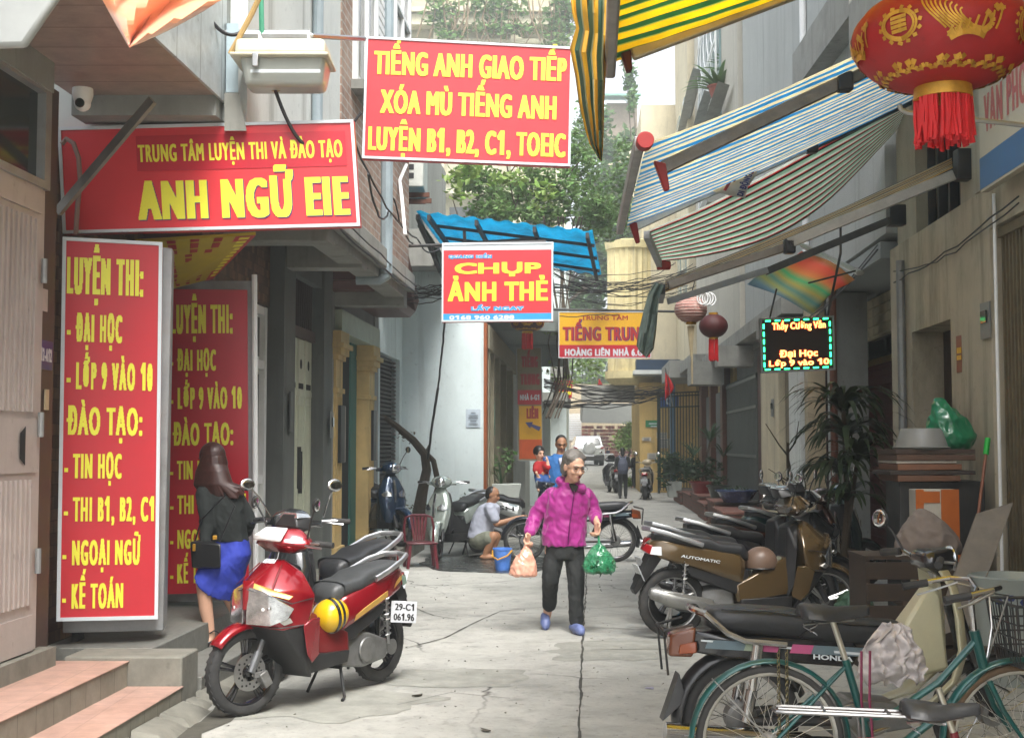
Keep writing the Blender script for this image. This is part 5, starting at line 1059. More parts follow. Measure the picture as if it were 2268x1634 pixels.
# ================================================================ vines and trees
VINE = leafy('vine_leaf', (.13, .23, .065)); BARK = mat('bark', '#4a4034', .9, var=.3, scale=12, bump=.5); LEAFY = leafy('young_leaf', (.22, .34, .08)); LEAFD = leafy('dark_leaf', (.035, .075, .03)); LEAFM = leafy('mid_leaf', (.10, .19, .06))
def px_r(px, Y): return px*Y/F
vt = thing('climbing_vine', 'leafy vine tangled over wires above the blue canopy', 'vine', at(1240, 900, 23))
cl = []
for (x, y, rx, ry, Y) in ((1060, 400, 60, 40, 25), (1120, 440, 70, 45, 26), (1180, 400, 55, 50, 25), (1240, 430, 60, 60, 25), (1290, 400, 45, 70, 26), (1090, 470, 70, 30, 25), (1190, 480, 70, 30, 25), (1030, 385, 35, 25, 24), (1330, 470, 50, 40, 27), (1260, 330, 40, 60, 26), (1310, 480, 40, 60, 27)):
    cl.append((at(x, y, Y), (px_r(rx, Y), .5, px_r(ry, Y))))
foliage(MB(), cl, 5200, .13).build('leaves', VINE, vt, True, fixn=False, smooth=0)
foliage(MB(), [(at(1000, 395, 22), (.18, .2, .16)), (at(1040, 375, 22), (.2, .2, .2)), (at(1020, 430, 22), (.2, .2, .12)), (at(1120, 395, 22), (.35, .2, .15)), (at(1205, 430, 22), (.25, .2, .3))], 240, .16).build('young_leaves', LEAFY, vt, True, fixn=False, smooth=0)
sm = MB()
for k in range(7):
    x = 1222+k*6; sm.tube([at(x-20+random.uniform(-12, 12), 925, 33 if k < 3 else 23), at(x+8, 840, 25.5), at(x+random.uniform(-8, 14), 760, 25), at(x+random.uniform(-6, 12), 690, 25), at(x+random.uniform(-15, 15), 600, 25.2), at(x+random.uniform(-30, 40), 480, 24.5)], random.uniform(.012, .025), 5)
for k in range(10): x = 1020+k*28; sm.tube([at(x, 500, 25), at(x+random.uniform(-30, 30), 440, 25.5), at(x+random.uniform(-40, 60), 360, 25)], .014, 4)
sm.build('stem', BARK, vt, True)
foliage(MB(), [(at(1215, 720, 25.5), (.2, .2, .2)), (at(1210, 800, 30), (.3, .3, .3)), (at(1300, 800, 32), (.5, .4, .5)), (at(1250, 840, 31), (.4, .3, .2))], 260, .13).build('leaves', LEAFY, vt, True, fixn=False, smooth=0)
foliage(MB(), [(at(x, y, 29), (px_r(rx, 29), .4, px_r(ry, 29))) for x, y, rx, ry in ((1300, 340, 35, 60), (1330, 430, 45, 50), (1370, 400, 40, 50), (1350, 500, 50, 40), (1295, 250, 20, 50), (1390, 470, 25, 50), (1380, 330, 25, 30))], 1500, .12).build('leaves', VINE, vt, True, fixn=False, smooth=0)
vt = thing('climbing_vine', 'dry trailing creeper over the topmost ledge of the vine clad house', 'vine', at(1090, 60, 57))
foliage(MB(), [(at(980, 30, 57), (.9, .4, .9)), (at(1100, 10, 57), (1.6, .4, .8)), (at(1230, 60, 57), (.8, .4, 1.4)), (at(1000, 75, 57), (.8, .4, .3)), (at(1120, 60, 57), (1.8, .3, .4)), (at(1250, 10, 57), (.6, .4, .8)), (at(1260, 40, 57), (.5, .4, 1.0))], 1500, .3).build('leaves', VINE, vt, True, fixn=False, smooth=0)
sm = MB()
for k in range(34): x = 950+k*9.5; sm.tube([at(x, random.uniform(-30, 10), 57), at(x+random.uniform(-20, 20), 40, 56.8), at(x+random.uniform(-30, 30), random.uniform(70, 110), 57)], random.uniform(.02, .05), 4)
sm.build('stem', mat('dry_stem', '#7a6a52', .9), vt, True)
def tree(label, base, clumps, n, size, m, trunk=.22, group=None, name='tree'):
    b = V(base); t = thing(name, label, 'tree', b, group=group); tr_ = MB(); top = V((0, 0, 0))
    for c, r in clumps: top += V(c)
    top /= len(clumps); mid = b.lerp(top, .45)
    tr_.tube([b, b.lerp(mid, .5)+V((.1, 0, 0)), mid, mid.lerp(top, .6)], [trunk, trunk*.8, trunk*.65, trunk*.4], 8)
    for c, r in clumps: tr_.tube([mid, mid.lerp(V(c), .5)+V((random.uniform(-.2, .2), 0, random.uniform(0, .3))), V(c)], [trunk*.45, trunk*.25, trunk*.08], 5)
    tr_.build('trunk', BARK, t, True); foliage(MB(), clumps, n, size).build('crown', m, t, True, fixn=False, smooth=0); return t
def CL(lst, Y, d=1.6): return [(at(x, y, Y+random.uniform(-d, d)), (px_r(rx, Y), px_r((rx+ry)/2, Y), px_r(ry, Y))) for x, y, rx, ry in lst]
tree('bright tree rising behind the vines in the gap between houses', (-3.4, 66, .2), CL([(1310, 560, 55, 60), (1350, 600, 45, 60), (1320, 470, 60, 50), (1370, 480, 40, 60), (1290, 640, 50, 50), (1345, 400, 45, 50), (1390, 540, 40, 60), (1300, 690, 50, 40), (1350, 330, 40, 30), (1385, 380, 30, 40), (1335, 270, 22, 40), (1300, 300, 30, 60), (1395, 310, 22, 30)], 72), 6200, .42, LEAFM, .3)
tree('pale green tree standing behind the lane end shop', (4.5, 104, .5), CL([(1290, 800, 60, 60), (1340, 790, 50, 70), (1250, 760, 40, 60), (1380, 760, 50, 60), (1320, 720, 60, 40), (1300, 870, 70, 30), (1350, 860, 60, 30)], 104), 3600, .5, LEAFY, .35)
tree('small roadside tree by the yellow house corner', at(1392, 1010, 66), CL([(1390, 965, 28, 22), (1375, 985, 22, 16), (1405, 980, 18, 22), (1395, 945, 18, 14)], 66, .5), 900, .2, LEAFY, .07)
tree('creeper covered tree beside the yellow corner house upper floor', (6.6, 56, .1), CL([(1395, 170, 14, 40), (1400, 220, 10, 40), (1385, 130, 12, 20)], 58, .3), 500, .25, LEAFM, .12)
# small tin roof house seen in the gap
gh = thing('tin_roof_house', 'distant rooftop shed with a green edged corrugated roof', 'house', at(1375, 330, 78))
c = at(1376, 250, 78)
MB().hexa([c+V((-.9, 0, -1.9)), c+V((1.0, 0, -1.9)), c+V((1.0, 2.5, -1.9)), c+V((-.9, 2.5, -1.9)), c+V((-.9, 0, .6)), c+V((1.0, 0, .6)), c+V((1.0, 2.5, .6)), c+V((-.9, 2.5, .6))]).build('wall', mat('shed_brown', '#8d8173', .8, var=.2), gh, True)
MB().hexa([c+V((-1.1, -1.4, .7)), c+V((1.1, -1.4, .7)), c+V((1.1, 3, 1.6)), c+V((-1.1, 3, 1.6)), c+V((-1.1, -1.4, .82)), c+V((1.1, -1.4, .82)), c+V((1.1, 3, 1.75)), c+V((-1.1, 3, 1.75))]).build('roof', mat('green_tin', '#6f9a8a', .5, var=.15), gh, True); MB().box(c+V((0, .5, -6)), (1.9, 3, 8)).build('lower_wall', PLAC, gh, True)
# ================================================================ two wheelers (local axes: x forward, y left, z up)
def paint(name, c, **k): return mat(name, c, .2, .4, var=.07, scale=12, coat=.8, **k)
GLOSSB = mat('gloss_black', (.012, .012, .014), .2, var=.2, coat=.6); SEATM = mat('seat_vinyl', (.022, .023, .025), .42, var=.2, scale=40, bump=.15); LENSR = mat('red_lens', '#8f1018', .15, coat=.6); LENSA = mat('amber_lens', '#8a3f16', .2, coat=.5)
HEADL = mat('headlight_glass', (.55, .57, .58), .1, .85, var=.4, scale=15, bump=.12, coat=1.); MIRR = mat('mirror_glass', (.85, .87, .87), .03, 1., var=.02); CASTM = mat('cast_grey', (.22, .22, .215), .45, .6, var=.2, stain=(.08, .075, .06), samt=.5, sscale=8); PLATEW = mat('number_plate', '#c9ccd0', .35)
def wheel(parent, c, r, w, style='cast', m_rim=None, disc=False, rot=0., rim_w=.03, wt=None, spokes=5):
    c = V(c); Q = Matrix.Rotation(rot, 4, 'Z'); wo = bpy.data.objects.new('wheel', None); 
    t = MB(); h = w/2; prof = [(r-w*.75, -h*.75), (r-w*.45, -h), (r-w*.12, -h*.8), (r, -h*.28), (r, h*.28), (r-w*.12, h*.8), (r-w*.45, h), (r-w*.75, h*.75)]
    t.lathe(prof, (0, 0, 0), 'y', 40, cap=False, close=False); t.rings([[V((math.cos(2*PI*k/40)*(r-w*.75), s, math.sin(2*PI*k/40)*(r-w*.75))) for k in range(40)] for s in (h*.75, -h*.75)], cap=False)
    if style == 'cast':
        for k in range(36):
            a = 2*PI*k/36
            for s in (-1, 1): t.box((math.cos(a)*(r-.004), s*h*.45, math.sin(a)*(r-.004)), (.006, .012, .03), Matrix.Rotation(-a, 3, 'Y') @ Matrix.Rotation(.5*s, 3, 'X')) if r < .3 else None
    t.v = [Q.to_3x3() @ p+c for p in t.v]; tyre = t.build('wheel', wt or RUBBER, parent, smooth=50)
    q = MB(); ri = r-w*.72
    q.lathe([(ri+.004, -rim_w), (ri-.012, -rim_w*.8), (ri-.018, 0), (ri-.012, rim_w*.8), (ri+.004, rim_w)], (0, 0, 0), 'y', 36, cap=False)
    q.lathe([(.028, -.05), (.035, -.03), (.035, .03), (.028, .05)], (0, 0, 0), 'y', 16)
    if style == 'cast':
        for k in range(spokes):
            a = 2*PI*k/spokes+.3
            for d in (-.09, .09):
                p0 = V((math.cos(a+d*2.2)*.03, 0, math.sin(a+d*2.2)*.03)); p1 = V((math.cos(a+d)*(ri-.012), 0, math.sin(a+d)*(ri-.012))); q.tube([p0, p0.lerp(p1, .5), p1], [.016, .012, .014], 6, flat=.9)
    else:
        n = 36 if r > .25 else 28
        for k in range(n):
            a = 2*PI*k/n; s = 1 if k % 2 else -1; b = a+(.9 if k % 4 < 2 else -.9)
            q.tube([V((math.cos(b)*.032, s*.03, math.sin(b)*.032)), V((math.cos(a)*(ri-.012), 0, math.sin(a)*(ri-.012)))],   .0012 if r > .3 else .0014, 4, cap=False)
    q.v = [Q.to_3x3() @ p+c for p in q.v]; q.build('rim', m_rim or (GLOSSB if style == 'cast' else CHROME), tyre, smooth=40)
    if disc:
        d = MB().lathe([(.055, .052*disc), (.115, .052*disc), (.115, .057*disc), (.055, .057*disc)], (0, 0, 0), 'y', 32, cap=False, close=True)
        d.v = [Q.to_3x3() @ p+c for p in d.v]; d.build('brake_disc', STEEL, tyre)
        d = MB()
        for k in range(20): a = 2*PI*k/20; d.lathe([(.0075, 0), (.0075, .001)], (math.cos(a)*(.07+.013*(k % 3)), .0585*disc, math.sin(a)*(.07+.013*(k % 3))), 'y', 8)
        d.v = [Q.to_3x3() @ p+c for p in d.v]; d.build('disc_hole', DARK, tyre)
    return tyre
def arc_fender(c, r, w, a0, a1, n=14, drop=.25):
    mb = MB(); rr = []
    for i in range(n+1):
        a = a0+(a1-a0)*i/n; ring = []
        for k in range(7):
            s = -1+2*k/6; rad = r-drop*w*s*s*1.2; ring.append(V((c[0]+math.cos(a)*rad, s*w/2, c[2]+math.sin(a)*rad)))
        rr.append(ring)
    return mb.cloth(rr)
def mirror(parent, base, head, n=(-1, 0, 0), size=(.06, .045), m=DARK):
    base, head = V(base), V(head); mb = MB().tube([base, base.lerp(head, .5)+V((0, 0, .02)), head], [.007, .006, .006], 6); n = V(n).normalized(); q = n.to_track_quat('Z', 'Y').to_matrix()
    mb.ell(head, (size[0], size[1], .016), q); o = mb.build('mirror', m, parent)
    MB().rot(Matrix.Identity(3)).ell(head+n*.009, (size[0]*.9, size[1]*.88, .008), q).build('mirror_glass', MIRR, o); return o
def nplate(parent, p, tilt, lines, w=.19, h=.14, face=-1, U=None, up=None):
    p = V(p); up = up or V((math.sin(tilt)*-face*-1, 0, math.cos(tilt))); U = U or V((0, face, 0)); A = p-U*w/2-up*h/2
    o = MB().slab([A, A+U*w, A+U*w+up*h, A+up*h], .006).build('number_plate', PLATEW, parent, bevel=.004)
    for (s, b) in lines: letter(MB(), s, A, A+U*w, A+up*h, b, (.045, .02), eps=.0025).build('lettering', mat('plate_black', (.02, .02, .02), .4), o, smooth=0)
    return o
def scooter(label, loc, rz, body, P):
    g = P.get; t = thing('motor_scooter', label, 'scooter', loc, rz, g('group')); wb = g('wb', 1.27)/2; r = g('r', .255); dk = g('dark', DARK); acc = g('accent', body); st = g('steer', 0.)
    S = Matrix.Rotation(st, 3, 'Z'); hx = wb-.27; piv = V((hx, 0, 0))
    def ST(mb): mb.v = [S @ (p-piv)+piv for p in mb.v]; return mb
    fc = S @ (V((wb, 0, r))-piv)+piv
    wheel(t, fc, r, g('fw', .085), g('wheel', 'cast'), g('rim'), disc=g('disc', 0), rot=st, spokes=g('sp', 5)); wheel(t, (-wb, 0, r+g('lift', 0)), r-.004, g('rw', .1), g('wheel', 'cast'), g('rim'), spokes=g('sp', 5))
    for s in (-1, 1):
        f = ST(MB().tube([(wb, s*.07, r), (wb-.06, s*.065, r+.12)], [.024, .028], 10).tube([(wb-.06, s*.065, r+.12), (wb-.19, s*.06, .68)], .017, 10)).build('fork', g('forkm', DARK), t)
    ST(arc_fender((wb, 0, r), r+.035, .13, R(g('ff0', -2)), R(g('ff1', 128)))).build('front_fender', g('fendm', body), t, solid=.006)
    if g('disc'): ST(MB().box((wb-.10, .075*g('disc'), r-.05), (.06, .04, .1), Matrix.Rotation(.5, 3, 'Y')).box((wb-.07, .07*g('disc'), r-.02), (.1, .02, .04))).build('brake_caliper', CASTM, t, bevel=.006)
    k = g('front', 'sport'); before = set(t.children)
    if k == 'sport':
        MB().hull([(hx+.05, .065, .955), (hx+.10, .05, .945), (hx+.26, .10, .775), (hx+.30, .02, .80), (hx+.18, .205, .735), (hx+.04, .235, .70), (hx+.06, .225, .55), (hx+.20, .17, .53), (hx+.29, .07, .555), (hx+.02, .20, .56), (hx, .15, .88)], True).build('front_cowl', body, t, bevel=.02, bseg=3, smooth=50)
        for s in (-1, 1):
            MB().hull([(hx+.315, s*.012, .765), (hx+.285, s*.10, .745), (hx+.235, s*.155, .70), (hx+.165, s*.212, .655), (hx+.20, s*.19, .60), (hx+.27, s*.13, .57), (hx+.325, s*.01, .575), (hx+.2, s*.01, .66)]).build('headlight', HEADL, t, bevel=.012, bseg=3, smooth=50)
            MB().hull([(hx+.245, s*.165, .588), (hx+.19, s*.2, .615), (hx+.165, s*.205, .582), (hx+.21, s*.175, .562), (hx+.12, s*.15, .58)]).build('indicator', mat('clear_lens', (.5, .5, .48), .12, .5, coat=1.), t, bevel=.005)
            MB().hull([(hx+.30, s*.015, .83), (hx+.27, s*.105, .785), (hx+.17, s*.21, .742), (hx+.2, s*.2, .722), (hx+.285, s*.115, .758), (hx+.312, s*.02, .80)]).build('brow_stripe', g('stripe', acc), t, bevel=.004)
            MB().hull([(hx+.1, s*.08, .93), (hx+.105, s*.07, .925), (hx+.255, s*.12, .80), (hx+.25, s*.13, .795)]).build('cowl_crease', g('stripe2', acc), t)
        MB().hull([(hx+.20, .16, .54), (hx+.28, .06, .56), (hx+.06, .215, .56), (hx+.02, .18, .30), (hx-.08, .16, .20), (hx+.06, .09, .30), (hx+.14, .10, .44)], True).build('lower_cowl', dk, t, bevel=.012)
        for s in (-1, 1): MB().hull([(hx+.10, s*.222, .56), (hx+.02, s*.23, .60), (hx-.06, s*.225, .60), (hx-.10, s*.19, .34), (hx-.02, s*.2, .30), (hx+.04, s*.21, .36), (hx-.02, s*.15, .5)]).build('side_fairing', body, t, bevel=.012)
        ST(MB().hull([(hx-.09, .17, 1.05), (hx-.02, .21, 1.03), (hx+.1, .11, 1.035), (hx+.13, .03, 1.07), (hx-.04, .12, 1.115), (hx+.05, .07, 1.115), (hx+.02, .10, .985), (hx-.08, .1, .99)], True)).build('handlebar_cover', body, t, bevel=.015, bseg=3)
        ST(MB().hull([(hx+.06, .07, 1.12), (hx+.135, .02, 1.085), (hx+.14, .018, 1.06), (hx+.11, .115, 1.05), (hx+.115, .11, 1.075), (hx+.03, .09, 1.12)], True)).build('nose_blaze', g('blaze', WHITE), t, bevel=.005)
        for s in (-1, 1): ST(MB().hull([(hx+.06, s*.17, 1.045), (hx+.10, s*.13, 1.05), (hx+.10, s*.125, 1.065), (hx+.055, s*.16, 1.065)])).build('position_lamp', HEADL, t, bevel=.003)
        ST(MB().hull([(hx-.14, .085, 1.16), (hx-.02, .10, 1.12), (hx-.12, .10, 1.1), (hx-.05, .05, 1.19), (hx-.16, .05, 1.17)], True)).build('dashboard', dk, t, bevel=.01)
        ST(MB().hull([(hx-.155, .075, 1.168), (hx-.04, .085, 1.168), (hx-.06, .05, 1.196), (hx-.15, .05, 1.186)], True)).build('gauge_glass', HEADL, t, bevel=.004)
        for o in set(t.children)-before:
            hd_ = 'head' in o.name or 'brow' in o.name
            for v in o.data.vertices:
                v.co.y *= 1.22
                if o.name.startswith('headlight'): v.co.z = .675+(v.co.z-.66)*1.22; v.co.x += .012; v.co.y *= 1.04
                elif v.co.z < .9 and abs(v.co.y) > .2 and o.name.startswith('front_cowl') and v.co.z > .65: v.co.x -= .05; v.co.z += .03
                elif v.co.z > .97: v.co.z += .02*(v.co.z-.97)/.1
        for s in (-1, 1):
            MB().lathe([(.012, .012), (.03, .016), (.052, .0), (.056, -.02)], (hx+.275, s*.115, .665), 'x', 20).build('lamp_reflector', CHROME, t, smooth=60); MB().ell((hx+.29, s*.115, .665), (.014, .016, .016)).build('bulb', WHITE, t)
            MB().tube([(hx+.335, s*.004, .79), (hx+.28, s*.15, .75), (hx+.19, s*.255, .70), (hx+.03, s*.285, .72)], .004, 5).build('panel_gap', DARK, t)
            MB().tube([(hx+.30, s*.03, .555), (hx+.22, s*.2, .55), (hx+.06, s*.272, .56)], .004, 5).build('panel_gap', DARK, t)
        MB().hull([(hx+.338, .012, .80), (hx+.30, .05, .84), (hx+.345, .008, .66), (hx+.30, .03, .66)], True).build('cowl_spike', body, t, bevel=.006)
    else:   # rounded classic shield
        MB().loft([((hx+.13, 0, .32), .05, .12), ((hx+.13, 0, .45), .09, .17), ((hx+.10, 0, .60), .10, .20), ((hx+.06, 0, .75), .09, .19), ((hx+.03, 0, .88), .075, .13), ((hx+.01, 0, .97), .05, .07)], 20).build('front_shield', body, t, smooth=60)
        ST(MB().ell((hx+.03, 0, 1.05), (.13, .15, .09)).hull([(hx-.05, .2, 1.05), (hx+.02, .21, 1.03), (hx-.04, .2, 1.01), (hx+.05, 0, 1.08), (hx+.05, 0, 1.0)], True)).build('handlebar_cover', body, t, smooth=50)
        ST(MB().ell((hx+.125, 0, 1.05), (.045, .08, .075))).build('headlight', HEADL, t, smooth=60)
        for s in (-1, 1): MB().hull([(hx+.20, s*.05, .72), (hx+.18, s*.11, .76), (hx+.13, s*.19, .70), (hx+.16, s*.15, .66), (hx+.21, s*.05, .67)]).build('indicator', HEADL, t, bevel=.006)
        MB().hull([(hx+.04, .16, .62), (hx+.02, .14, .85), (hx-.04, .14, .85), (hx-.06, .17, .4), (hx+.02, .15, .32)], True).build('lower_cowl', dk, t, bevel=.02)
        MB().hull([(hx+.215, .018, .86-.12), (hx+.16, .018, .9), (hx+.19, .018, .55), (hx+.225, .012, .6)], True).build('trim', g('trim', CHROME), t, bevel=.004)
    MB().hull([(hx+.03, .07, .95), (hx-.02, .18, .72), (hx-.05, .17, .40), (hx-.10, .14, .30), (hx-.08, .10, .9)], True).build('leg_shield', dk, t, bevel=.015)
    MB().hull([(hx-.05, .165, .34), (hx-.05, .16, .22), (hx-.5, .15, .24), (hx-.5, .165, .32)], True).build('floorboard', dk, t, bevel=.015)
    if g('tunnel', 1): MB().hull([(hx-.03, .085, .68), (hx-.03, .12, .36), (hx-.52, .145, .29), (hx-.54, .125, .43), (hx-.27, .075, .47), (hx-.12, .15, .42)], True).build('centre_tunnel', g('tunm', acc), t, bevel=.02)
    ST(MB().tube([(hx-.05, -.19, 1.05), (hx-.07, -.27, 1.055), (hx-.13, -.36, 1.045)], .011, 8).tube([(hx-.05, .19, 1.05), (hx-.07, .27, 1.055), (hx-.13, .36, 1.045)], .011, 8)).build('handlebar', STEEL, t)
    for s in (-1, 1):
        ST(MB().tube([(hx-.075, s*.255, 1.055), (hx-.13, s*.365, 1.045)], .019, 10)).build('grip', RUBBER, t)
        ST(MB().tube([(hx-.02, s*.21, 1.045), (hx-.01, s*.27, 1.04), (hx-.05, s*.35, 1.03)], .008, 6)).build('brake_lever', STEEL, t)
    for s in g('mirrors', (-1, 1)):
        b, h = S @ (V((hx-.05, s*.2, 1.08))-piv)+piv, S @ (V((hx+g('mx', -.02), s*.33, 1.30))-piv)+piv; mirror(t, b, h, g('mn', (-.95, -.15*s, -.1)), m=g('mirm', DARK))
    # tail
    MB().hull([(hx-.43, .10, .62), (hx-.46, .11, .43), (-.12, .15, .50), (-.12, .15, .68), (-wb+.05, .15, .62), (-wb+.05, .15, .75), (-wb-.14, .1, .66), (-wb-.17, .07, .80), (-wb-.22, .05, .77), (-wb-.1, .12, .8)], True).build('side_panel', body, t, bevel=.025, bseg=3, smooth=50)
    if g('side_stripe'):
        for s in (-1, 1): MB().hull([(-.18, s*.157, .50), (-.2, s*.157, .54), (-wb+.1, s*.153, .66), (-wb-.15, s*.11, .76), (-wb-.14, s*.115, .73), (-wb+.1, s*.153, .62)]).build('stripe', g('side_stripe'), t)
    sm = MB().loft([], 4) if False else None
    rr = []
    for x, zt, zb_, w in ((hx-.40, .70, .62, .07), (hx-.44, .755, .62, .115), (hx-.52, .765, .64, .135), (-.10, .765, .66, .145), (-.28, .785, .68, .15), (-.36, .825, .70, .145), (-.55, .845, .74, .135), (-wb-.10, .86, .77, .11), (-wb-.16, .85, .79, .07)):
        rr.append([V((x, w*math.copysign(abs(math.cos(a))**.6, math.cos(a)), (zt+zb_)/2+(zt-zb_)/2*math.copysign(abs(math.sin(a))**.6, math.sin(a)))) for a in [2*PI*q/18 for q in range(18)]])
    MB().rings(rr).build('seat', g('seat', SEATM), t, smooth=60)
    MB().tube([(-wb+.22, .155, .76), (-wb+.1, .165, .80), (-wb-.08, .15, .86), (-wb-.2, .10, .89), (-wb-.24, 0, .895), (-wb-.2, -.10, .89), (-wb-.08, -.15, .86), (-wb+.1, -.165, .80), (-wb+.22, -.155, .76)], .016, 8, flat=1.3).build('grab_rail', g('rail', ALU), t)
    MB().hull([(-wb-.18, .085, .76), (-wb-.23, .06, .77), (-wb-.26, .04, .72), (-wb-.2, .1, .68), (-wb-.16, .08, .68)], True).build('tail_light', LENSR, t, bevel=.008)
    for s in (-1, 1): MB().hull([(-wb-.12, s*.12, .75), (-wb-.19, s*.1, .75), (-wb-.21, s*.1, .69), (-wb-.12, s*.13, .68)]).build('rear_indicator', mat('clear_lens', (.5, .5, .48)), t, bevel=.005)
    MB().hull([(-wb-.08, .07, .68), (-wb-.2, .07, .68), (-wb-.34, .065, .40), (-wb-.32, .06, .36), (-wb-.24, .07, .50), (-wb-.28, .05, .4)], True).build('rear_fender', dk, t, bevel=.008)
    if g('side_plate'): nplate(t, (-wb-.11, .15, .50), 0, g('plate'), U=V((-.86, .48, -.1)).normalized(), up=V((-.14, -.05, .98)).normalized(), w=.2, h=.15)
    else: nplate(t, (-wb-.285, 0, .535), .42, g('plate', []))
    MB().hull([(-.02, .1, .46), (-.1, .13, .34), (-.52, .13, .5), (-wb+.02, .13, .62), (-.3, .12, .62), (-.04, .1, .56)], True).build('under_panel', dk, t, bevel=.015)
    MB().hull([(-.16, .05, .42), (-.14, .10, .2), (-.34, .115, .17), (-wb+.06, .12, .2), (-wb-.02, .12, .31), (-.4, .12, .40), (-.25, .04, .44)]+[(-.16, -.09, .42), (-.15, -.1, .2), (-.36, -.09, .2), (-.36, -.07, .4)]).build('engine', CASTM, t, bevel=.015)
    MB().lathe([(.075, .118), (.085, .125), (.08, .135), (.03, .14)], (-.36, 0, .29), 'y', 20).build('engine_cover', CASTM, t); MB().lathe([(.05, .118), (.055, .13), (.02, .135)], (-wb, 0, r), 'y', 18).build('hub_cover', CASTM, t)
    for s in ((1, -1) if g('dshock') else (1,)):
        sp = [(-wb+.06+.02*i/40+math.cos(i*1.2)*.022, s*.135+math.sin(i*1.2)*.022, .36+.27*i/40) for i in range(41)]
        MB().tube(sp, .0055, 5).tube([(-wb+.05, s*.135, .30), (-wb+.08, s*.135, .66)], .011, 8).build('shock_absorber', g('shockm', STEEL), t)
    ex = [(-.12, -.12, .2), (-.28, -.135, .24), (-.36, -.15, .27), (-wb-.02, -.155, .32), (-wb-.2, -.155, .385), (-wb-.23, -.155, .395)]
    MB().tube([(.05, -.08, .22)]+ex[:2], .018, 8).tube(ex[1:], [.03, .055, .066, .055, .03], 14).build('exhaust', g('exm', DARK), t)
    MB().hull([(-.35, -.205, .27), (-.36, -.2, .33), (-wb-.12, -.2, .40), (-wb-.14, -.2, .36), (-.34, -.17, .25), (-wb-.12, -.17, .42)]).build('heat_shield', g('hsm', ALU), t, bevel=.01)
    MB().tube([(-.12, .09, .2), (-.08, .16, .02), (-.02, .19, .01)], .011, 6).tube([(-.12, -.09, .2), (-.08, -.16, .02)], .011, 6).tube([(-.12, -.1, .2), (-.12, .1, .2)], .012, 6).build('stand', IRON, t)
    return t
def heading(px1, py1, px2, py2, wb):       # ground pixels of the rear and the front contact
    a, b = onz(px1, py1), onz(px2, py2); d = b-a; c = (a+b)/2; return V((c.x, c.y, 0)), math.atan2(d.y, d.x)
REDM = paint('cherry_red', '#8e0c1c'); GOLDM = paint('bronze_gold', '#5f4d32'); GOLD2 = mat('pale_gold_decal', '#c39b52', .3, .3); CREAM = mat('cream_plastic_body', '#b9b599', .35, var=.08, coat=.3)
# --- red scooter
c, a = heading(848, 1511, 538, 1591, 1.27); rs = scooter('glossy red scooter with white plate parked in front on the left', c, a, REDM, dict(r=.272, disc=1, steer=-.22, ff0=38, ff1=128, side_plate=1, stripe=GOLD2, accent=mat('dull_red', '#6d1a1c', .3, coat=.4), blaze=WHITE, mirrors=(-1, 1), mn=(-.35, .9, -.1), lift=.02, plate=[('29-C1', (.14, .88, .57, .88)), ('061.96', (.1, .9, .1, .42))], side_stripe=GOLD2, forkm=mat('grey_fork', (.16, .165, .17), .35, .6), seat=mat('grey_seat', '#3d3f40', .45, var=.15, scale=40, bump=.15)))
def on(o, name, A, U, T, txt, box, m, bold=(.05, .02), eps=.002): letter(MB(), txt, A, V(A)+V(U), V(A)+V(T), box, bold, eps).build(name, m, o, smooth=0)
on(rs, 'lettering', (.42, .237, .53), (-.16, -.012, 0), (-.012, -.01, .06), 'HONDA', (0, .8, .2, .75), SWHITE, (.06, .03), .006)
on(rs, 'lettering', (.495, -.05, .925), (0, .1, 0), (-.05, 0, .035), 'HONDA', (0, 1, .1, .8), SWHITE, (.06, .03), .022)
dk_ = MB()
for k in range(4): dk_.tube([(.43-.02*k, .24, .50-.03*k), (.38, .238, .47-.03*k), (.34-.02*k, .232, .52-.03*k)], .005, 4)
dk_.build('decal', GOLD2, rs)
rs.scale = (.94,)*3
# helmet hung on it
hc = rs.matrix_basis @ V((.02, .12, .56)); M_ = Matrix.Rotation(a, 3, 'Z')
hm = thing('helmet', 'yellow helmet with black stripes hung on the red scooter', 'helmet', hc); hq = []
for i in range(15):
    ph = PI*.60*i/14; hq.append([V((math.sin(ph)*math.cos(th)*.125, math.sin(ph)*math.sin(th)*.115, math.cos(ph)*.13)) for th in [2*PI*k/28 for k in range(28)]])
hm.scale = (.88,)*3; tl = Matrix.Rotation(a, 3, 'Z') @ Matrix.Rotation(R(-62), 3, 'X') @ Matrix.Rotation(.3, 3, 'Y')
b_ = MB().rings(hq); b_.v = [tl @ p for p in b_.v]; b_.build('shell', mat('helmet_yellow', '#e0b416', .2, var=.05, coat=.7), hm, solid=.008, smooth=60)
bs = MB()
for dx in (-.03, .012):
    ring = []
    for i in range(19):
        ph = -PI*.58+PI*1.16*i/18; ring.append((math.sin(ph), math.cos(ph)))
    for i in range(18):
        if dx == 0 and False: continue
        q = []
        for (s_, c_), w in ((ring[i], -1), (ring[i], 1), (ring[i+1], 1), (ring[i+1], -1)):
            x = dx+w*.012; k_ = math.sqrt(max(.02, 1-(x/.125)**2))*1.075; q.append(tl @ V((x, s_*.115*k_, c_*.13*k_)))
        bs.poly(*q)
bs.build('black_stripe', GLOSSB, hm, fixn=False); rim = MB().tube([tl @ V((math.sin(PI*.6)*math.cos(t_)*.13, math.sin(PI*.6)*math.sin(t_)*.12, math.cos(PI*.6)*.13)) for t_ in [2*PI*k/24 for k in range(25)]], .007, 6); rim.build('rim_trim', mat('grey_trim', '#8a8a86', .4), hm)
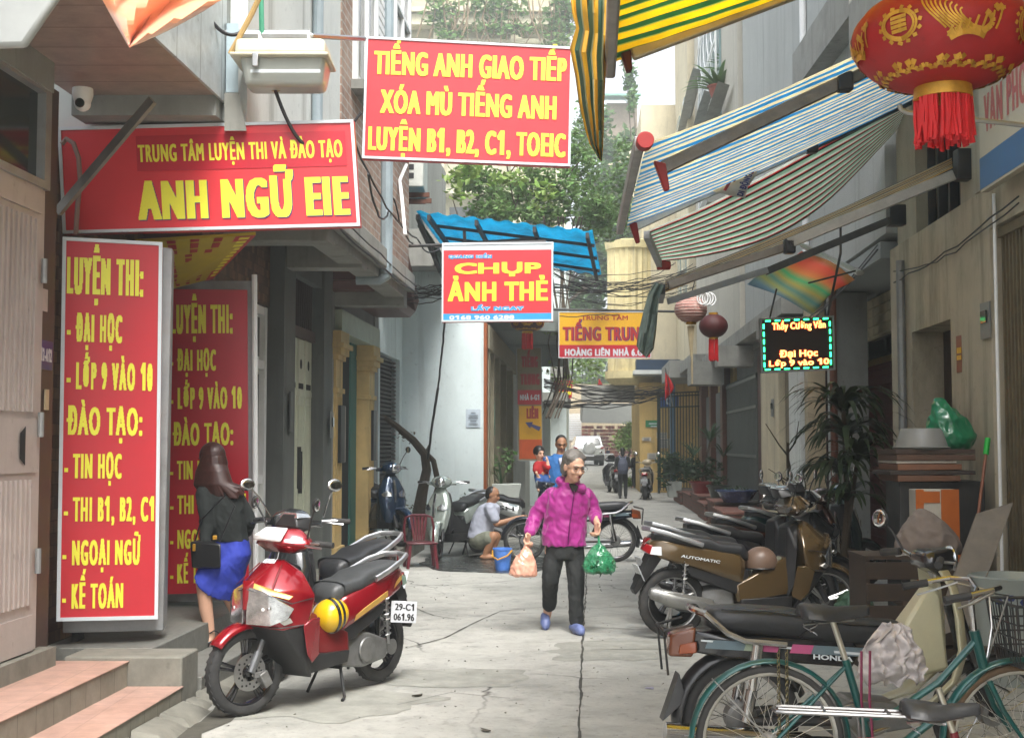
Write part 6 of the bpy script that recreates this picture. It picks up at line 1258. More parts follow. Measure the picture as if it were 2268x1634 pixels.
# --- black scooter behind it
c2 = onz(770, 1470); scooter('black scooter with round chrome mirror standing right behind the red scooter', V((-1.33, 9.18, 0)), a+.06, mat('charcoal_paint', '#2a2d2f', .25, .3, coat=.6), dict(r=.25, front='round', mirrors=(1, -1), mn=(.3, .9, .1), mx=.05, mirm=CHROME, plate=[], rail=ALU, steer=.2))
# --- gold scooter on the right
c, a = heading(1482, 1412, 1832, 1404, 1.29); gs_ = scooter('bronze gold scooter with chrome exhaust shield parked nearest the beige house', c, a, GOLDM, dict(wb=1.30, r=.285, wheel='cast', rim=mat('silver_rim', (.45, .45, .44), .35, .8), rail=mat('grey_rail', (.35, .36, .37), .35, .7), dshock=1, exm=mat('grey_exhaust', (.3, .3, .29), .4, .7, stain=(.12, .1, .08), samt=.5), hsm=mat('brushed_shield', (.55, .54, .51), .3, .85), accent=paint('deep_bronze', '#57452c'), tunm=GOLDM, fendm=paint('deep_bronze', '#57452c'), steer=-.1, mirrors=(1, -1), blaze=GOLDM, stripe=GOLDM, fw=.075, rw=.095, sp=3, mn=(-.9, -.2, 0)))
on(gs_, 'lettering', (-.62, -.158, .665), (.36, 0, -.06), (.01, 0, .03), 'AUTOMATIC', (0, .9, .1, .8), SWHITE, (.05, .03), .012)
hc = gs_.matrix_basis @ V((.10, -.02, .60)); hm = thing('helmet', 'dull brown helmet resting on the bronze scooter footwell', 'helmet', hc)
h_ = MB().rings([[V((math.sin(ph)*math.cos(th)*.135, math.sin(ph)*math.sin(th)*.12, math.cos(ph)*.13)) for th in [2*PI*k/24 for k in range(24)]] for ph in [PI*.6*i/12 for i in range(13)]]); h_.build('shell', mat('helmet_brown', '#6b5648', .4, var=.1), hm, solid=.01, smooth=60); MB().tube([V((.128*math.cos(t_), .115*math.sin(t_), -.04)) for t_ in [2*PI*k/24 for k in range(25)]], .008, 6).build('rim_trim', DARK, hm)
# --- scooters behind the gold one
def spot(px, py, Y): p = at(px, py, Y); return V((p.x, p.y, 0))
scooter('dark grey scooter with silver rails tucked behind the bronze scooter', spot(1640, 1300, 11.4), a+.05, mat('grey_paint', '#3a3f44', .25, .3, coat=.6), dict(r=.26, plate=[], mirrors=(1, -1), group=None, mirm=CHROME, mn=(-.9, .3, 0), rail=mat('grey_rail', (.35, .36, .37))))
scooter('cream and red scooter farther back in the right hand row', spot(1745, 1240, 12.9), a+.1, paint('dull_maroon', '#5c3a30'), dict(r=.25, front='round', accent=CREAM, tunm=CREAM, mirrors=(1, -1), mirm=CHROME, mn=(-.9, .3, 0), plate=[]))
scooter('black scooter third from the front in the right hand row', spot(1700, 1260, 12.0), a+.02, GLOSSB, dict(r=.26, plate=[], mirrors=(1, -1), mn=(-.9, .3, 0), accent=DARK))
scooter('dark teal scooter deepest in the right hand row by the planters', spot(1800, 1240, 14.2), a+.15, paint('dark_teal', '#1d3a3c'), dict(r=.25, front='round', plate=[], mirrors=(1, -1), mn=(-.9, .3, 0)))
# --- left background
scooter('dark blue scooter with mirror parked by the yellow pilasters', spot(800, 1200, 17.9)+V((.25, 0, .2)), R(-62), paint('navy_blue', '#16304a'), dict(front='round', r=.25, fw=.09, rw=.11, mirrors=(1,), mn=(.2, -.9, 0), steer=.25, plate=[]))
scooter('mint white scooter parked behind the maroon chair', V((-.8, 18.2, 0)), R(-119), paint('mint_white', '#aeb8b0'), dict(front='round', r=.25, mirrors=(), plate=[], steer=.35, accent=DARK))
sc3 = scooter('white sided scooter parked behind the squatting man', spot(1168, 1235, 19.3), R(-4), paint('pearl_white', '#b5b9b3'), dict(front='round', r=.26, mirrors=(), plate=[], accent=DARK))
on(sc3, 'lettering', (-.42, -.158, .60), (.26, 0, -.03), (0, 0, .09), 'SH', (0, .9, .1, .8), mat('plate_black', (.02, .02, .02)), (.07, .04), .012)
# --- far scooters
scooter('black scooter standing in the road left of the person with the backpack', spot(1357, 1070, 42), R(95), GLOSSB, dict(r=.25, plate=[], mirrors=(1, -1), rw=.13)); scooter('beige scooter with two mirrors by the yellow house', spot(1432, 1100, 37), R(80), mat('beige_paint', '#b3a489', .3, coat=.5, var=.1), dict(front='round', r=.25, plate=[], rw=.13, mirrors=(1, -1), mn=(-1, 0, 0)))
# ---------------------------------------------------------------- step through motorbikes
def cub(label, loc, rz, P):
    g = P.get; t = thing('motorbike', label, 'motorbike', loc, rz); wb = .61; r = .285; body = g('body', GLOSSB); shield = g('shield', body)
    wheel(t, (wb, 0, r), r, .065, 'wire', CHROME, rim_w=.022); wheel(t, (-wb, 0, r), r, .075, 'wire', CHROME, rim_w=.024)
    MB().lathe([(.06, -.055), (.075, -.04), (.075, .04), (.06, .055)], (-wb, 0, r), 'y', 24).lathe([(.055, -.045), (.055, .045)], (wb, 0, r), 'y', 20).build('hub', CASTM, t)
    arc_fender((-wb, 0, r), r+.045, .13, R(20), R(g('rf1', 196)), 18).build('rear_fender', g('fendm', mat('black_fender', (.015, .015, .016), .35, coat=.3)), t, solid=.008); arc_fender((wb, 0, r), r+.035, .11, R(0), R(140)).build('front_fender', g('ffm', body), t, solid=.006)
    MB().hull([(-wb-.30, .05, .50), (-wb-.36, .05, .30), (-wb-.38, .045, .28), (-wb-.27, .06, .38)], True).build('mud_flap', mat('black_fender', (.015, .015, .016)), t, bevel=.01)
    for s in (-1, 1):
        MB().tube([(wb, s*.06, r), (wb-.12, s*.06, .62), (wb-.17, s*.055, .8)], [.02, .024, .024], 8).build('fork', g('forkm', body), t)
        MB().tube([(-wb, s*.11, r), (-wb+.03, s*.11, .43)], .028, 12).tube([(-wb+.03, s*.11, .43), (-wb+.06, s*.115, .66)], .02, 10).tube([(-wb+.045, s*.112, .54), (-wb+.06, s*.115, .65)], .031, 12).build('shock_absorber', CHROME, t)
        MB().tube([(-wb, s*.095, r), (-.05, s*.085, .27)], .02, 8).build('swingarm', IRON, t)
    # tail cover with stripe
    MB().hull([(-wb-.24, .05, .70), (-wb-.24, .05, .60), (-wb-.1, .115, .58), (-.1, .12, .53), (-.05, .10, .60), (-.1, .115, .66), (-wb-.1, .11, .68)], True).build('tail_cover', body, t, bevel=.012)
    for s in (-1, 1):
        for q, (x0, x1, m) in enumerate(((-.80, -.62, mat('stripe_slate', '#5f7078', .35)), (-.62, -.545, mat('stripe_sage', '#94a08a', .35)), (-.545, -.46, mat('stripe_pink', '#b5557f', .35)), (-.40, -.30, mat('stripe_pink', '#b5557f')), (-.30, -.06, mat('stripe_slate', '#5f7078')))):
            za, zb_ = .655-.11*(x0+.80)*.55, .655-.11*(x1+.80)*.55; yo = .121 if x0 > -.7 else .112
            MB().poly((x0, s*yo, za-.028), (x1, s*.1215, zb_-.028), (x1+.015, s*.1215, zb_+.012), (x0+.015, s*yo, za+.012)).build('stripe', m, t, solid=.003, smooth=0)
        MB().poly((-.82, s*.113, .668), (-.06, s*.1235, .60), (-.06, s*.1235, .588), (-.82, s*.113, .66)).build('stripe', SWHITE, t, solid=.002, smooth=0)
    sd = g('txtside', -1)
    letter(MB(), 'HONDA', V((-.29, sd*.124, .571)), V((-.10, sd*.124, .555)), V((-.29, sd*.124, .602)), (0, 1, .12, .85), (.08, .04), .003).build('lettering', SWHITE, t, smooth=0)
    rr = []
    for x, zt, zb_, w in ((.20, .70, .63, .07), (.15, .735, .62, .11), (0, .745, .62, .125), (-.2, .765, .63, .13), (-.38, .80, .66, .13), (-.6, .815, .68, .125), (-.74, .81, .70, .11), (-.78, .79, .72, .07)):
        rr.append([V((x, w*math.copysign(abs(math.cos(a))**.6, math.cos(a)), (zt+zb_)/2+(zt-zb_)/2*math.copysign(abs(math.sin(a))**.6, math.sin(a)))) for a in [2*PI*q/18 for q in range(18)]])
    sm = MB().rings(rr).build('seat', SEATM, t, smooth=60); MB().tube([(.14, -.11, .715), (-.1, -.128, .73), (-.25, -.132, .75), (-.33, -.133, .70), (-.36, -.133, .675)], .004, 5).tube([(-.25, -.132, .76), (-.5, -.13, .797), (-.72, -.11, .805)], .004, 5).build('piping', GLOSSB, sm)
    MB().tube([(-.42, -.135, .645), (-.62, -.14, .665), (-.70, -.13, .70), (-.80, -.12, .79), (-.84, -.06, .80), (-.84, .06, .80), (-.80, .12, .79), (-.70, .13, .70), (-.62, .14, .665), (-.42, .135, .645)], .017, 8).build('grab_rail', CHROME, t)
    tl_ = MB().hull([(-wb-.22, .07, .72), (-wb-.34, .05, .68), (-wb-.35, .05, .58), (-wb-.24, .08, .58)], True).build('tail_light', mat('tail_brown', '#6b3a22', .25, coat=.5), t, bevel=.012)
    for s in (-1, 1): MB().hull([(-wb-.22, s*.09, .66), (-wb-.31, s*.085, .645), (-wb-.32, s*.08, .59), (-wb-.22, s*.1, .60), (-wb-.24, s*.05, .62)]).build('rear_indicator', LENSA, t, bevel=.01)
    MB().tube([(-wb-.25, .13, .74), (-wb-.38, .11, .71), (-wb-.38, -.11, .71), (-wb-.25, -.13, .74)], .007, 6).tube([(-wb-.38, .08, .71), (-wb-.36, .08, .5)], .006, 5).tube([(-wb-.38, -.08, .71), (-wb-.36, -.08, .5)], .006, 5).build('rear_guard', IRON, t)
    MB().hull([(.12, .09, .36), (.2, .09, .24), (-.12, .11, .2), (-.2, .1, .3), (-.1, .1, .38)], True).lathe([(.09, -.13), (.1, -.12), (.1, .12), (.09, .13)], (-.1, 0, .27), 'y', 22).build('engine', CASTM, t, bevel=.012)
    sp = MB().hull([(-wb+.06, .105, .31), (-.12, .1, .34), (-.12, .1, .2), (-wb+.06, .105, .26)]).build('chain_case', g('casem', CHROME), t, bevel=.012)
    MB().tube([(.14, -.07, .26), (-.1, -.115, .19), (-.3, -.13, .19), (-.36, -.14, .2), (-1.0, -.15, .255)], [.016, .018, .03, .045, .045], 14).build('exhaust', CHROME, t)
    MB().hull([(.24, .09, .62), (.1, .09, .45), (.1, .09, .62), (.3, .05, .9), (.36, .05, .88), (.4, .05, .5)], True).build('frame_cover', g('coverm', body), t, bevel=.02)
    # leg shields
    for s in (-1, 1):
        q = [[], []]; rows = []
        for (x, z, y0, y1) in ((.37, .98, .05, .13), (.40, .90, .06, .19), (.42, .76, .07, .215), (.43, .6, .08, .22), (.39, .47, .09, .21), (.28, .37, .10, .19), (.14, .33, .11, .16)):
            rows.append([V((x+.02*math.sin(j/6*PI)-.05*(j/6)**2, s*(y0+(y1-y0)*j/6), z)) for j in range(7)])
        MB().cloth(rows).build('leg_shield', shield, t, solid=.012, bevel=.004, smooth=60)
    MB().tube([(.36, .0, .95), (.33, 0, 1.0)], .03, 8).tube([(.24, -.34, 1.03), (.29, -.24, 1.045), (.33, -.08, 1.0), (.33, .08, 1.0), (.29, .24, 1.045), (.24, .34, 1.03)], .011, 8).build('handlebar', CHROME, t)
    for s in (-1, 1): MB().tube([(.225, s*.36, 1.028), (.28, s*.25, 1.042)], .019, 8).build('grip', RUBBER, t); MB().tube([(.30, s*.22, 1.03), (.34, s*.28, 1.03), (.3, s*.36, 1.01)], .007, 6).build('brake_lever', STEEL, t)
    MB().hull([(.26, .13, 1.0), (.42, .10, 1.0), (.44, .05, 1.08), (.3, .1, 1.07), (.26, .06, 1.06), (.38, .07, .93)], True).build('headlamp_cowl', body, t, bevel=.02); MB().ell((.43, 0, 1.03), (.03, .075, .06)).build('headlight', HEADL, t)
    for s in g('mirrors', (1,)): mirror(t, (.29, s*.24, 1.05), (.22, s*.36, g('mz', 1.2)), (-.9, -.2, .1), (.068, .05), m=DARK)
    if g('plate'): nplate(t, (-wb-.37, 0, .46), .35, g('plate'))
    return t
rb = onz(1640, 1722); rb.z = 0
dm_ = cub('black step through motorbike with cream leg shield parked on the right behind the green bicycle', V((rb.x+.61, 6.22, 0)), R(4), dict(shield=CREAM, coverm=CREAM, rf1=200, mirrors=(1,)))
dm_['label'] = 'black step through motorbike with cream leg shield, front right row'
cw_ = spot(1262, 1235, 17.3); cub('dark motorbike with wire wheels standing behind the woman in magenta', V((cw_.x, 17.35, 0)), R(176), dict(plate=None, body=mat('deep_blue_black', '#161b26', .25, coat=.6), casem=ALU, mirrors=(), txtside=1))
# ---------------------------------------------------------------- bicycles
def bicycle(label, loc, rz, P):
    g = P.get; t = thing('bicycle', label, 'bicycle', loc, rz); m = g('m'); r = g('r', .318); wb = .53; bb = V((-.09, 0, .27))
    tyre = mat('bike_tyre', (.035, .034, .032), .85, var=.3)
    wheel(t, (-wb, 0, r), r, .036, 'wire', mat('bike_rim', (.55, .54, .5), .35, .8, var=.15), rim_w=.014, wt=tyre); wheel(t, (wb+.02, 0, r), r, .036, 'wire', mat('bike_rim', (.55, .54, .5)), rim_w=.014, wt=mat('tan_tyre', '#4f3d28', .8) if g('tan') else tyre, rot=g('steer', 0))
    arc_fender((-wb, 0, r), r+.03, .055, R(-8), R(g('fa', 200)), 22).build('rear_fender', g('fm', m), t, solid=.003); arc_fender((wb+.02, 0, r), r+.03, .055, R(20), R(185), 20).build('front_fender', g('fm', m), t, solid=.003)
    hd = V((.36, 0, .78)); hl = V((.40, 0, .62)); sc_ = V((-.20, 0, .66)); f = MB()
    f.tube([bb, sc_], .017, 10).tube([hl, V((.2, 0, .42)), V((.05, 0, .31)), bb], .018, 10).tube([hd-V((0, 0, .05)), V((.2, 0, .56)), V((0, 0, .43)), bb.lerp(sc_, .35)], .015, 10).tube([hd, hl], .022, 10)
    for s in (-1, 1): f.tube([sc_-V((0, 0, .03)), V((-wb, s*.055, r))], .009, 8).tube([bb, V((-wb, s*.055, r))], .011, 8)
    f.build('frame', m, t)
    fk = MB()
    for s in (-1, 1): fk.tube([hl+V((.01, s*.03, -.05)), V((.46, s*.05, .45)), V((wb+.02, s*.05, r))], [.013, .012, .008], 8)
    fk.build('fork', m, t); MB().tube([(hl+V((.02, s*.0, -.06))) for s in (0,)]+[V((wb-.02, 0, r+.2))], .006, 5).build('fork_crown', CHROME, t)
    MB().tube([sc_, sc_+V((-.055, 0, .17))], .013, 10).build('seat_post', mat('worn_chrome', (.5, .48, .42), .3, .9, var=.25), t)
    so_ = sc_+V((-.06, 0, g('sh', .20))); rr = []
    for x, w, h in ((-.14, .05, .03), (-.12, .095, .05), (-.05, .10, .05), (.02, .065, .04), (.09, .035, .032), (.15, .024, .022), (.165, .012, .012)):
        rr.append([so_+V((x, w*math.cos(a), .012*(abs(x)/.1)+h*.6*math.sin(a)-(.03*math.cos(a)**2))) for a in [2*PI*q/16 for q in range(16)]])
    MB().rings(rr).build('saddle', SEATM, t, smooth=60); sp_ = MB()
    for s in (-1, 1): sp_.tube([so_+V((-.09+math.cos(i)*.016, s*.05+math.sin(i)*.016, -.09+.008*i)) for i in [k*.7 for k in range(12)]], .003, 4)
    sp_.tube([so_+V((-.12, 0, -.05)), so_+V((.1, 0, -.03))], .006, 5).build('saddle_spring', STEEL, t)
    hs_ = hd+V((-.01, 0, .06)); hb = MB().tube([hd, hs_+V((0, 0, .06))], .014, 8)
    for s in (-1, 1): hb.tube([hs_+V((0, 0, .06)), hs_+V((.05, s*.06, .11)), hs_+V((.06, s*.16, .14)), hs_+V((0, s*.235, .14)), hs_+V((-.16, s*.25, .11))], .011, 8)
    hb.build('handlebar', CHROME, t)
    for s in (-1, 1): MB().tube([hs_+V((-.10, s*.248, .118)), hs_+V((-.21, s*.252, .10))], .017, 8).build('grip', RUBBER, t)
    bl = MB()
    for s in (-1, 1): bl.tube([hs_+V((.02, s*.2, .125)), hs_+V((-.08, s*.235, .085)), hs_+V((-.15, s*.24, .065))], .005, 5).tube([hs_+V((.02, s*.2, .12)), hs_+V((.12, s*.1, .1)), hs_+V((.1, s*.03, -.05)), hs_+V((.06, 0, -.2))], .004, 5)
    bl.build('brake_lever', STEEL, t)
    MB().hull([(-wb-.06, -.07, r-.035), (-wb-.06, -.07, r+.035), (-.02, -.075, .33), (-.02, -.075, .21), (.03, -.07, .27), (-wb-.06, -.055, r), (-.02, -.055, .27)]).build('chain_case', g('fm', m), t, bevel=.008)
    MB().lathe([(.08, -.062), (.08, -.066)], bb, 'y', 24).tube([bb+V((0, -.085, 0)), bb+V((.1, -.09, -.13))], .008, 6).tube([bb+V((0, .085, 0)), bb+V((-.1, .09, .13))], .008, 6).build('crank', STEEL, t)
    for q, s in ((V((.1, -.13, -.13)), -1), (V((-.1, .13, .13)), 1)): MB().box(bb+q, (.09, .07, .022)).build('pedal', RUBBER, t, bevel=.005)
    st_ = MB()
    for s in (-1, 1): st_.tube([(-wb, s*.06, r), (-wb-.24, s*.03, r+.26)], .003, 5).tube([(-wb, s*.06, r), (-wb-.36, s*.03, r+.02)], .003, 5)
    st_.build('fender_stay', STEEL, t)
    if g('scale'): t.scale = (g('scale'),)*3
    if g('rack'):
        k = MB()
        for s in (-1, 1): k.tube([(-.24, s*.05, .70), (-.40, s*.055, .725), (-.86, s*.06, .735), (-.89, s*.05, .735), (-.90, 0, .735)], .008, 6).tube([(-wb, s*.06, r), (-wb-.03, s*.06, .73)], .006, 6)
        k.tube([(-.34, 0, .722), (-.88, 0, .737)], .005, 6).tube([(-.45, -.055, .73), (-.45, .055, .73)], .006, 6).tube([(-.7, -.055, .735), (-.7, .055, .735)], .006, 6); k.build('rear_rack', mat('dull_chrome', (.2, .2, .2), .42, .9, var=.25), t)
    if g('basket'):
        k = MB(); c = V((.62, 0, .78))
        for i in range(11): 
            x = -.14+.028*i
            for s in (-1, 1): k.tube([c+V((x*.8, s*.12, -.14)), c+V((x, s*.16, .12))], .003, 4)
        for i in range(11):
            y = -.15+.03*i
            for s in (-1, 1): k.tube([c+V((s*.11, y*.8, -.14)), c+V((s*.14, y, .12))], .003, 4)
            k.tube([c+V((-.11, y*.8, -.14)), c+V((.11, y*.8, -.14))], .003, 4)
        for z in (-.14, -.08, -.02, .04, .12):
            f_ = .8+.2*(z+.14)/.26; k.tube([c+V((.14*f_, .16*f_, z)), c+V((-.14*f_, .16*f_, z)), c+V((-.14*f_, -.16*f_, z)), c+V((.14*f_, -.16*f_, z)), c+V((.14*f_, .16*f_, z))], .004 if z < .1 else .007, 4)
        k.build('front_basket', IRON, t)
    return t
GRN = mat('bike_green', '#0c4a47', .3, .2, var=.12, scale=10, coat=.4, stain='#3d3a2a', samt=.35, sscale=6)
hub = at(1703, 1628, 5.55); bk = bicycle('dark green bicycle with wire basket at the front right', V((hub.x+.53, 5.55, 0)), R(2), dict(m=GRN, basket=1, tan=1, fa=196))
ch = MB(); 
for k in range(34):
    z = .70-.0125*k; x = -.46+.012*(k // 17 if False else 0); a = V((-.50 if k % 2 else -.496, -.045, z)); 
    for dx in (0, .035): ch.tube([a+V((dx+math.cos(w)*(.006 if k % 2 else .002), math.cos(w)*(.002 if k % 2 else .006), math.sin(w)*.011)) for w in [i*PI/4 for i in range(9)]], .0022, 4, cap=False)
o = ch.build('chain', mat('old_brass_chain', '#5d5436', .4, .7), None, loc=(0, 0, 0)); o.location = bk.location; o.rotation_euler = bk.rotation_euler; tag(o, 'old bicycle chain lock hanging over the green rear fender', 'chain')
o = MB().tube([(-.10, -.02, .70), (-.115, -.05, .5), (-.10, -.05, .28), (-.09, -.02, .27)], .006, 5).tube([(-.14, -.03, .70), (-.15, -.05, .5), (-.14, -.03, .45)], .006, 5).build('bungee_cord', mat('maroon_cord', '#6b1f3d', .6)); o.location = bk.location; o.rotation_euler = bk.rotation_euler; tag(o, 'maroon elastic cord looped under the green bicycle saddle', 'cord')
sp2 = at(2062, 1538, 4.55); bicycle('second bicycle with red rear fender and chrome rack in the bottom right corner', V((sp2.x+.24, 4.5, 0)), R(-6), dict(scale=.88, m=mat('bike_maroon', '#5f1720', .35, .2, coat=.3), fm=mat('fender_red', '#b5282e', .3, coat=.5), rack=1, sh=.085, r=.30))
# rag on the motorbike
def drape(name, label, c, w, h, m, seed):
    rows = []; n, q = 44, 30
    for i in range(q+1):
        v = i/q; row = []
        for j in range(n+1):
            u = j/n-.5; ww = w*(.34+.9*math.sin(min(1, v*1.25)*PI/2)-.25*max(0, v-.75)*2); f = noise.noise(V((u*9+seed, v*3.2, seed)))+.6*noise.noise(V((u*5+v*8, v*7-u*6, seed+4)))
            row.append(c+V((u*ww+.035*noise.noise(V((v*5, u*4, seed))), -.05-.055*f-.03*math.cos(u*PI)-.05*math.sin(v*PI)*math.cos(u*PI), h*(.5-v*(1+.16*noise.noise(V((u*7, 2, seed)))))+.02*f)))
        rows.append(row)
    return tag(MB().cloth(rows).build(name, m, loc=c, fixn=False, solid=.004, smooth=80), label, 'rag')
drape('rag', 'crumpled pale grey rag draped over the black motorbike', at(1968, 1440, 5.8), .25, .26, mat('rag_grey', '#b9b2b0', .95, var=.2, scale=12), 3.)
# --- car at the lane end
def car():
    t = thing('car', 'white small SUV seen from behind with covered spare wheel at the lane end', 'car', (0, 0, 0)); wm = paint('car_white', '#c9cccb')
    # local: x right, y forward (away), z up; rear at y=0
    MB().hull([(.86, 0, .45), (.88, .2, .9), (.86, .05, 1.0), (.8, .15, 1.12), (.88, 3.8, .9), (.84, 4.0, .5), (.86, .3, .3), (.8, 3.9, .3)]+[(-x, y, z) for x, y, z in ((.86, 0, .45), (.88, .2, .9), (.86, .05, 1.0), (.8, .15, 1.12), (.88, 3.8, .9), (.84, 4.0, .5), (.86, .3, .3), (.8, 3.9, .3))]).build('body', wm, t, bevel=.06, bseg=3)
    MB().hull([(s*x, y, z) for s in (-1, 1) for x, y, z in ((.8, .1, 1.05), (.66, .38, 1.6), (.62, .5, 1.64), (.62, 2.0, 1.62), (.78, 2.9, 1.05))]).build('cabin', wm, t, bevel=.05, bseg=3)
    MB().hull([(s*x, y, z) for s in (-1, 1) for x, y, z in ((.68, .10, 1.14), (.57, .29, 1.53), (.66, .2, 1.14), (.55, .4, 1.53))]).build('rear_window', GLASSD, t, bevel=.02)
    MB().lathe([(.34, .04), (.34, -.12), (.30, -.16), (.12, -.17)], (0, 0, .98), 'y', 32).build('spare_wheel_cover', wm, t, smooth=50)
    for s in (-1, 1):
        MB().hull([(s*.86, .06, 1.06), (s*.6, -.02, 1.0), (s*.62, -.02, .92), (s*.88, .1, .9), (s*.7, .1, 1.0)]).build('tail_light', LENSR, t, bevel=.015)
        for y in (.75, 3.2): MB().lathe([(.2, -.11), (.33, -.11), (.34, -.06), (.34, .06), (.33, .11), (.2, .11)], (s*.76, y, .34), 'x', 26).build('wheel', RUBBER, t)
        MB().hull([(s*.9, 2.4, 1.1), (s*1.02, 2.42, 1.12), (s*1.02, 2.5, 1.25), (s*.9, 2.5, 1.22)]).build('wing_mirror', wm, t, bevel=.02)
    MB().hull([(s*x, y, z) for s in (-1, 1) for x, y, z in ((.84, -.05, .52), (.86, .3, .5), (.8, -.04, .3), (.82, .3, .28), (.84, -.03, .6))]).build('bumper', DARK, t, bevel=.03); MB().box((0, -.07, .58), (.52, .02, .14)).build('number_plate', PLATEW, t)
    MB().tube([(.66, .4, 1.66), (.66, 1.9, 1.68)], .02, 6).tube([(-.66, .4, 1.66), (-.66, 1.9, 1.68)], .02, 6).build('roof_rail', STEEL, t); return t
cr_ = car(); cp = at(1305, 1028, 70); cr_.location = (cp.x, 70, .39); cr_.rotation_euler = (0, 0, R(3))
# ================================================================ people
SKIN = mat('skin', '#d6a88d', .5, var=.06, scale=14); SKIN2 = mat('skin_tan', '#a97b5c', .5, var=.07, scale=14); HAIRB = mat('hair_black', (.014, .012, .011), .4, var=.3, scale=60); HAIRG = mat('hair_grey', '#6f6a64', .5, var=.35, scale=90)
HAIRR = mat('hair_brown', '#3a1f1a', .4, var=.35, scale=40); LIPS = mat('lips', '#8a4a44', .45); EYEM = mat('eye_dark', (.02, .015, .012), .2); CLOTHB = mat('black_cloth', (.02, .022, .022), .85, var=.2, scale=30)
def hand(mb, w, d, n, s=1, curl=.5, k=1.):
    """palm and five fingers: wrist w, direction d, palm normal n (fingers curl towards it), thumb on side s of d x n"""
    w = V(w); d = V(d).normalized(); n = V(n); n = (n-d*n.dot(d)).normalized(); x = d.cross(n)*s
    mb.cap(w-d*.02*k, .021*k, w+d*.02*k, .023*k, 8)
    for i, (o, l) in enumerate(((.028, .92), (.010, 1.03), (-.009, .97), (-.026, .78))):
        kn = w+d*(.085*k)+x*(o*k); mb.cap(w+d*.02*k+x*(o*.6*k), .014*k, kn, .0115*k, 8)
        p = kn; a = curl*(.55+.1*i)
        for q, (L_, r_) in enumerate(((.042, .0095), (.026, .0086), (.02, .0078))):
            dd = d*math.cos(a)+n*math.sin(a); e = p+dd*(L_*l*k); mb.cap(p, r_*k*1.08, e, r_*k, 8); p = e; a += curl*1.05
    p = w+d*.025*k+x*.022*k; dd = (d*.6+x*.75+n*.35*min(1, curl)).normalized(); e = p+dd*.042*k; mb.cap(p, .0135*k, e, .0105*k, 8)
    dd = (d*.85+x*.2+n*.5*min(1, curl)).normalized(); mb.cap(e, .0105*k, e+dd*.03*k, .0085*k, 8)
def frame3(f, u):
    f = V(f).normalized(); r = f.cross(V(u)).normalized(); u = r.cross(f).normalized(); return Matrix((r, f, u)).transposed()
def head(mb, c, f, u=(0, 0, 1), k=1.):
    """skull, jaw, nose, ears round centre c (mid height); face looks along f"""
    M_ = frame3(f, u); P = lambda x, y, z: V(c)+M_ @ (V((x, y, z))*k)
    mb.ell(P(0, -.012, .03), (.073*k, .092*k, .085*k), M_, 16, 12); mb.ell(P(0, .012, -.03), (.060*k, .075*k, .075*k), M_, 14, 10); mb.ell(P(0, .045, -.078), (.03*k, .034*k, .026*k), M_, 12, 8)
    mb.cap(P(0, .078, .012), .009*k, P(0, .1, -.022), .0145*k, 8); mb.ell(P(0, .088, -.024), (.019*k, .014*k, .010*k), M_); mb.ell(P(0, .08, -.055), (.022*k, .012*k, .012*k), M_)
    mb.ell(P(0, .074, .03), (.05*k, .018*k, .01*k), M_)
    for s in (-1, 1): mb.ell(P(s*.074, -.01, -.005), (.010*k, .02*k, .032*k), M_); mb.ell(P(s*.036, .062, -.02), (.022*k, .02*k, .02*k), M_)
    return P, M_
def face_bits(t, P, M_, k=1., brow=HAIRB, glasses=False, smile=0.):
    for s in (-1, 1):
        MB().ell(P(s*.031, .083, .012), (.012*k, .006*k, .0055*k), M_, 10, 6).build('eye', EYEM, t, True)
        MB().tube([P(s*.015, .088, .03), P(s*.032, .09, .036), P(s*.052, .076, .031)], .0038*k, 6).build('eyebrow', brow, t, True)
    MB().ell(P(0, .0875, -.052), (.021*k, .008*k, .0075*k), M_, 10, 6).build('lips', LIPS, t, True)
    if glasses:
        g = MB()
        for s in (-1, 1):
            g.tube([P(s*.034+.026*math.cos(a), .098, .010+.02*math.sin(a)) for a in [i*PI/8 for i in range(17)]], .0018*k, 5, cap=False); g.tube([P(s*.06, .097, .012), P(s*.078, .05, .015), P(s*.078, -.02, .01)], .0018*k, 5)
        g.tube([P(-.008, .1, .012), P(.008, .1, .012)], .0018*k, 5); g.build('glasses', STEEL, t, True)
# --- elderly woman in magenta
Y0 = 10.9; m1 = Y0/F
def J(x, y, d=0., Y=None): return at(x, y, (Y or Y0)+d)
wt_ = thing('person', 'elderly woman in a magenta jacket and black trousers walking with two plastic bags', 'person', onz(1245, 1395))
b = MB(); hc = J(1272, 1034, -.16); fdir = V((.42, -.85, -.28))
P, M_ = head(b, hc, fdir, (.05, -.12, 1), 1.1)
b.cap(J(1262, 1072, -.05), .058, hc+V((-.01, .03, -.08)), .052); b.loft([(J(1250, 1205), .13, .10), (J(1250, 1150), .14, .11), (J(1258, 1100), .13, .09), (J(1260, 1075), .065, .06)])
LW, RW = J(1172, 1180, -.08), J(1321, 1153, -.16)
b.limb([J(1226, 1098), J(1188, 1140, .06), LW], [.042, .04, .028]); b.limb([J(1296, 1099), J(1317, 1137, .04), RW], [.042, .04, .028])
hand(b, LW, J(1163, 1207, -.14)-LW, V((.5, -.3, 0)), 1, 1.15, 1.12); hand(b, RW, J(1324, 1178, -.2)-RW, V((-.6, -.4, .0)), -1, .9, 1.12)
b.limb([J(1227, 1215), J(1219, 1278, -.02), J(1212, 1362, .24)], [.08, .055, .036]); b.limb([J(1272, 1215), J(1276, 1298, -.06), J(1277, 1388, -.05)], [.08, .055, .036])
b.ell(J(1209, 1372, .22), (.04, .09, .035)); b.ell(J(1279, 1391, -.08), (.04, .09, .035))
blob(b, 'body', SKIN, wt_, .0065, 3)
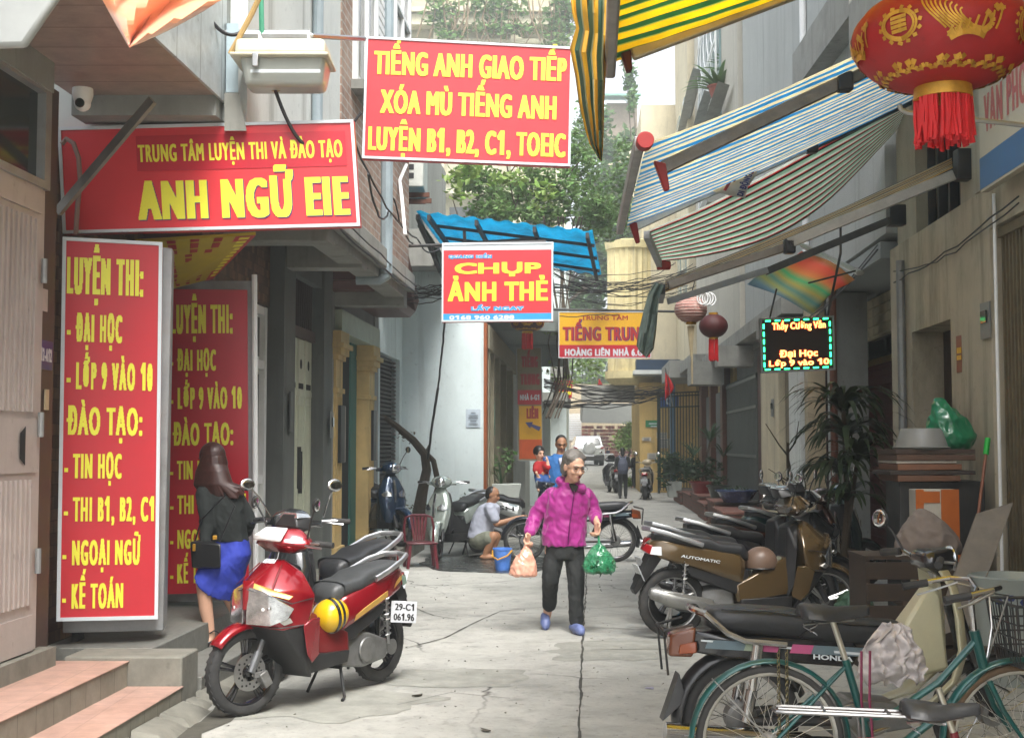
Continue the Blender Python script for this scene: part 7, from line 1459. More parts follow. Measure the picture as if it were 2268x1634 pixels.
face_bits(wt_, P, M_, 1.1, HAIRG, True)
h = MB(); Q = lambda x, y, z: hc+M_ @ (V((x, y, z))*1.1)
h.ell(Q(0, -.030, .050), (.086*1.1, .096*1.1, .086*1.1), M_, 18, 12)
for s in (-1, 1): h.ell(Q(s*.062, -.05, -.015), (.026, .05, .07), M_); h.ell(Q(s*.05, .0, .078), (.04, .05, .03), M_)
h.ell(Q(0, -.085, -.06), (.07, .035, .055), M_)
blob(h, 'hair', HAIRG, wt_, .007, 3, (.004, 55))
MAG = mat('magenta_nylon', '#a02380', .5, var=.1, scale=7); MAG.node_tree.nodes['Principled BSDF'].inputs['Sheen Weight'].default_value = .25
j = MB()
j.loft([(J(1250, 1208), .192, .135, .9), (J(1249, 1188), .19, .14, .9), (J(1252, 1150), .178, .135, .9), (J(1257, 1115, -.02), .185, .132, .9), (J(1260, 1096, -.03), .168, .115, .9), (J(1261, 1082, -.04), .12, .09), (J(1262, 1068, -.06), .085, .078)], 24)
j.limb([J(1224, 1096), J(1204, 1116, .03), J(1187, 1140, .05), J(1178, 1165, 0), J(1173, 1178, -.07)], [.066, .066, .063, .058, .048]); j.limb([J(1298, 1097), J(1311, 1118, .04), J(1318, 1137, .03), J(1321, 1151, -.12)], [.066, .064, .06, .05])
j.ell(J(1242, 1068, -.07), (.045, .05, .05)).ell(J(1288, 1080, -.12), (.05, .04, .035)).ell(J(1263, 1066, .02), (.09, .05, .05))
blob(j, 'jacket', MAG, wt_, .0075, 2, (.017, 10, 1), seed=3.)
MB().tube([J(1272, 1086, -.172), J(1268, 1120, -.185), J(1262, 1160, -.18), J(1258, 1206, -.165)], .005, 5).build('zip', mat('zip_dark', '#5f1250', .4), wt_, True)
MB().hull([J(1256, 1068, -.13), J(1282, 1076, -.19), J(1275, 1092, -.17), J(1268, 1090, -.16), J(1262, 1068, -.08), J(1272, 1070, -.1)]).build('inner_scarf', mat('dark_floral', '#2e2c28', .9, var=.5, scale=60), wt_, True, bevel=.008)
tr = MB()
tr.loft([(J(1250, 1196), .16, .12), (J(1250, 1222), .168, .125), (J(1250, 1236), .155, .12)], 20)
tr.limb([J(1229, 1225), J(1223, 1255, -.03), J(1219, 1282, -.03), J(1218, 1315, .1), J(1217, 1338, .17)], [.088, .082, .073, .064, .062]); tr.limb([J(1272, 1225), J(1275, 1260, -.04), J(1276, 1300, -.06), J(1276, 1340, -.05), J(1276, 1374, -.04)], [.088, .08, .07, .064, .062])
blob(tr, 'trousers', CLOTHB, wt_, .009, 3, (.01, 12, 1), seed=1.)
CLOG = mat('blue_rubber_clog', '#66729f', .4, var=.08)
for (a, bq, c) in ((J(1207, 1364, .22), J(1208, 1378, .14), .046), (J(1270, 1388, -.03), J(1284, 1394, -.17), .046)):
    s_ = MB().cap(a, c*.85, bq, c).cap(a.lerp(bq, .5)+V((0, 0, -.012)), c*.9, bq+(bq-a).normalized()*.03+V((0, 0, -.01)), c*.8); o = blob(s_, 'clog', CLOG, wt_, .008, 2)
# bags she carries
BAGP = mat('pink_bag_film', '#e0a58e', .25, var=.12, scale=8, coat=.4); BAGG = mat('green_bag_film', '#3f9a6b', .22, var=.15, scale=8, coat=.5, alpha=.62)
c = J(1160, 1246, -.18); pb = thing('plastic_bag', 'pink plastic bag held in the hand on the left of the woman in magenta', 'bag', c, group='carried plastic bags')
g = MB().loft([(c+V((0, 0, -.11)), .10, .06), (c+V((-.005, 0, -.09)), .115, .075), (c+V((.0, 0, -.02)), .105, .07), (c+V((.01, 0, .05)), .075, .05), (c+V((.02, 0, .10)), .04, .03), (c+V((.02, 0, .135)), .018, .016)], 18)
blob(g, 'bag_film', BAGP, pb, .007, 2, (.016, 13, 1), seed=2.); MB().tube([c+V((.02, 0, .13)), J(1163, 1205, -.15)], [.014, .01], 6).build('handle', BAGP, pb, True)
c = J(1327, 1238, -.22); gb = thing('plastic_bag', 'green see through bag of leafy vegetables held on the right of the woman in magenta', 'bag', c, group='carried plastic bags')
g = MB().loft([(c+V((0, 0, -.115)), .10, .075), (c+V((0, 0, -.095)), .132, .095), (c+V((.002, 0, -.03)), .135, .095), (c+V((0, 0, .04)), .10, .07), (c+V((-.002, 0, .1)), .05, .035), (c+V((-.002, 0, .135)), .018, .016)], 20)
blob(g, 'bag_film', BAGG, gb, .008, 2, (.016, 13, 1), seed=5.); MB().tube([c+V((0, 0, .13)), J(1325, 1180, -.2)], [.012, .008], 6).build('handle', mat('green_handle', '#3f9a6b', .3, coat=.4), gb, True)
foliage(MB(), [(c+V((0, 0, -.05)), (.11, .075, .06)), (c+V((0, 0, .0)), (.07, .05, .05))], 420, .055).build('greens', LEAFD, gb, True, fixn=False, smooth=0)
# --- woman in the blue skirt, seen from behind
Y0 = 9.2
t = thing('person', 'woman with long brown hair in black top and blue skirt stepping up past the banners', 'person', onz(455, 1437, .15))
b = MB(); hc = J(468, 1020, .04); fd = V((-.75, .6, -.12)); P, M_ = head(b, hc, fd, (-.1, 0, 1), .98)
b.cap(J(480, 1070), .052, hc+V((0, .0, -.06)), .05); b.loft([(J(508, 1195), .115, .10), (J(498, 1150), .12, .095), (J(488, 1105), .14, .09), (J(484, 1076), .06, .06)])
LW = J(454, 1215, -.14); b.limb([J(450, 1090, -.06), J(457, 1160, -.1), LW], [.045, .04, .027]); RW = J(545, 1178, .2); b.limb([J(524, 1100, .02), J(553, 1150, .06), RW], [.045, .04, .027])
hand(b, LW, V((.02, -.01, -.1)), V((.8, .5, 0)), -1, .45, .95); hand(b, RW, V((-.1, .1, -.02)), V((-.3, .5, -.6)), 1, .5, .95)
b.limb([J(505, 1235, -.03), J(450, 1288, -.10), J(456, 1345, -.06), J(467, 1408, -.02)], [.07, .054, .05, .03]); b.limb([J(517, 1238), J(510, 1322, .04), J(530, 1362, .2), J(556, 1398, .34)], [.07, .054, .05, .032])
b.limb([J(467, 1412, -.02), J(445, 1433, -.08)], [.028, .022])
blob(b, 'body', SKIN, t, .0065, 3); face_bits(t, P, M_)
h = MB(); Q = lambda x, y, z: hc+M_ @ V((x, y, z))
h.ell(Q(0, -.02, .035), (.088, .105, .1), M_, 18, 12)
for i in range(70):
    a = (i/69-.5)*2.7+random.uniform(-.03, .03); r0 = .075; p0 = Q(math.sin(a)*r0, -math.cos(a)*.085, .03); x = 466+math.sin(a+.35)*44+14*(1 if a > 0 else 0); yb = 1096+random.uniform(-10, 8)-(0 if a < .6 else 8); dd = .02-.10*math.cos(a)
    h.limb([p0, J(468+math.sin(a+.3)*34, 1045, dd), J(470+math.sin(a+.3)*42, 1072, dd-.02), J(x+14+random.uniform(-5, 5), yb, dd-.02)], [.022, .02, .018, .007], 7)
h.ell(Q(0, -.05, -.03), (.085, .085, .12), M_).ell(J(482, 1062, 0), (.10, .07, .09)); blob(h, 'hair', HAIRR, t, .0055, 1)
j = MB(); j.loft([(J(510, 1198), .135, .115), (J(507, 1180), .128, .112), (J(499, 1145), .14, .115), (J(490, 1108), .162, .11), (J(487, 1088), .14, .09), (J(484, 1070), .06, .06)], 22)
j.limb([J(452, 1093, -.06), J(455, 1130, -.1), J(458, 1164, -.1), J(455, 1200, -.14)], [.06, .055, .05, .042]); j.limb([J(524, 1104, .02), J(541, 1130, .05), J(553, 1152, .06), J(547, 1176, .18)], [.058, .054, .05, .042])
blob(j, 'top', mat('charcoal_knit', '#1d2221', .85, var=.2, scale=40), t, .0085, 3, (.009, 14, 1), seed=7.)
s_ = MB(); R1 = [J(515, 1192)+V((math.cos(w)*.112, math.sin(w)*.10, 0)) for w in [k*PI/8 for k in range(16)]]; R2 = [J(523, 1228)+V((math.cos(w)*.108, math.sin(w)*.125, 0)) for w in [k*PI/8 for k in range(16)]]
hc_, e1, e2 = J(479, 1299, -.04), J(525, 1327, .04)-J(479, 1299, -.04), V((.04, .10, .05)); R3 = [hc_+e1*math.cos(w)+e2*math.sin(w) for w in [k*PI/8 for k in range(16)]]
s_.hull(R1+R2); s_.hull(R2+R3); s_.hull(R1+R3[5:12])
blob(s_, 'skirt', mat('royal_blue_cloth', '#2e3ea6', .75, var=.08, scale=12), t, .008, 5, (.007, 11, 1))
sh = MB().hull([J(427, 1437, -.10), J(430, 1435, -.06), J(448, 1427, -.10), J(452, 1428, -.03), J(478, 1418, -.0), J(482, 1412, -.05), J(470, 1430, -.06), J(478, 1432, -.03), J(448, 1438, -.1), J(445, 1438, -.04)]).tube([J(481, 1414, -.02), J(479, 1438, -.02)], [.014, .006], 8).tube([J(482, 1414, -.04), J(484, 1400, -.03), J(474, 1396, -.06), J(464, 1402, -.06)], .006, 5)
sh.build('shoe', mat('patent_black', (.012, .012, .013), .15, coat=.8), t, True, bevel=.004); MB().hull([J(540, 1400, .3), J(566, 1412, .3), J(556, 1392, .38), J(570, 1406, .38), J(550, 1415, .33)]).build('shoe', mat('patent_black', (.012, .012, .013)), t, True, bevel=.006)
MB().lathe([(.031, -.008), (.033, 0), (.031, .008)], LW+V((0, 0, .012)), 'z', 16).build('watch', mat('dark_watch', (.06, .05, .035), .3, .6), t, True)
Y0 = 9.02; bg_ = thing('handbag', 'black handbag with gold clasps hanging on the arm of the woman in the blue skirt', 'bag', J(452, 1260, -.05)); c = J(452, 1228, -.02)
MB().hull([J(421, 1200, .0), J(450, 1192, .05), J(489, 1204, -.05), J(425, 1256, 0), J(489, 1256, -.05), J(450, 1261, .08), J(421, 1200, .1), J(489, 1204, .06), J(425, 1256, .12), J(489, 1258, .06)]).build('bag_body', mat('black_leather', (.015, .015, .016), .35, var=.2, coat=.3), bg_, True, bevel=.012)
MB().tube([J(432, 1198, .03), J(446, 1150, -.06), J(500, 1095, -.12), J(520, 1120, -.05), J(486, 1200, -.02)], .006, 5).build('strap', mat('black_leather', (.015, .015, .016)), bg_, True); MB().box(J(430, 1212, -.03), (.02, .02, .05)).box(J(476, 1190, -.05), (.03, .02, .03)).build('clasp', LGOLD, bg_, True, bevel=.004)
# --- squatting man washing the motorbike
Y0 = 17.9
t = thing('person', 'man in a white T shirt and shorts squatting to wash a motorbike', 'person', onz(1077, 1236))
b = MB(); hc = J(1092, 1096, -.02); P, M_ = head(b, hc, (.92, -.3, -.28), (.2, 0, 1), 1.0); b.cap(J(1086, 1116), .06, hc+V((-.02, 0, -.06)), .055)
b.loft([(J(1066, 1190), .15, .14), (J(1074, 1155), .15, .13), (J(1083, 1125), .15, .12), (J(1086, 1114), .06, .06)])
for s, dx in ((-1, 0), (1, 6)):
    d = .16*s; W1 = J(1146+dx, 1146, d*.8); b.limb([J(1085, 1126, d), J(1099+dx, 1160, d*1.2), W1], [.05, .042, .03]); hand(b, W1, V((1, 0, .05)), V((0, -s, -.3)), s, .9, 1.05)
    b.limb([J(1064, 1196, d*.7), J(1092+dx, 1188, d*1.5), J(1076+dx*2, 1226, d*1.3)], [.095, .075, .045]); b.ell(J(1080+dx*2, 1233, d*1.3), (.12, .05, .04))
blob(b, 'body', SKIN2, t, .012, 3); face_bits(t, P, M_, 1.)
h = MB(); Q = lambda x, y, z: hc+M_ @ V((x, y, z)); h.ell(Q(0, -.035, .03), (.08, .085, .085), M_, 14, 10); h.ell(Q(0, -.06, -.02), (.07, .05, .06), M_); blob(h, 'hair', HAIRB, t, .011, 2)
j = MB().loft([(J(1062, 1190), .17, .17), (J(1068, 1165), .175, .165), (J(1078, 1138), .18, .17), (J(1084, 1121), .15, .15), (J(1087, 1113), .075, .08)], 18)
for s in (-1, 1): j.limb([J(1085, 1126, .17*s), J(1095, 1148, .2*s)], [.085, .075])
blob(j, 't_shirt', mat('white_cotton', '#b4b8c6', .85, var=.06), t, .013, 3, (.014, 8, 1)); s_ = MB().ell(J(1064, 1196), (.17, .2, .13))
for s in (-1, 1): s_.limb([J(1066, 1198, .12*s), J(1084, 1192, .2*s)], [.12, .11])
blob(s_, 'shorts', mat('khaki_shorts', '#7f8272', .9, var=.15, scale=8), t, .014, 3, (.01, 8, 1))
# --- man holding a child
Y0 = 18.0
t = thing('person', 'man in an open blue shirt holding a toddler behind the elderly woman', 'person', J(1238, 1247)*1-V((0, 0, J(1238, 1247).z)))
b = MB(); hc = J(1243, 984); P, M_ = head(b, hc, (.1, -.95, -.3), (0, -.1, 1), 1.06); b.cap(J(1240, 1012), .06, hc+V((0, .01, -.07)), .058)
b.loft([(J(1238, 1110), .15, .12), (J(1238, 1060), .16, .12), (J(1238, 1022), .18, .11), (J(1240, 1008), .08, .07)])
LW = J(1214, 1056, -.2); b.limb([J(1212, 1020), J(1207, 1052, -.02), LW], [.055, .048, .033]); hand(b, LW, V((-.6, -.5, .1)), V((0, -.3, .8)), 1, .8, 1.05); RW = J(1262, 1060, -.12); b.limb([J(1266, 1020), J(1272, 1050), RW], [.055, .048, .033]); hand(b, RW, V((-.7, -.4, 0)), V((0, -.2, .8)), -1, .8, 1.05)
for s in (-1, 1): b.limb([J(1238+s*13, 1112), J(1238+s*14, 1180), J(1238+s*14, 1240)], [.09, .06, .045]); b.ell(J(1238+s*14, 1246, -.06), (.045, .12, .04))
blob(b, 'body', SKIN2, t, .012, 3); face_bits(t, P, M_, 1.06); h = MB(); Q = lambda x, y, z: hc+M_ @ (V((x, y, z))*1.06); h.ell(Q(0, -.028, .045), (.083, .09, .085), M_, 16, 10); blob(h, 'hair', HAIRB, t, .011, 2)
j = MB().loft([(J(1238, 1100), .175, .14), (J(1238, 1055), .18, .145), (J(1238, 1026), .195, .135), (J(1239, 1013), .15, .1), (J(1240, 1005), .085, .085)], 18); j.limb([J(1213, 1022), J(1208, 1052, -.02)], [.08, .072]).limb([J(1266, 1022), J(1272, 1050)], [.08, .072])
blob(j, 'shirt', mat('blue_denim_shirt', '#2f6aa8', .8, var=.1, scale=12), t, .013, 3, (.014, 8, 1)); MB().hull([J(1236, 1014, -.13), J(1250, 1014, -.13), J(1244, 1050, -.17), J(1238, 1020, -.16), J(1247, 1020, -.16), J(1243, 1012, -.08)]).build('undershirt', mat('white_cotton', '#b4b8c6'), t, True, bevel=.01)
s_ = MB().loft([(J(1238, 1096), .165, .13), (J(1238, 1120), .17, .13)], 16)
for s in (-1, 1): s_.limb([J(1238+s*13, 1116), J(1238+s*14, 1180), J(1238+s*14, 1238)], [.1, .08, .07])
blob(s_, 'trousers', CLOTHB, t, .014, 2)
t = thing('person', 'toddler in a red top and blue trousers carried by the man in blue', 'person', J(1200, 1058, -.2)); b = MB(); hc = J(1195, 1005, -.2); P, M_ = head(b, hc, (.45, -.85, -.1), (0, 0, 1), .86); b.cap(J(1197, 1024, -.2), .04, hc+V((0, 0, -.05)), .04)
b.loft([(J(1199, 1052, -.2), .09, .08), (J(1198, 1028, -.2), .1, .075)]); H1 = J(1213, 1022, -.32); b.limb([J(1205, 1028, -.25), J(1214, 1036, -.34), H1], [.036, .03, .022]); hand(b, H1, V((-.1, -.2, 1)), V((-.6, .5, 0)), 1, .8, .6); H2 = J(1188, 1046, -.3); b.limb([J(1190, 1028, -.22), J(1186, 1040, -.28), H2], [.036, .03, .022]); hand(b, H2, V((.2, -.6, -.5)), V((.5, 0, -.2)), -1, .6, .6)
for s in (-1, 1): b.limb([J(1199+s*6, 1052, -.2), J(1202+s*8, 1066, -.34), J(1202+s*9, 1082, -.3)], [.06, .045, .03]); b.ell(J(1203+s*9, 1085, -.34), (.03, .06, .028))
blob(b, 'body', SKIN, t, .011, 3); face_bits(t, P, M_, .86); h = MB(); Q = lambda x, y, z: hc+M_ @ (V((x, y, z))*.86); h.ell(Q(0, -.028, .04), (.082, .09, .085), M_, 14, 10); blob(h, 'hair', HAIRB, t, .011, 2)
j = MB().loft([(J(1199, 1050, -.2), .105, .095), (J(1198, 1030, -.2), .115, .09), (J(1197, 1021, -.2), .06, .06)], 14); j.limb([J(1205, 1028, -.25), J(1213, 1035, -.33)], [.05, .044]).limb([J(1190, 1028, -.22), J(1186, 1040, -.28)], [.05, .044]); blob(j, 'top', mat('red_cotton', '#a81c22', .8, var=.1), t, .012, 2)
s_ = MB().ell(J(1199, 1054, -.2), (.1, .1, .07))
for s in (-1, 1): s_.limb([J(1199+s*6, 1054, -.2), J(1202+s*8, 1066, -.33), J(1202+s*9, 1077, -.31)], [.068, .056, .045])
blob(s_, 'trousers', mat('blue_cotton', '#2c4f86', .8, var=.1), t, .012, 2)
# --- far people
def far_person(label, px, py_head, py_foot, Y, top, bottom, hairm=HAIRB, f=(0, 1, 0), z0=0., pose=0.):
    u = Y/F; c = at(px, py_head, Y); base = V((c.x, c.y, z0)); Hh = c.z-z0; k = Hh/1.6; t = thing('person', label, 'person', base); b = MB(); hc = base+V((0, 0, 1.49*k)); P, M_ = head(b, hc, f, (0, 0, 1), k)
    r = M_ @ V((1, 0, 0)); fw = V(f).normalized(); Zp = lambda x, y, z: base+r*(x*k)+fw*(y*k)+V((0, 0, z*k)); b.cap(Zp(0, 0, 1.32), .05*k, hc, .05*k); b.loft([(Zp(0, 0, .86), .13*k, .1*k), (Zp(0, 0, 1.1), .13*k, .1*k), (Zp(0, 0, 1.28), .15*k, .09*k), (Zp(0, 0, 1.34), .06*k, .06*k)])
    for s in (-1, 1):
        w = Zp(s*.2, .12+pose, .9+pose*.8); b.limb([Zp(s*.17, 0, 1.28), Zp(s*.22, -.02+pose*.3, 1.04), w], [.045*k, .04*k, .028*k]); hand(b, w, Zp(s*.2, .2+pose, .84)-w, r*(-s), s, .7, k)
        b.limb([Zp(s*.08, 0, .84), Zp(s*.09, .01, .45), Zp(s*.09, 0, .07)], [.075*k, .052*k, .038*k]); b.ell(Zp(s*.09, .05, .035), (.04*k, .1*k, .035*k))
    blob(b, 'body', SKIN, t, .016, 2); face_bits(t, P, M_, k)
    h = MB(); h.ell(hc+M_ @ V((0, -.025*k, .04*k)), (.082*k, .092*k, .085*k), M_, 14, 10); h.ell(hc+M_ @ V((0, -.06*k, -.05*k)), (.075*k, .05*k, .1*k), M_); blob(h, 'hair', hairm, t, .015, 2)
    j = MB().loft([(Zp(0, 0, .82), .15*k, .12*k), (Zp(0, 0, 1.1), .15*k, .12*k), (Zp(0, 0, 1.28), .175*k, .11*k), (Zp(0, 0, 1.35), .08*k, .08*k)], 14)
    for s in (-1, 1): j.limb([Zp(s*.17, 0, 1.28), Zp(s*.22, -.02+pose*.3, 1.04), Zp(s*.205, .09+pose*.8, .93+pose*.8)], [.062*k, .058*k, .05*k])
    blob(j, 'jacket', top, t, .017, 2); q = MB().loft([(Zp(0, 0, .8), .15*k, .12*k), (Zp(0, 0, .9), .14*k, .11*k)], 12)
    for s in (-1, 1): q.limb([Zp(s*.08, 0, .83), Zp(s*.09, .01, .45), Zp(s*.09, 0, .1)], [.085*k, .068*k, .058*k])
    blob(q, 'trousers', bottom, t, .017, 2)
    for s in (-1, 1): MB().hull([Zp(s*.09+x, y, z) for x, y, z in ((-.04, -.06, 0), (.04, -.06, 0), (.045, .12, 0), (-.045, .12, 0), (-.03, .15, .02), (.03, .15, .02), (-.035, -.06, .07), (.035, -.06, .07), (0, .08, .06))]).build('shoe', DARK, t, True, bevel=.01)
    return t, Zp, k
t, Zp, k = far_person('person in black clothes with a grey backpack standing on the lane, seen from behind', 1379, 992, 1103, 37.4, CLOTHB, CLOTHB, pose=.12, f=(.05, 1, 0))
bp_ = thing('backpack', 'grey blue backpack worn by the person in black on the lane', 'backpack', Zp(0, -.2, .9)); b = MB().loft([(Zp(0, -.19, .78), .12, .07), (Zp(0, -.21, .9), .16, .1), (Zp(0, -.21, 1.1), .15, .1), (Zp(0, -.17, 1.26), .10, .07), (Zp(0, -.15, 1.31), .04, .04)], 16)
blob(b, 'bag_body', mat('backpack_grey', '#4a4f5f', .7, var=.2, scale=20), bp_, .015, 2)
for s in (-1, 1): MB().tube([Zp(s*.08, -.14, 1.27), Zp(s*.11, -.02, 1.36), Zp(s*.12, .1, 1.25)], .018, 6).tube([Zp(s*.13, -.13, .85), Zp(s*.15, -.02, .95)], .012, 6).build('strap', mat('strap_grey', '#6a6f80', .7), bp_, True)
t, Zp, k = far_person('person in dark clothes and a pale sun hat by the yellow house corner', 1405, 1000, 1070, 46, mat('dark_navy', '#1b2027', .85), CLOTHB, f=(-.8, .5, 0), z0=.01)
ht = thing('sun_hat', 'pale cloth sun hat on the person in dark clothes', 'hat', Zp(0, 0, 1.55)); MB().lathe([(.19*k, 1.50*k), (.16*k, 1.53*k), (.10*k, 1.55*k), (.095*k, 1.62*k), (.05*k, 1.655*k), (.005, 1.66*k)], (Zp(0, 0, 0).x, Zp(0, 0, 0).y, 0), 'z', 20, cap=False).build('hat_cloth', mat('straw_cloth', '#b9ad90', .9, var=.1), ht, True, solid=.006)
far_person('person in a navy jacket by the white fence beyond the car', 1347, 990, 1030, 69, mat('navy_jacket', '#222c3f', .8), mat('jeans', '#3d5576', .8), f=(.9, .2, 0), z0=.38)
far_person('small dark haired figure left of the white car', 1270, 994, 1032, 74, mat('pale_shirt', '#9a9690', .8), CLOTHB, f=(.4, .9, 0), z0=.42)
# ================================================================ props
ch = thing('plastic_chair', 'small maroon plastic chair standing on the wet concrete', 'chair', onz(930, 1258)); MAR = mat('maroon_plastic', '#571420', .3, var=.12, coat=.3)
c0 = onz(932, 1256); rz = R(12); Mz = Matrix.Rotation(rz, 3, 'Z')
def CP(x, y, z): return c0+Mz @ V((x, y, z))
MB().hull([CP(*p) for p in ((-.19, -.17, .30), (.19, -.17, .30), (.18, .18, .30), (-.18, .18, .30), (-.2, -.18, .325), (.2, -.18, .325), (.185, .19, .325), (-.185, .19, .325))]).build('seat', MAR, ch, True, bevel=.012)
for sx in (-1, 1):
    for sy in (-1, 1): MB().hull([CP(sx*(.155+a), sy*(.14+b_), z) for z, e in ((.30, 0), (0, .035)) for a, b_ in ((-.02+e, -.02+e), (.02+e, -.02+e), (.02+e, .02+e), (-.02+e, .02+e))]).build('leg', MAR, ch, True, bevel=.006)
bk_ = MB().tube([CP(-.185, .17, .31), CP(-.195, .2, .5), CP(-.17, .225, .625), CP(-.09, .235, .655), CP(.09, .235, .655), CP(.17, .225, .625), CP(.195, .2, .5), CP(.185, .17, .31)], .016, 8)
for i in range(5):
    x = -.1+.05*i; bk_.hull([CP(x*.6-.012, .185, .33), CP(x*.6+.012, .185, .33), CP(x*.6+.012, .195, .33), CP(x-.018, .23, .645), CP(x+.018, .23, .645), CP(x+.018, .24, .645), CP(x-.018, .24, .645), CP(x*.6-.012, .195, .33)])
bk_.build('backrest', MAR, ch, True)
bu = thing('bucket', 'pale blue plastic bucket with a yellow handle beside the squatting man', 'bucket', onz(1113, 1264)); c = onz(1113, 1262)
MB().lathe([(.085, 0), (.115, .27), (.125, .275), (.125, .255), (.118, .25), (.09, .02), (.0, .02)], c, 'z', 28).build('pail', mat('bucket_blue', '#4f7fcf', .35, var=.06, coat=.2), bu, True)
MB().tube([c+V((-.12, -.02, .25)), c+V((-.13, -.06, .18)), c+V((-.06, -.125, .14)), c+V((.06, -.13, .19)), c+V((.12, -.04, .25))], .009, 6).build('handle', mat('yellow_handle', '#d39a1c', .4), bu, True)
so_ = thing('stool', 'low dark stool just behind the squatting man', 'stool', onz(1050, 1232)); c = onz(1050, 1226); MB().box(c+V((0, 0, .19)), (.3, .25, .03)).build('seat', DARK, so_, True, bevel=.008)
for sx in (-1, 1):
    for sy in (-1, 1): MB().tube([c+V((sx*.11, sy*.09, .18)), c+V((sx*.16, sy*.13, 0))], .014, 6).build('leg', DARK, so_, True)
tk = MB().tube([at(925, 1150, 20.4), at(935, 1090, 20.4), at(945, 1040, 20.3), at(940, 1005, 20.3), at(915, 975, 20.2), at(880, 945, 20), at(840, 915, 19.8)], [.11, .09, .075, .07, .06, .05, .03], 9).tube([at(948, 1150, 20.4), at(972, 1075, 20.4), at(960, 1020, 20.4), at(925, 985, 20.3), at(885, 955, 20.2)], [.06, .05, .045, .04, .03], 7).tube([at(940, 1010, 20.3), at(950, 985, 20.3)], [.04, .01], 5)
tt = thing('bare_tree', 'bare twisted vine trunk bending along the pale blue wall', 'tree', at(935, 1150, 20.4)); tk.build('trunk', BARK, tt, True); foliage(MB(), [(at(900, 965, 20.2), (.2, .15, .12)), (at(925, 1130, 20.3), (.3, .2, .15))], 60, .07).build('twigs', mat('dry_leaf', '#57503a', .8, island=.4), tt, True, fixn=False, smooth=0)
POTM = mat('weathered_pot', '#6f6a5c', .8, var=.25, scale=8); TERRA = mat('terracotta_pot', '#8a4634', .75, var=.2, scale=8)
def pot(c, r, h, m, parent, sq=False, rim=.02):
    if sq: return MB().hull([c+V((s*r*k, q*r*k, z)) for s in (-1, 1) for q in (-1, 1) for z, k in ((0, .8), (h, 1))]).build('pot', m, parent, True, bevel=.01)
    return MB().lathe([(r*.62, 0), (r*.78, h*.4), (r*.95, h*.86), (r+rim, h*.88), (r+rim, h), (r*.9, h), (r*.85, h*.88), (0, h*.86)], c, 'z', 24).build('pot', m, parent, True)
def blades(mb, c, n, L_, w, up=.7, droop=.8, seg=6):
    for i in range(n):
        a = random.uniform(0, 2*PI); e = random.uniform(.15, 1.)*up+.15; l = L_*random.uniform(.7, 1.1); p = V(c)+V((random.uniform(-.02, .02), random.uniform(-.02, .02), random.uniform(-.05, .05))); d = V((math.cos(a), math.sin(a), e*1.6)).normalized(); x = V((-math.sin(a), math.cos(a), 0)); rows = []
        for k in range(seg+1):
            t = k/seg; ww = w*(.35+1.3*t-1.6*t*t if t < .95 else .02); rows.append([p-x*ww, p+x*ww]); p = p+d*(l/seg); d = (d+V((0, 0, -droop*.28*(.5+t)))).normalized()
        mb.cloth(rows)
    return mb
pt = thing('potted_plant', 'weathered pot on the bench beside the blue scooter', 'plant', at(878, 1148, 20.9)); pot(at(878, 1146, 20.95), .13, .3, POTM, pt); foliage(MB(), [(at(878, 1098, 20.95), (.15, .15, .12))], 70, .08).build('leaves', LEAFD, pt, True, fixn=False, smooth=0)
pt = thing('potted_plant', 'dark pot between the white scooter and the squatting man', 'plant', at(1033, 1146, 20.9)); pot(at(1033, 1145, 20.95), .14, .22, mat('dark_pot', '#4a4236', .8, var=.2), pt); foliage(MB(), [(at(1033, 1108, 20.95), (.13, .13, .1))], 70, .07).build('leaves', LEAFD, pt, True, fixn=False, smooth=0)
pt = thing('potted_plant', 'wide white plant pot with thin plants behind the squatting man', 'plant', at(1122, 1105, 23)); pot(at(1122, 1108, 23), .26, .3, mat('white_pot', '#a7aca6', .6, var=.08), pt, True); blades(MB(), at(1110, 1075, 23), 12, .7, .02, 1.2, .5).build('leaves', LEAFD, pt, True, fixn=False); foliage(MB(), [(at(1120, 1015, 23), (.25, .2, .25)), (at(1090, 1030, 23), (.2, .2, .15))], 120, .09).build('leaves', LEAFM, pt, True, fixn=False, smooth=0)
# right hand planters on brick steps
BRS = brick('planter_brick', '#7a5146', '#6a463c', '#5b5148', scale=3, rough=.8, axes='yz', ms=.03)
pk = MB()
for (y0, y1, z, s0) in ((22.6, 24.6, .34, 2.35), (24.7, 26.4, .42, 2.4), (26.5, 28.2, .30, 2.35), (28.3, 30.6, .40, 2.4), (30.7, 33.4, .32, 2.4), (33.5, 36.4, .28, 2.35)): pk.bw(s0, 3.2, y0, y1, -.02, z); pk.bw(s0-.03, 3.2, y0-.03, y1+.03, z, z+.05)
tag(pk.build('brick_planter_steps', BRS, loc=W(2.8, 28, 0), bevel=.008), 'row of low brick planter steps on the right under the potted plants', 'steps')
def pot_at(px, py, Y, r, h, m, label, kind, sq=False, **k):
    c = at(px, py, Y); t = thing('potted_plant', label, 'plant', c, group='potted plants along the right steps'); pot(c, r, h, m, t, sq); top = c+V((0, 0, h)); k['f'](t, top) if 'f' in k else None; return t
pot_at(1632, 1112, 24.6, .40, .24, mat('blue_glaze_pot', '#2c3c62', .25, var=.35, scale=12, coat=.6, stain='#8d97a8', samt=.35, sscale=9), 'wide blue glazed bonsai pot nearest on the right steps', 0, f=lambda t, p: foliage(MB(), [(p+V((0, 0, .02)), (.3, .25, .05))], 60, .07).build('leaves', LEAFD, t, True, fixn=False, smooth=0))
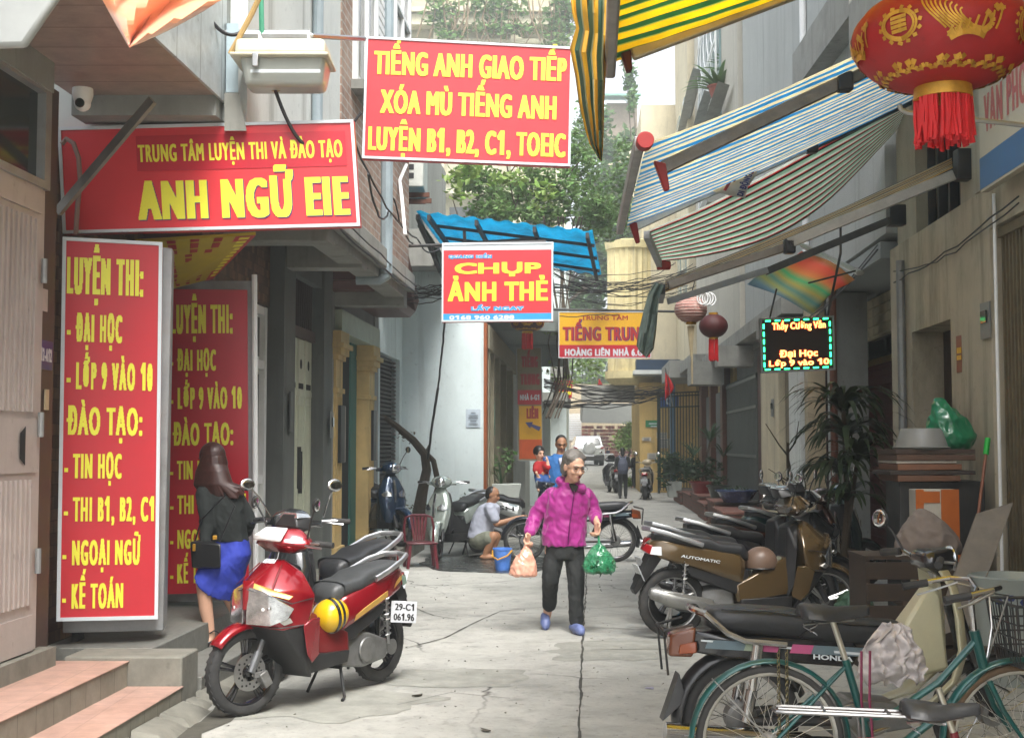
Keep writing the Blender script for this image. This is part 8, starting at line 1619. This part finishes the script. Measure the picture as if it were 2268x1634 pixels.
pot_at(1590, 1104, 26.8, .22, .28, mat('dark_green_pot', '#3a4038', .35, var=.2, coat=.4), 'dark glazed pot between the blue and the red pots', 0, f=lambda t, p: foliage(MB(), [(p+V((0, 0, .1)), (.2, .2, .12))], 80, .09).build('leaves', LEAFD, t, True, fixn=False, smooth=0))
def big_dr(t, p):
    MB().tube([p+V((0, 0, -.05)), p+V((.1, 0, .5)), p+V((.2, 0, .95))], [.03, .025, .02], 6).build('stem', BARK, t, True)
    b = blades(MB(), p+V((.2, 0, .95)), 34, .75, .03, .9, .9); blades(b, p+V((-.2, 0, .55)), 22, .6, .028, .9, .9); blades(b, p+V((.5, 0, .6)), 18, .6, .028, .8, .8); b.build('leaves', LEAFD, t, True, fixn=False)
    foliage(MB(), [(p+V((-.15, 0, .25)), (.35, .25, .25)), (p+V((.2, 0, .3)), (.3, .25, .25))], 260, .12).build('leaves', LEAFD, t, True, fixn=False, smooth=0)
pot_at(1555, 1098, 29.6, .28, .34, mat('red_glaze_pot', '#6f1f1d', .35, var=.15, coat=.3), 'red pot with tall strappy leaves on the right steps', 0, f=big_dr)
pot_at(1493, 1100, 34.8, .2, .42, mat('white_pot', '#a7aca6'), 'square white pot with dense dark shrub near the iron gate', 0, True, f=lambda t, p: foliage(MB(), [(p+V((.1, 0, .35)), (.5, .4, .4)), (p+V((-.1, 0, .5)), (.35, .3, .35)), (p+V((.4, 0, .3)), (.35, .3, .4)), (p+V((-.25, -.2, .1)), (.15, .15, .3))], 900, .13).build('leaves', LEAFD, t, True, fixn=False, smooth=0))
pot_at(1398, 1092, 47, .5, .15, CONC, 'low round planter of bright leaves by the yellow house', 0, f=lambda t, p: foliage(MB(), [(p+V((0, 0, .2)), (.5, .4, .3)), (p+V((.2, 0, .9)), (.3, .3, .3))], 320, .16).build('leaves', LEAFY, t, True, fixn=False, smooth=0))
# dracaena below the LED board
c = at(1865, 1230, 12.6); c.z = .0; dp = thing('potted_plant', 'tall dark spiky palm like plant below the LED board', 'plant', c); pot(c, .24, .4, POTM, dp)
top = at(1868, 905, 12.6); MB().tube([c+V((0, 0, .35)), c.lerp(top, .5)+V((.04, 0, 0)), top], [.035, .028, .022], 7).tube([c+V((0, 0, .35)), at(1900, 1010, 12.5)], [.03, .018], 6).build('stem', BARK, dp, True)
b = blades(MB(), top, 60, .72, .045, .7, 1.5); blades(b, at(1872, 960, 12.6), 50, .75, .045, .5, 1.6); blades(b, at(1900, 1010, 12.5), 44, .7, .042, .6, 1.5); blades(b, at(1858, 1040, 12.6), 44, .65, .042, .4, 1.6); blades(b, at(1880, 1100, 12.6), 30, .6, .04, .4, 1.6); b.build('leaves', leafy('dracaena_leaf', (.035, .055, .022), .4, .25), dp, True, fixn=False)
c = at(1745, 1200, 14.5); c.z = 0; dp = thing('bare_shrub', 'leafless branching shrub standing behind the bronze scooter mirrors', 'plant', c); b = MB(); tp = at(1745, 980, 14.5); b.tube([c, c.lerp(tp, .5), tp], [.03, .022, .012], 6)
for i in range(9): q = c.lerp(tp, random.uniform(.55, .95)); b.tube([q, q+V((random.uniform(-.12, .12), 0, .12)), q+V((random.uniform(-.3, .3), random.uniform(-.1, .1), random.uniform(.15, .4)))], [.012, .009, .004], 5)
b.build('branches', BARK, dp, True); pot(c, .2, .3, POTM, dp)
# junk against the beige wall
def B_(px, py, Y): return at(px, py, Y)
def on_floor(px, Y): p = at(px, 1200, Y); return V((p.x, Y, 0))
cb_ = thing('cabinet', 'black wooden cabinet against the beige wall, piled with boards', 'cabinet', on_floor(2085, 10.6)); x0, x1 = at(1992, 1100, 10.4).x, at(2182, 1100, 10.4).x; zt = at(2085, 1066, 10.4).z
MB().hexa([V((x0, 10.4, .12)), V((x1, 10.4, .12)), V((x1+.05, 10.95, .12)), V((x0+.05, 10.95, .12)), V((x0, 10.4, zt)), V((x1, 10.4, zt)), V((x1+.05, 10.95, zt)), V((x0+.05, 10.95, zt))]).build('carcass', mat('black_wood', (.022, .022, .022), .5, var=.3), cb_, True, bevel=.008)
MB().box(((x0+x1)/2-.1, 10.39, (zt+.12)/2), (.008, .01, zt-.2)).box((x0+.19, 10.385, zt-.06), (.02, .02, .02)).build('door_gap', IRON, cb_, True)
z = zt; woods = [('#5b3d2a', .05), ('#2f2620', .035), ('#6b4630', .05), ('#8c857a', .02), ('#4e382a', .05), ('#3b2c22', .04)]
for i, (cl_, h_) in enumerate(woods):
    w0 = x0-.05+random.uniform(-.06, .05); w1 = x1-.05+random.uniform(-.2, .05)
    o = MB().hexa([V((w0, 10.36, z)), V((w1, 10.33, z+.005)), V((w1, 10.9, z+.005)), V((w0, 10.9, z)), V((w0, 10.36, z+h_)), V((w1, 10.33, z+h_)), V((w1, 10.9, z+h_)), V((w0, 10.9, z+h_))]).build('board', mat('board_%s' % ('dark', 'black', 'brown', 'pale', 'umber', 'coffee')[i], cl_, .7, var=.2), loc=V(((w0+w1)/2, 10.6, z)), bevel=.004)
    tag(o, 'board piled on the black cabinet, '+['dark brown, lowest one', 'near black thin one above the lowest', 'reddish brown one, third from below', 'pale grey thin sheet', 'umber plank just above the pale sheet', 'coffee brown plank on top of the pile'][i], 'board', 'boards piled on the black cabinet'); z += h_+.003
bs_ = at(2040, 975, 10.55); bs_.z = z; tag(MB().lathe([(.225, 0), (.23, .012), (.21, .018), (.17, .14), (.15, .165), (0, .165)], bs_, 'z', 28, cap=False).build('basin', mat('grey_basin', '#6f6f6b', .5, var=.08), loc=bs_, solid=.006), 'grey metal basin turned upside down on the board pile', 'basin')
gbz = at(2100, 950, 10.75); g = MB().loft([(V((gbz.x, gbz.y, z-.0)), .17, .15), (V((gbz.x+.02, gbz.y, z+.1)), .21, .17), (V((gbz.x+.0, gbz.y, z+.25)), .16, .13), (V((gbz.x-.06, gbz.y, z+.36)), .07, .06), (V((gbz.x-.07, gbz.y, z+.42)), .03, .03)], 18)
tag(blob(g, 'plastic_bag', mat('dark_green_bag', '#1c6b48', .3, var=.15, coat=.4), None, .012, 2, (.03, 8, 1), loc=V((gbz.x, gbz.y, z))), 'dark green plastic bag on the board pile behind the basin', 'bag')
bx = on_floor(2070, 10.2); bx0, bx1 = at(2030, 1150, 10.2).x, at(2125, 1150, 10.2).x; z0, z1 = .35, at(2070, 1084, 10.2).z; ct = thing('carton', 'white foam carton with orange tape in front of the black cabinet', 'box', V(((bx0+bx1)/2, 10.2, z0)))
MB().box(((bx0+bx1)/2, 10.3, (z0+z1)/2), (bx1-bx0, .18, z1-z0)).build('box_body', mat('foam_white', '#a59f93', .8, var=.1), ct, True, bevel=.006); w = bx1-bx0
MB().box((bx0+.03, 10.207, (z0+z1)/2), (.062, .01, z1-z0+.004)).box((bx1-.07, 10.206, (z0+z1)/2), (.142, .01, z1-z0+.003)).build('tape', mat('orange_tape', '#a2561f', .4, var=.1), ct, True); MB().box(((bx0+bx1)/2-.05, 10.2075, z1-.06), (w-.2, .006, .09)).build('tape', mat('orange_tape', '#a2561f'), ct, True)
tb = thing('bench', 'dark low bench under the foam carton', 'bench', V(((bx0+bx1)/2, 10.3, 0))); MB().box(((bx0+bx1)/2, 10.3, .325), (.6, .24, .045)).build('seat', mat('old_wood', '#4a3a2c', .8, var=.25), tb, True, bevel=.005)
for s in (-1, 1): MB().box(((bx0+bx1)/2+s*.25, 10.3, .15), (.05, .2, .302)).build('leg', mat('old_wood', '#4a3a2c'), tb, True)
br = thing('broom', 'broom handle with bright green tip leaning against the beige wall', 'broom', on_floor(2150, 10.1)); a, b_ = at(2148, 1290, 10.0), at(2186, 985, 10.2); MB().tube([a, b_], .013, 8).build('handle', mat('brown_handle', '#7a4a34', .5), br, True); MB().tube([a.lerp(b_, .93), a.lerp(b_, 1.05)], .022, 10).build('tip', mat('bright_green_tip', '#1ea63c', .4), br, True); MB().hull([a+V((-.14, -.02, -.35)), a+V((.14, -.02, -.35)), a+V((.14, .05, -.35)), a+V((-.14, .05, -.35)), a+V((-.04, 0, .02)), a+V((.04, .02, .02))]).build('bristles', mat('straw', '#6a5a38', .9, var=.3, scale=30), br, True)
pl = MB(); a, b_ = at(2105, 1400, 8.6), at(2205, 1125, 9.2); d = (b_-a).normalized(); x = V((.13, 0, .04)); pl.hexa([a-x, a+x, a+x+V((0, .03, 0)), a-x+V((0, .03, 0)), b_-x, b_+x, b_+x+V((0, .03, 0)), b_-x+V((0, .03, 0))]); o = pl.build('plank', mat('grey_plank', '#6b645a', .8, var=.2, scale=8), loc=a, bevel=.004); tag(o, 'grey slotted plank leaning by the folding iron gate', 'plank')
sl_ = MB(); 
for k in range(4): q = b_+V((-.07+.045*k, -.004, -.08)); sl_.box(q, (.012, .004, .05))
sl_.build('slot', VOID, o, True)
ce = at(2245, 1310, 8.6); ce.z = 0; cp_ = thing('ceramic_pot', 'white ceramic pot with blue flower band at the right edge', 'pot', ce); MB().lathe([(.2, 0), (.26, .3), (.27, .62), (.29, .7), (.27, .71), (.25, .66), (0, .6)], ce, 'z', 32).build('pot_body', mat('white_glaze', '#8d948f', .3, var=.08, coat=.4), cp_, True)
bl = MB()
for k in range(22):
    a = 2*PI*k/22; r_ = .268; c = ce+V((math.cos(a)*r_, math.sin(a)*r_, .56+.025*(k % 2))); x = V((-math.sin(a), math.cos(a), 0)); bl.poly(*[c+x*(math.cos(w)*.028)+V((math.cos(a)*.006, math.sin(a)*.006, math.sin(w)*.022)) for w in [i*PI/3 for i in range(6)]])
bl.build('blue_flowers', mat('cobalt', '#1f2f6a', .3, coat=.4), cp_, True, smooth=0)
cr2 = thing('crate', 'old wooden crate with a sack on it behind the black motorbike', 'crate', on_floor(1995, 9.2)); c = on_floor(1995, 9.2); cm = mat('crate_wood', '#382c22', .8, var=.25, scale=6)
for k in range(5): MB().box(c+V((0, -.22, .1+.15*k)), (.62, .02, .12)).build('slat', cm, cr2, True, bevel=.004)
for s in (-1, 1): MB().box(c+V((s*.3, 0, .4)), (.03, .44, .8)).build('side', cm, cr2, True)
MB().box(c+V((0, 0, .79)), (.64, .46, .025)).build('top', cm, cr2, True)
sk = c+V((.2, .02, .8)); tag(blob(MB().loft([(sk+V((0, 0, .0)), .24, .17), (sk+V((0, 0, .1)), .23, .17), (sk+V((-.02, 0, .24)), .12, .1), (sk+V((-.04, 0, .31)), .03, .03)], 16), 'sack', mat('sack_cloth', '#6f645c', .9, var=.15, scale=9), None, .014, 2, (.025, 9, 1), loc=sk), 'greyish cloth sack lying on the old wooden crate', 'sack')
gn = on_floor(1890, 10.0); gn.z = .25; tag(blob(MB().ell(gn, (.16, .14, .2)), 'plastic_bag', mat('dull_green_net', '#2f4a38', .5, var=.3, scale=20), None, .014, 1, (.04, 10, 1), loc=gn), 'dull green bag on the ground beside the bronze scooter front wheel', 'bag')
o = MB().box(gn+V((0, .02, -.15)), (.4, .35, .2)).build('step_block', CONC, loc=gn-V((0, 0, .25)), bevel=.01); tag(o, 'concrete block under the dull green bag', 'block')
# flags, litter, fence
def flag(label, p0, p1, p2, Y, pole=None):
    t = thing('flag', label, 'flag', at(*p0, Y)); rows = []
    for i in range(10):
        f = i/9; a = at(p0[0]+(p1[0]-p0[0])*f, p0[1]+(p1[1]-p0[1])*f, Y); b = at(p0[0]+(p2[0]-p0[0])*f, p0[1]+(p2[1]-p0[1])*f, Y); rows.append([a.lerp(b, j/6)+V((0, .12*math.sin(j*1.3+i*.6)*f, 0)) for j in range(7)])
    MB().cloth(rows).build('cloth', mat('flag_red', '#c0181c', .7, var=.12), t, True, fixn=False, solid=.006); MB().tube([at(p0[0]-1, p0[1]-8, Y), at(*(pole or (p1[0]-2, p1[1]+20)), Y)], .015, 5).build('flag_pole', STEEL, t, True)
flag('drooping red flag above the dark green iron gate', (1474, 822), (1472, 888), (1494, 858), 33, (1490, 900)); flag('small red and orange flag hanging in the distance over the lane', (1327, 838), (1318, 884), (1342, 866), 62)
fn = thing('fence', 'short white metal fence beyond the white car', 'fence', at(1348, 1028, 67)); fb = MB(); a, b_ = at(1340, 1028, 67), at(1358, 1026, 69)
for k in range(7): p = a.lerp(b_, k/6); fb.tube([V((p.x, p.y, .3)), V((p.x, p.y, 1.05))], .025, 5)
fb.tube([V((a.x, a.y, 1.05)), V((b_.x, b_.y, 1.05))], .03, 5).tube([V((a.x, a.y, .5)), V((b_.x, b_.y, .5))], .03, 5).build('bars', WHITE, fn, True)
for i, (px, py) in enumerate(((1437, 1526), (925, 1542), (1075, 1618), (1505, 1190), (1530, 1245))):
    p = onz(px, py); o = MB().hull([p+V((random.uniform(-.035, .035), random.uniform(-.05, .05), random.uniform(.0, .02))) for _ in range(7)]).build('litter', mat('paper_litter', '#9a97a8', .8) if i == 0 else mat('dark_litter', '#4a453c', .9), loc=p)
    tag(o, ['crumpled pale paper scrap on the road near the motorbikes', 'small grit lump by the red scooter stand', 'flat dark leaf scrap at the bottom of the lane', 'dark leaf scrap on the lane beyond the bronze scooter', 'small scrap near the bronze scooter tail'][i], 'litter')
for i, (px, py, Y, rr_) in enumerate(((1592, 195, 29, .5), (1625, 170, 30, .6))):
    t = thing('potted_plant', ('leafy balcony plant with broad leaves beside the white window grille', 'taller balcony plant right of the broad leaved one')[i], 'plant', at(px, py+25, Y)); pot(at(px, py+25, Y), .25, .3, TERRA, t); blades(MB(), at(px, py+10, Y), 40, .9, .09, .9, .9).build('leaves', LEAFM, t, True, fixn=False)
lk = MB()
for k in range(5): lk.hull([W(2.35+.06*k, 24+.4*k, .5), W(2.5, 24.2+.4*k, .55), W(2.45, 24.5+.4*k, .5), W(2.4, 24.2+.4*k, .52)])
tm_ = thing('ramp', 'rusty metal ramp leaning from the lane onto the brick steps', 'ramp', onz(1555, 1160)); a, b_ = onz(1552, 1168), at(1612, 1128, 24.0); MB().slab([a, a+V((.35, .1, 0)), b_+V((.35, .1, 0)), b_], .03).build('plate', mat('rust_plate', '#5a3f33', .8, var=.25), tm_, True)
mb_ = plate('green metal meter box on the dim shopfront post', W(-1.66, 22.35, 2.0), .3, .55, mat('meter_green', '#2f5a4a', .5), name='meter_box', cat='meter box')
eb = plate('small switch box on the dark pier by the pale shutter', W(-2.97, 12.75, 1.9), .18, .4, mat('switch_grey', '#4a4d4b', .5), name='switch_box', cat='switch box')

# wall fittings
WP = [('grey drainpipe down the beige corner house left of the dark doorway', 3.26, 13.35, .2, 3.5, .045, GREYMET), ('thin white conduit beside the folding iron gate', 3.27, 10.25, .3, 3.6, .014, WHITE), ('white pipe on the pale grey upper storey', 3.15, 18.5, 4.2, 13, .05, WHITE), ('rusty pipe at the corner of the recessed shop', 3.2, 16.8, .1, 3.6, .05, mat('rust_iron', '#5a3524'))]
for lb_, s, y, z0, z1, r_, m in WP: tag(MB().tube([W(s, y, z0), W(s, y, z1)], r_, 8).build('drainpipe', m, loc=W(s, y, z0)), lb_, 'pipe')
for i, (s, y, z, nrm) in enumerate(((3.27, 10.55, 2.6, '-x'), (-2.97, 14.75, 1.8, 'x'), (3.13, 22.0, 2.2, '-x'))):
    t = plate(('grey electric meter box high on the beige wall by the iron gate', 'small grey meter on the pier right of the pale shutter', 'meter box on the cream pilaster behind the scooters')[i], W(s, y, z), .22, .3, mat('meter_grey', '#7f817d', .5, var=.1), name='meter_box', cat='meter box', nrm=nrm)
    MB().box(W(s-.012 if nrm == '-x' else s+.012, y, z+.03), (.012, .12, .1)).build('meter_glass', GLASSD, t, True)
ru = [(W(3.25, 9.6, 3.45), W(3.25, 13.6, 3.3), .05), (W(3.25, 9.6, 3.4), W(3.25, 13.6, 3.42), .12), (W(3.15, 13.9, 3.75), W(3.1, 22, 3.4), .2), (W(3.15, 13.9, 3.7), W(3.1, 24, 3.5), .3)]
bundle('black cables drooping along the top of the right hand ground floors', ru, r=.008, jit=.015)
ru = [(W(-2.12, 9, 3.5), W(-2.12, 15.6, 3.42), .08), (W(-2.12, 9, 3.55), W(-2.12, 15.6, 3.5), .03), (W(-2.12, 11, 4.4), W(-2.12, 15.6, 4.1), .2)]
bundle('black cables along the edge beam of the school overhang', ru, r=.008, jit=.012)
# street dirt: a drain cover and scattered grit
gt = MB()
for _ in range(420):
    y = random.uniform(5.5, 20); p = W(random.uniform(-2.1, 2.3), y, .0); r_ = random.uniform(.004, .013)
    gt.hull([p+V((random.uniform(-r_, r_), random.uniform(-r_, r_), random.uniform(0, r_))) for _ in range(6)])
o = gt.build('grit', mat('grit_grey', '#6a675e', .9, island=.5), smooth=0); o['kind'] = 'stuff'; o['label'] = 'small grit and crumbs scattered over the lane concrete'; o['category'] = 'grit'

# ================================================================ pale air that washes out the far end
hz = MB().box((0, 45, 14), (74, 180, 31)).build('haze', None, mats=[]); hz['kind'] = 'stuff'; hz.data.materials.clear()
hm_ = bpy.data.materials.new('haze'); hm_.use_nodes = True; nt = hm_.node_tree; nt.nodes.remove(nt.nodes['Principled BSDF']); pv = nt.nodes.new('ShaderNodeVolumePrincipled')
pv.inputs['Color'].default_value = (.92, .98, .97, 1); pv.inputs['Density'].default_value = .004; pv.inputs['Anisotropy'].default_value = .3; nt.links.new(pv.outputs[0], nt.nodes['Material Output'].inputs['Volume']); hz.data.materials.append(hm_)
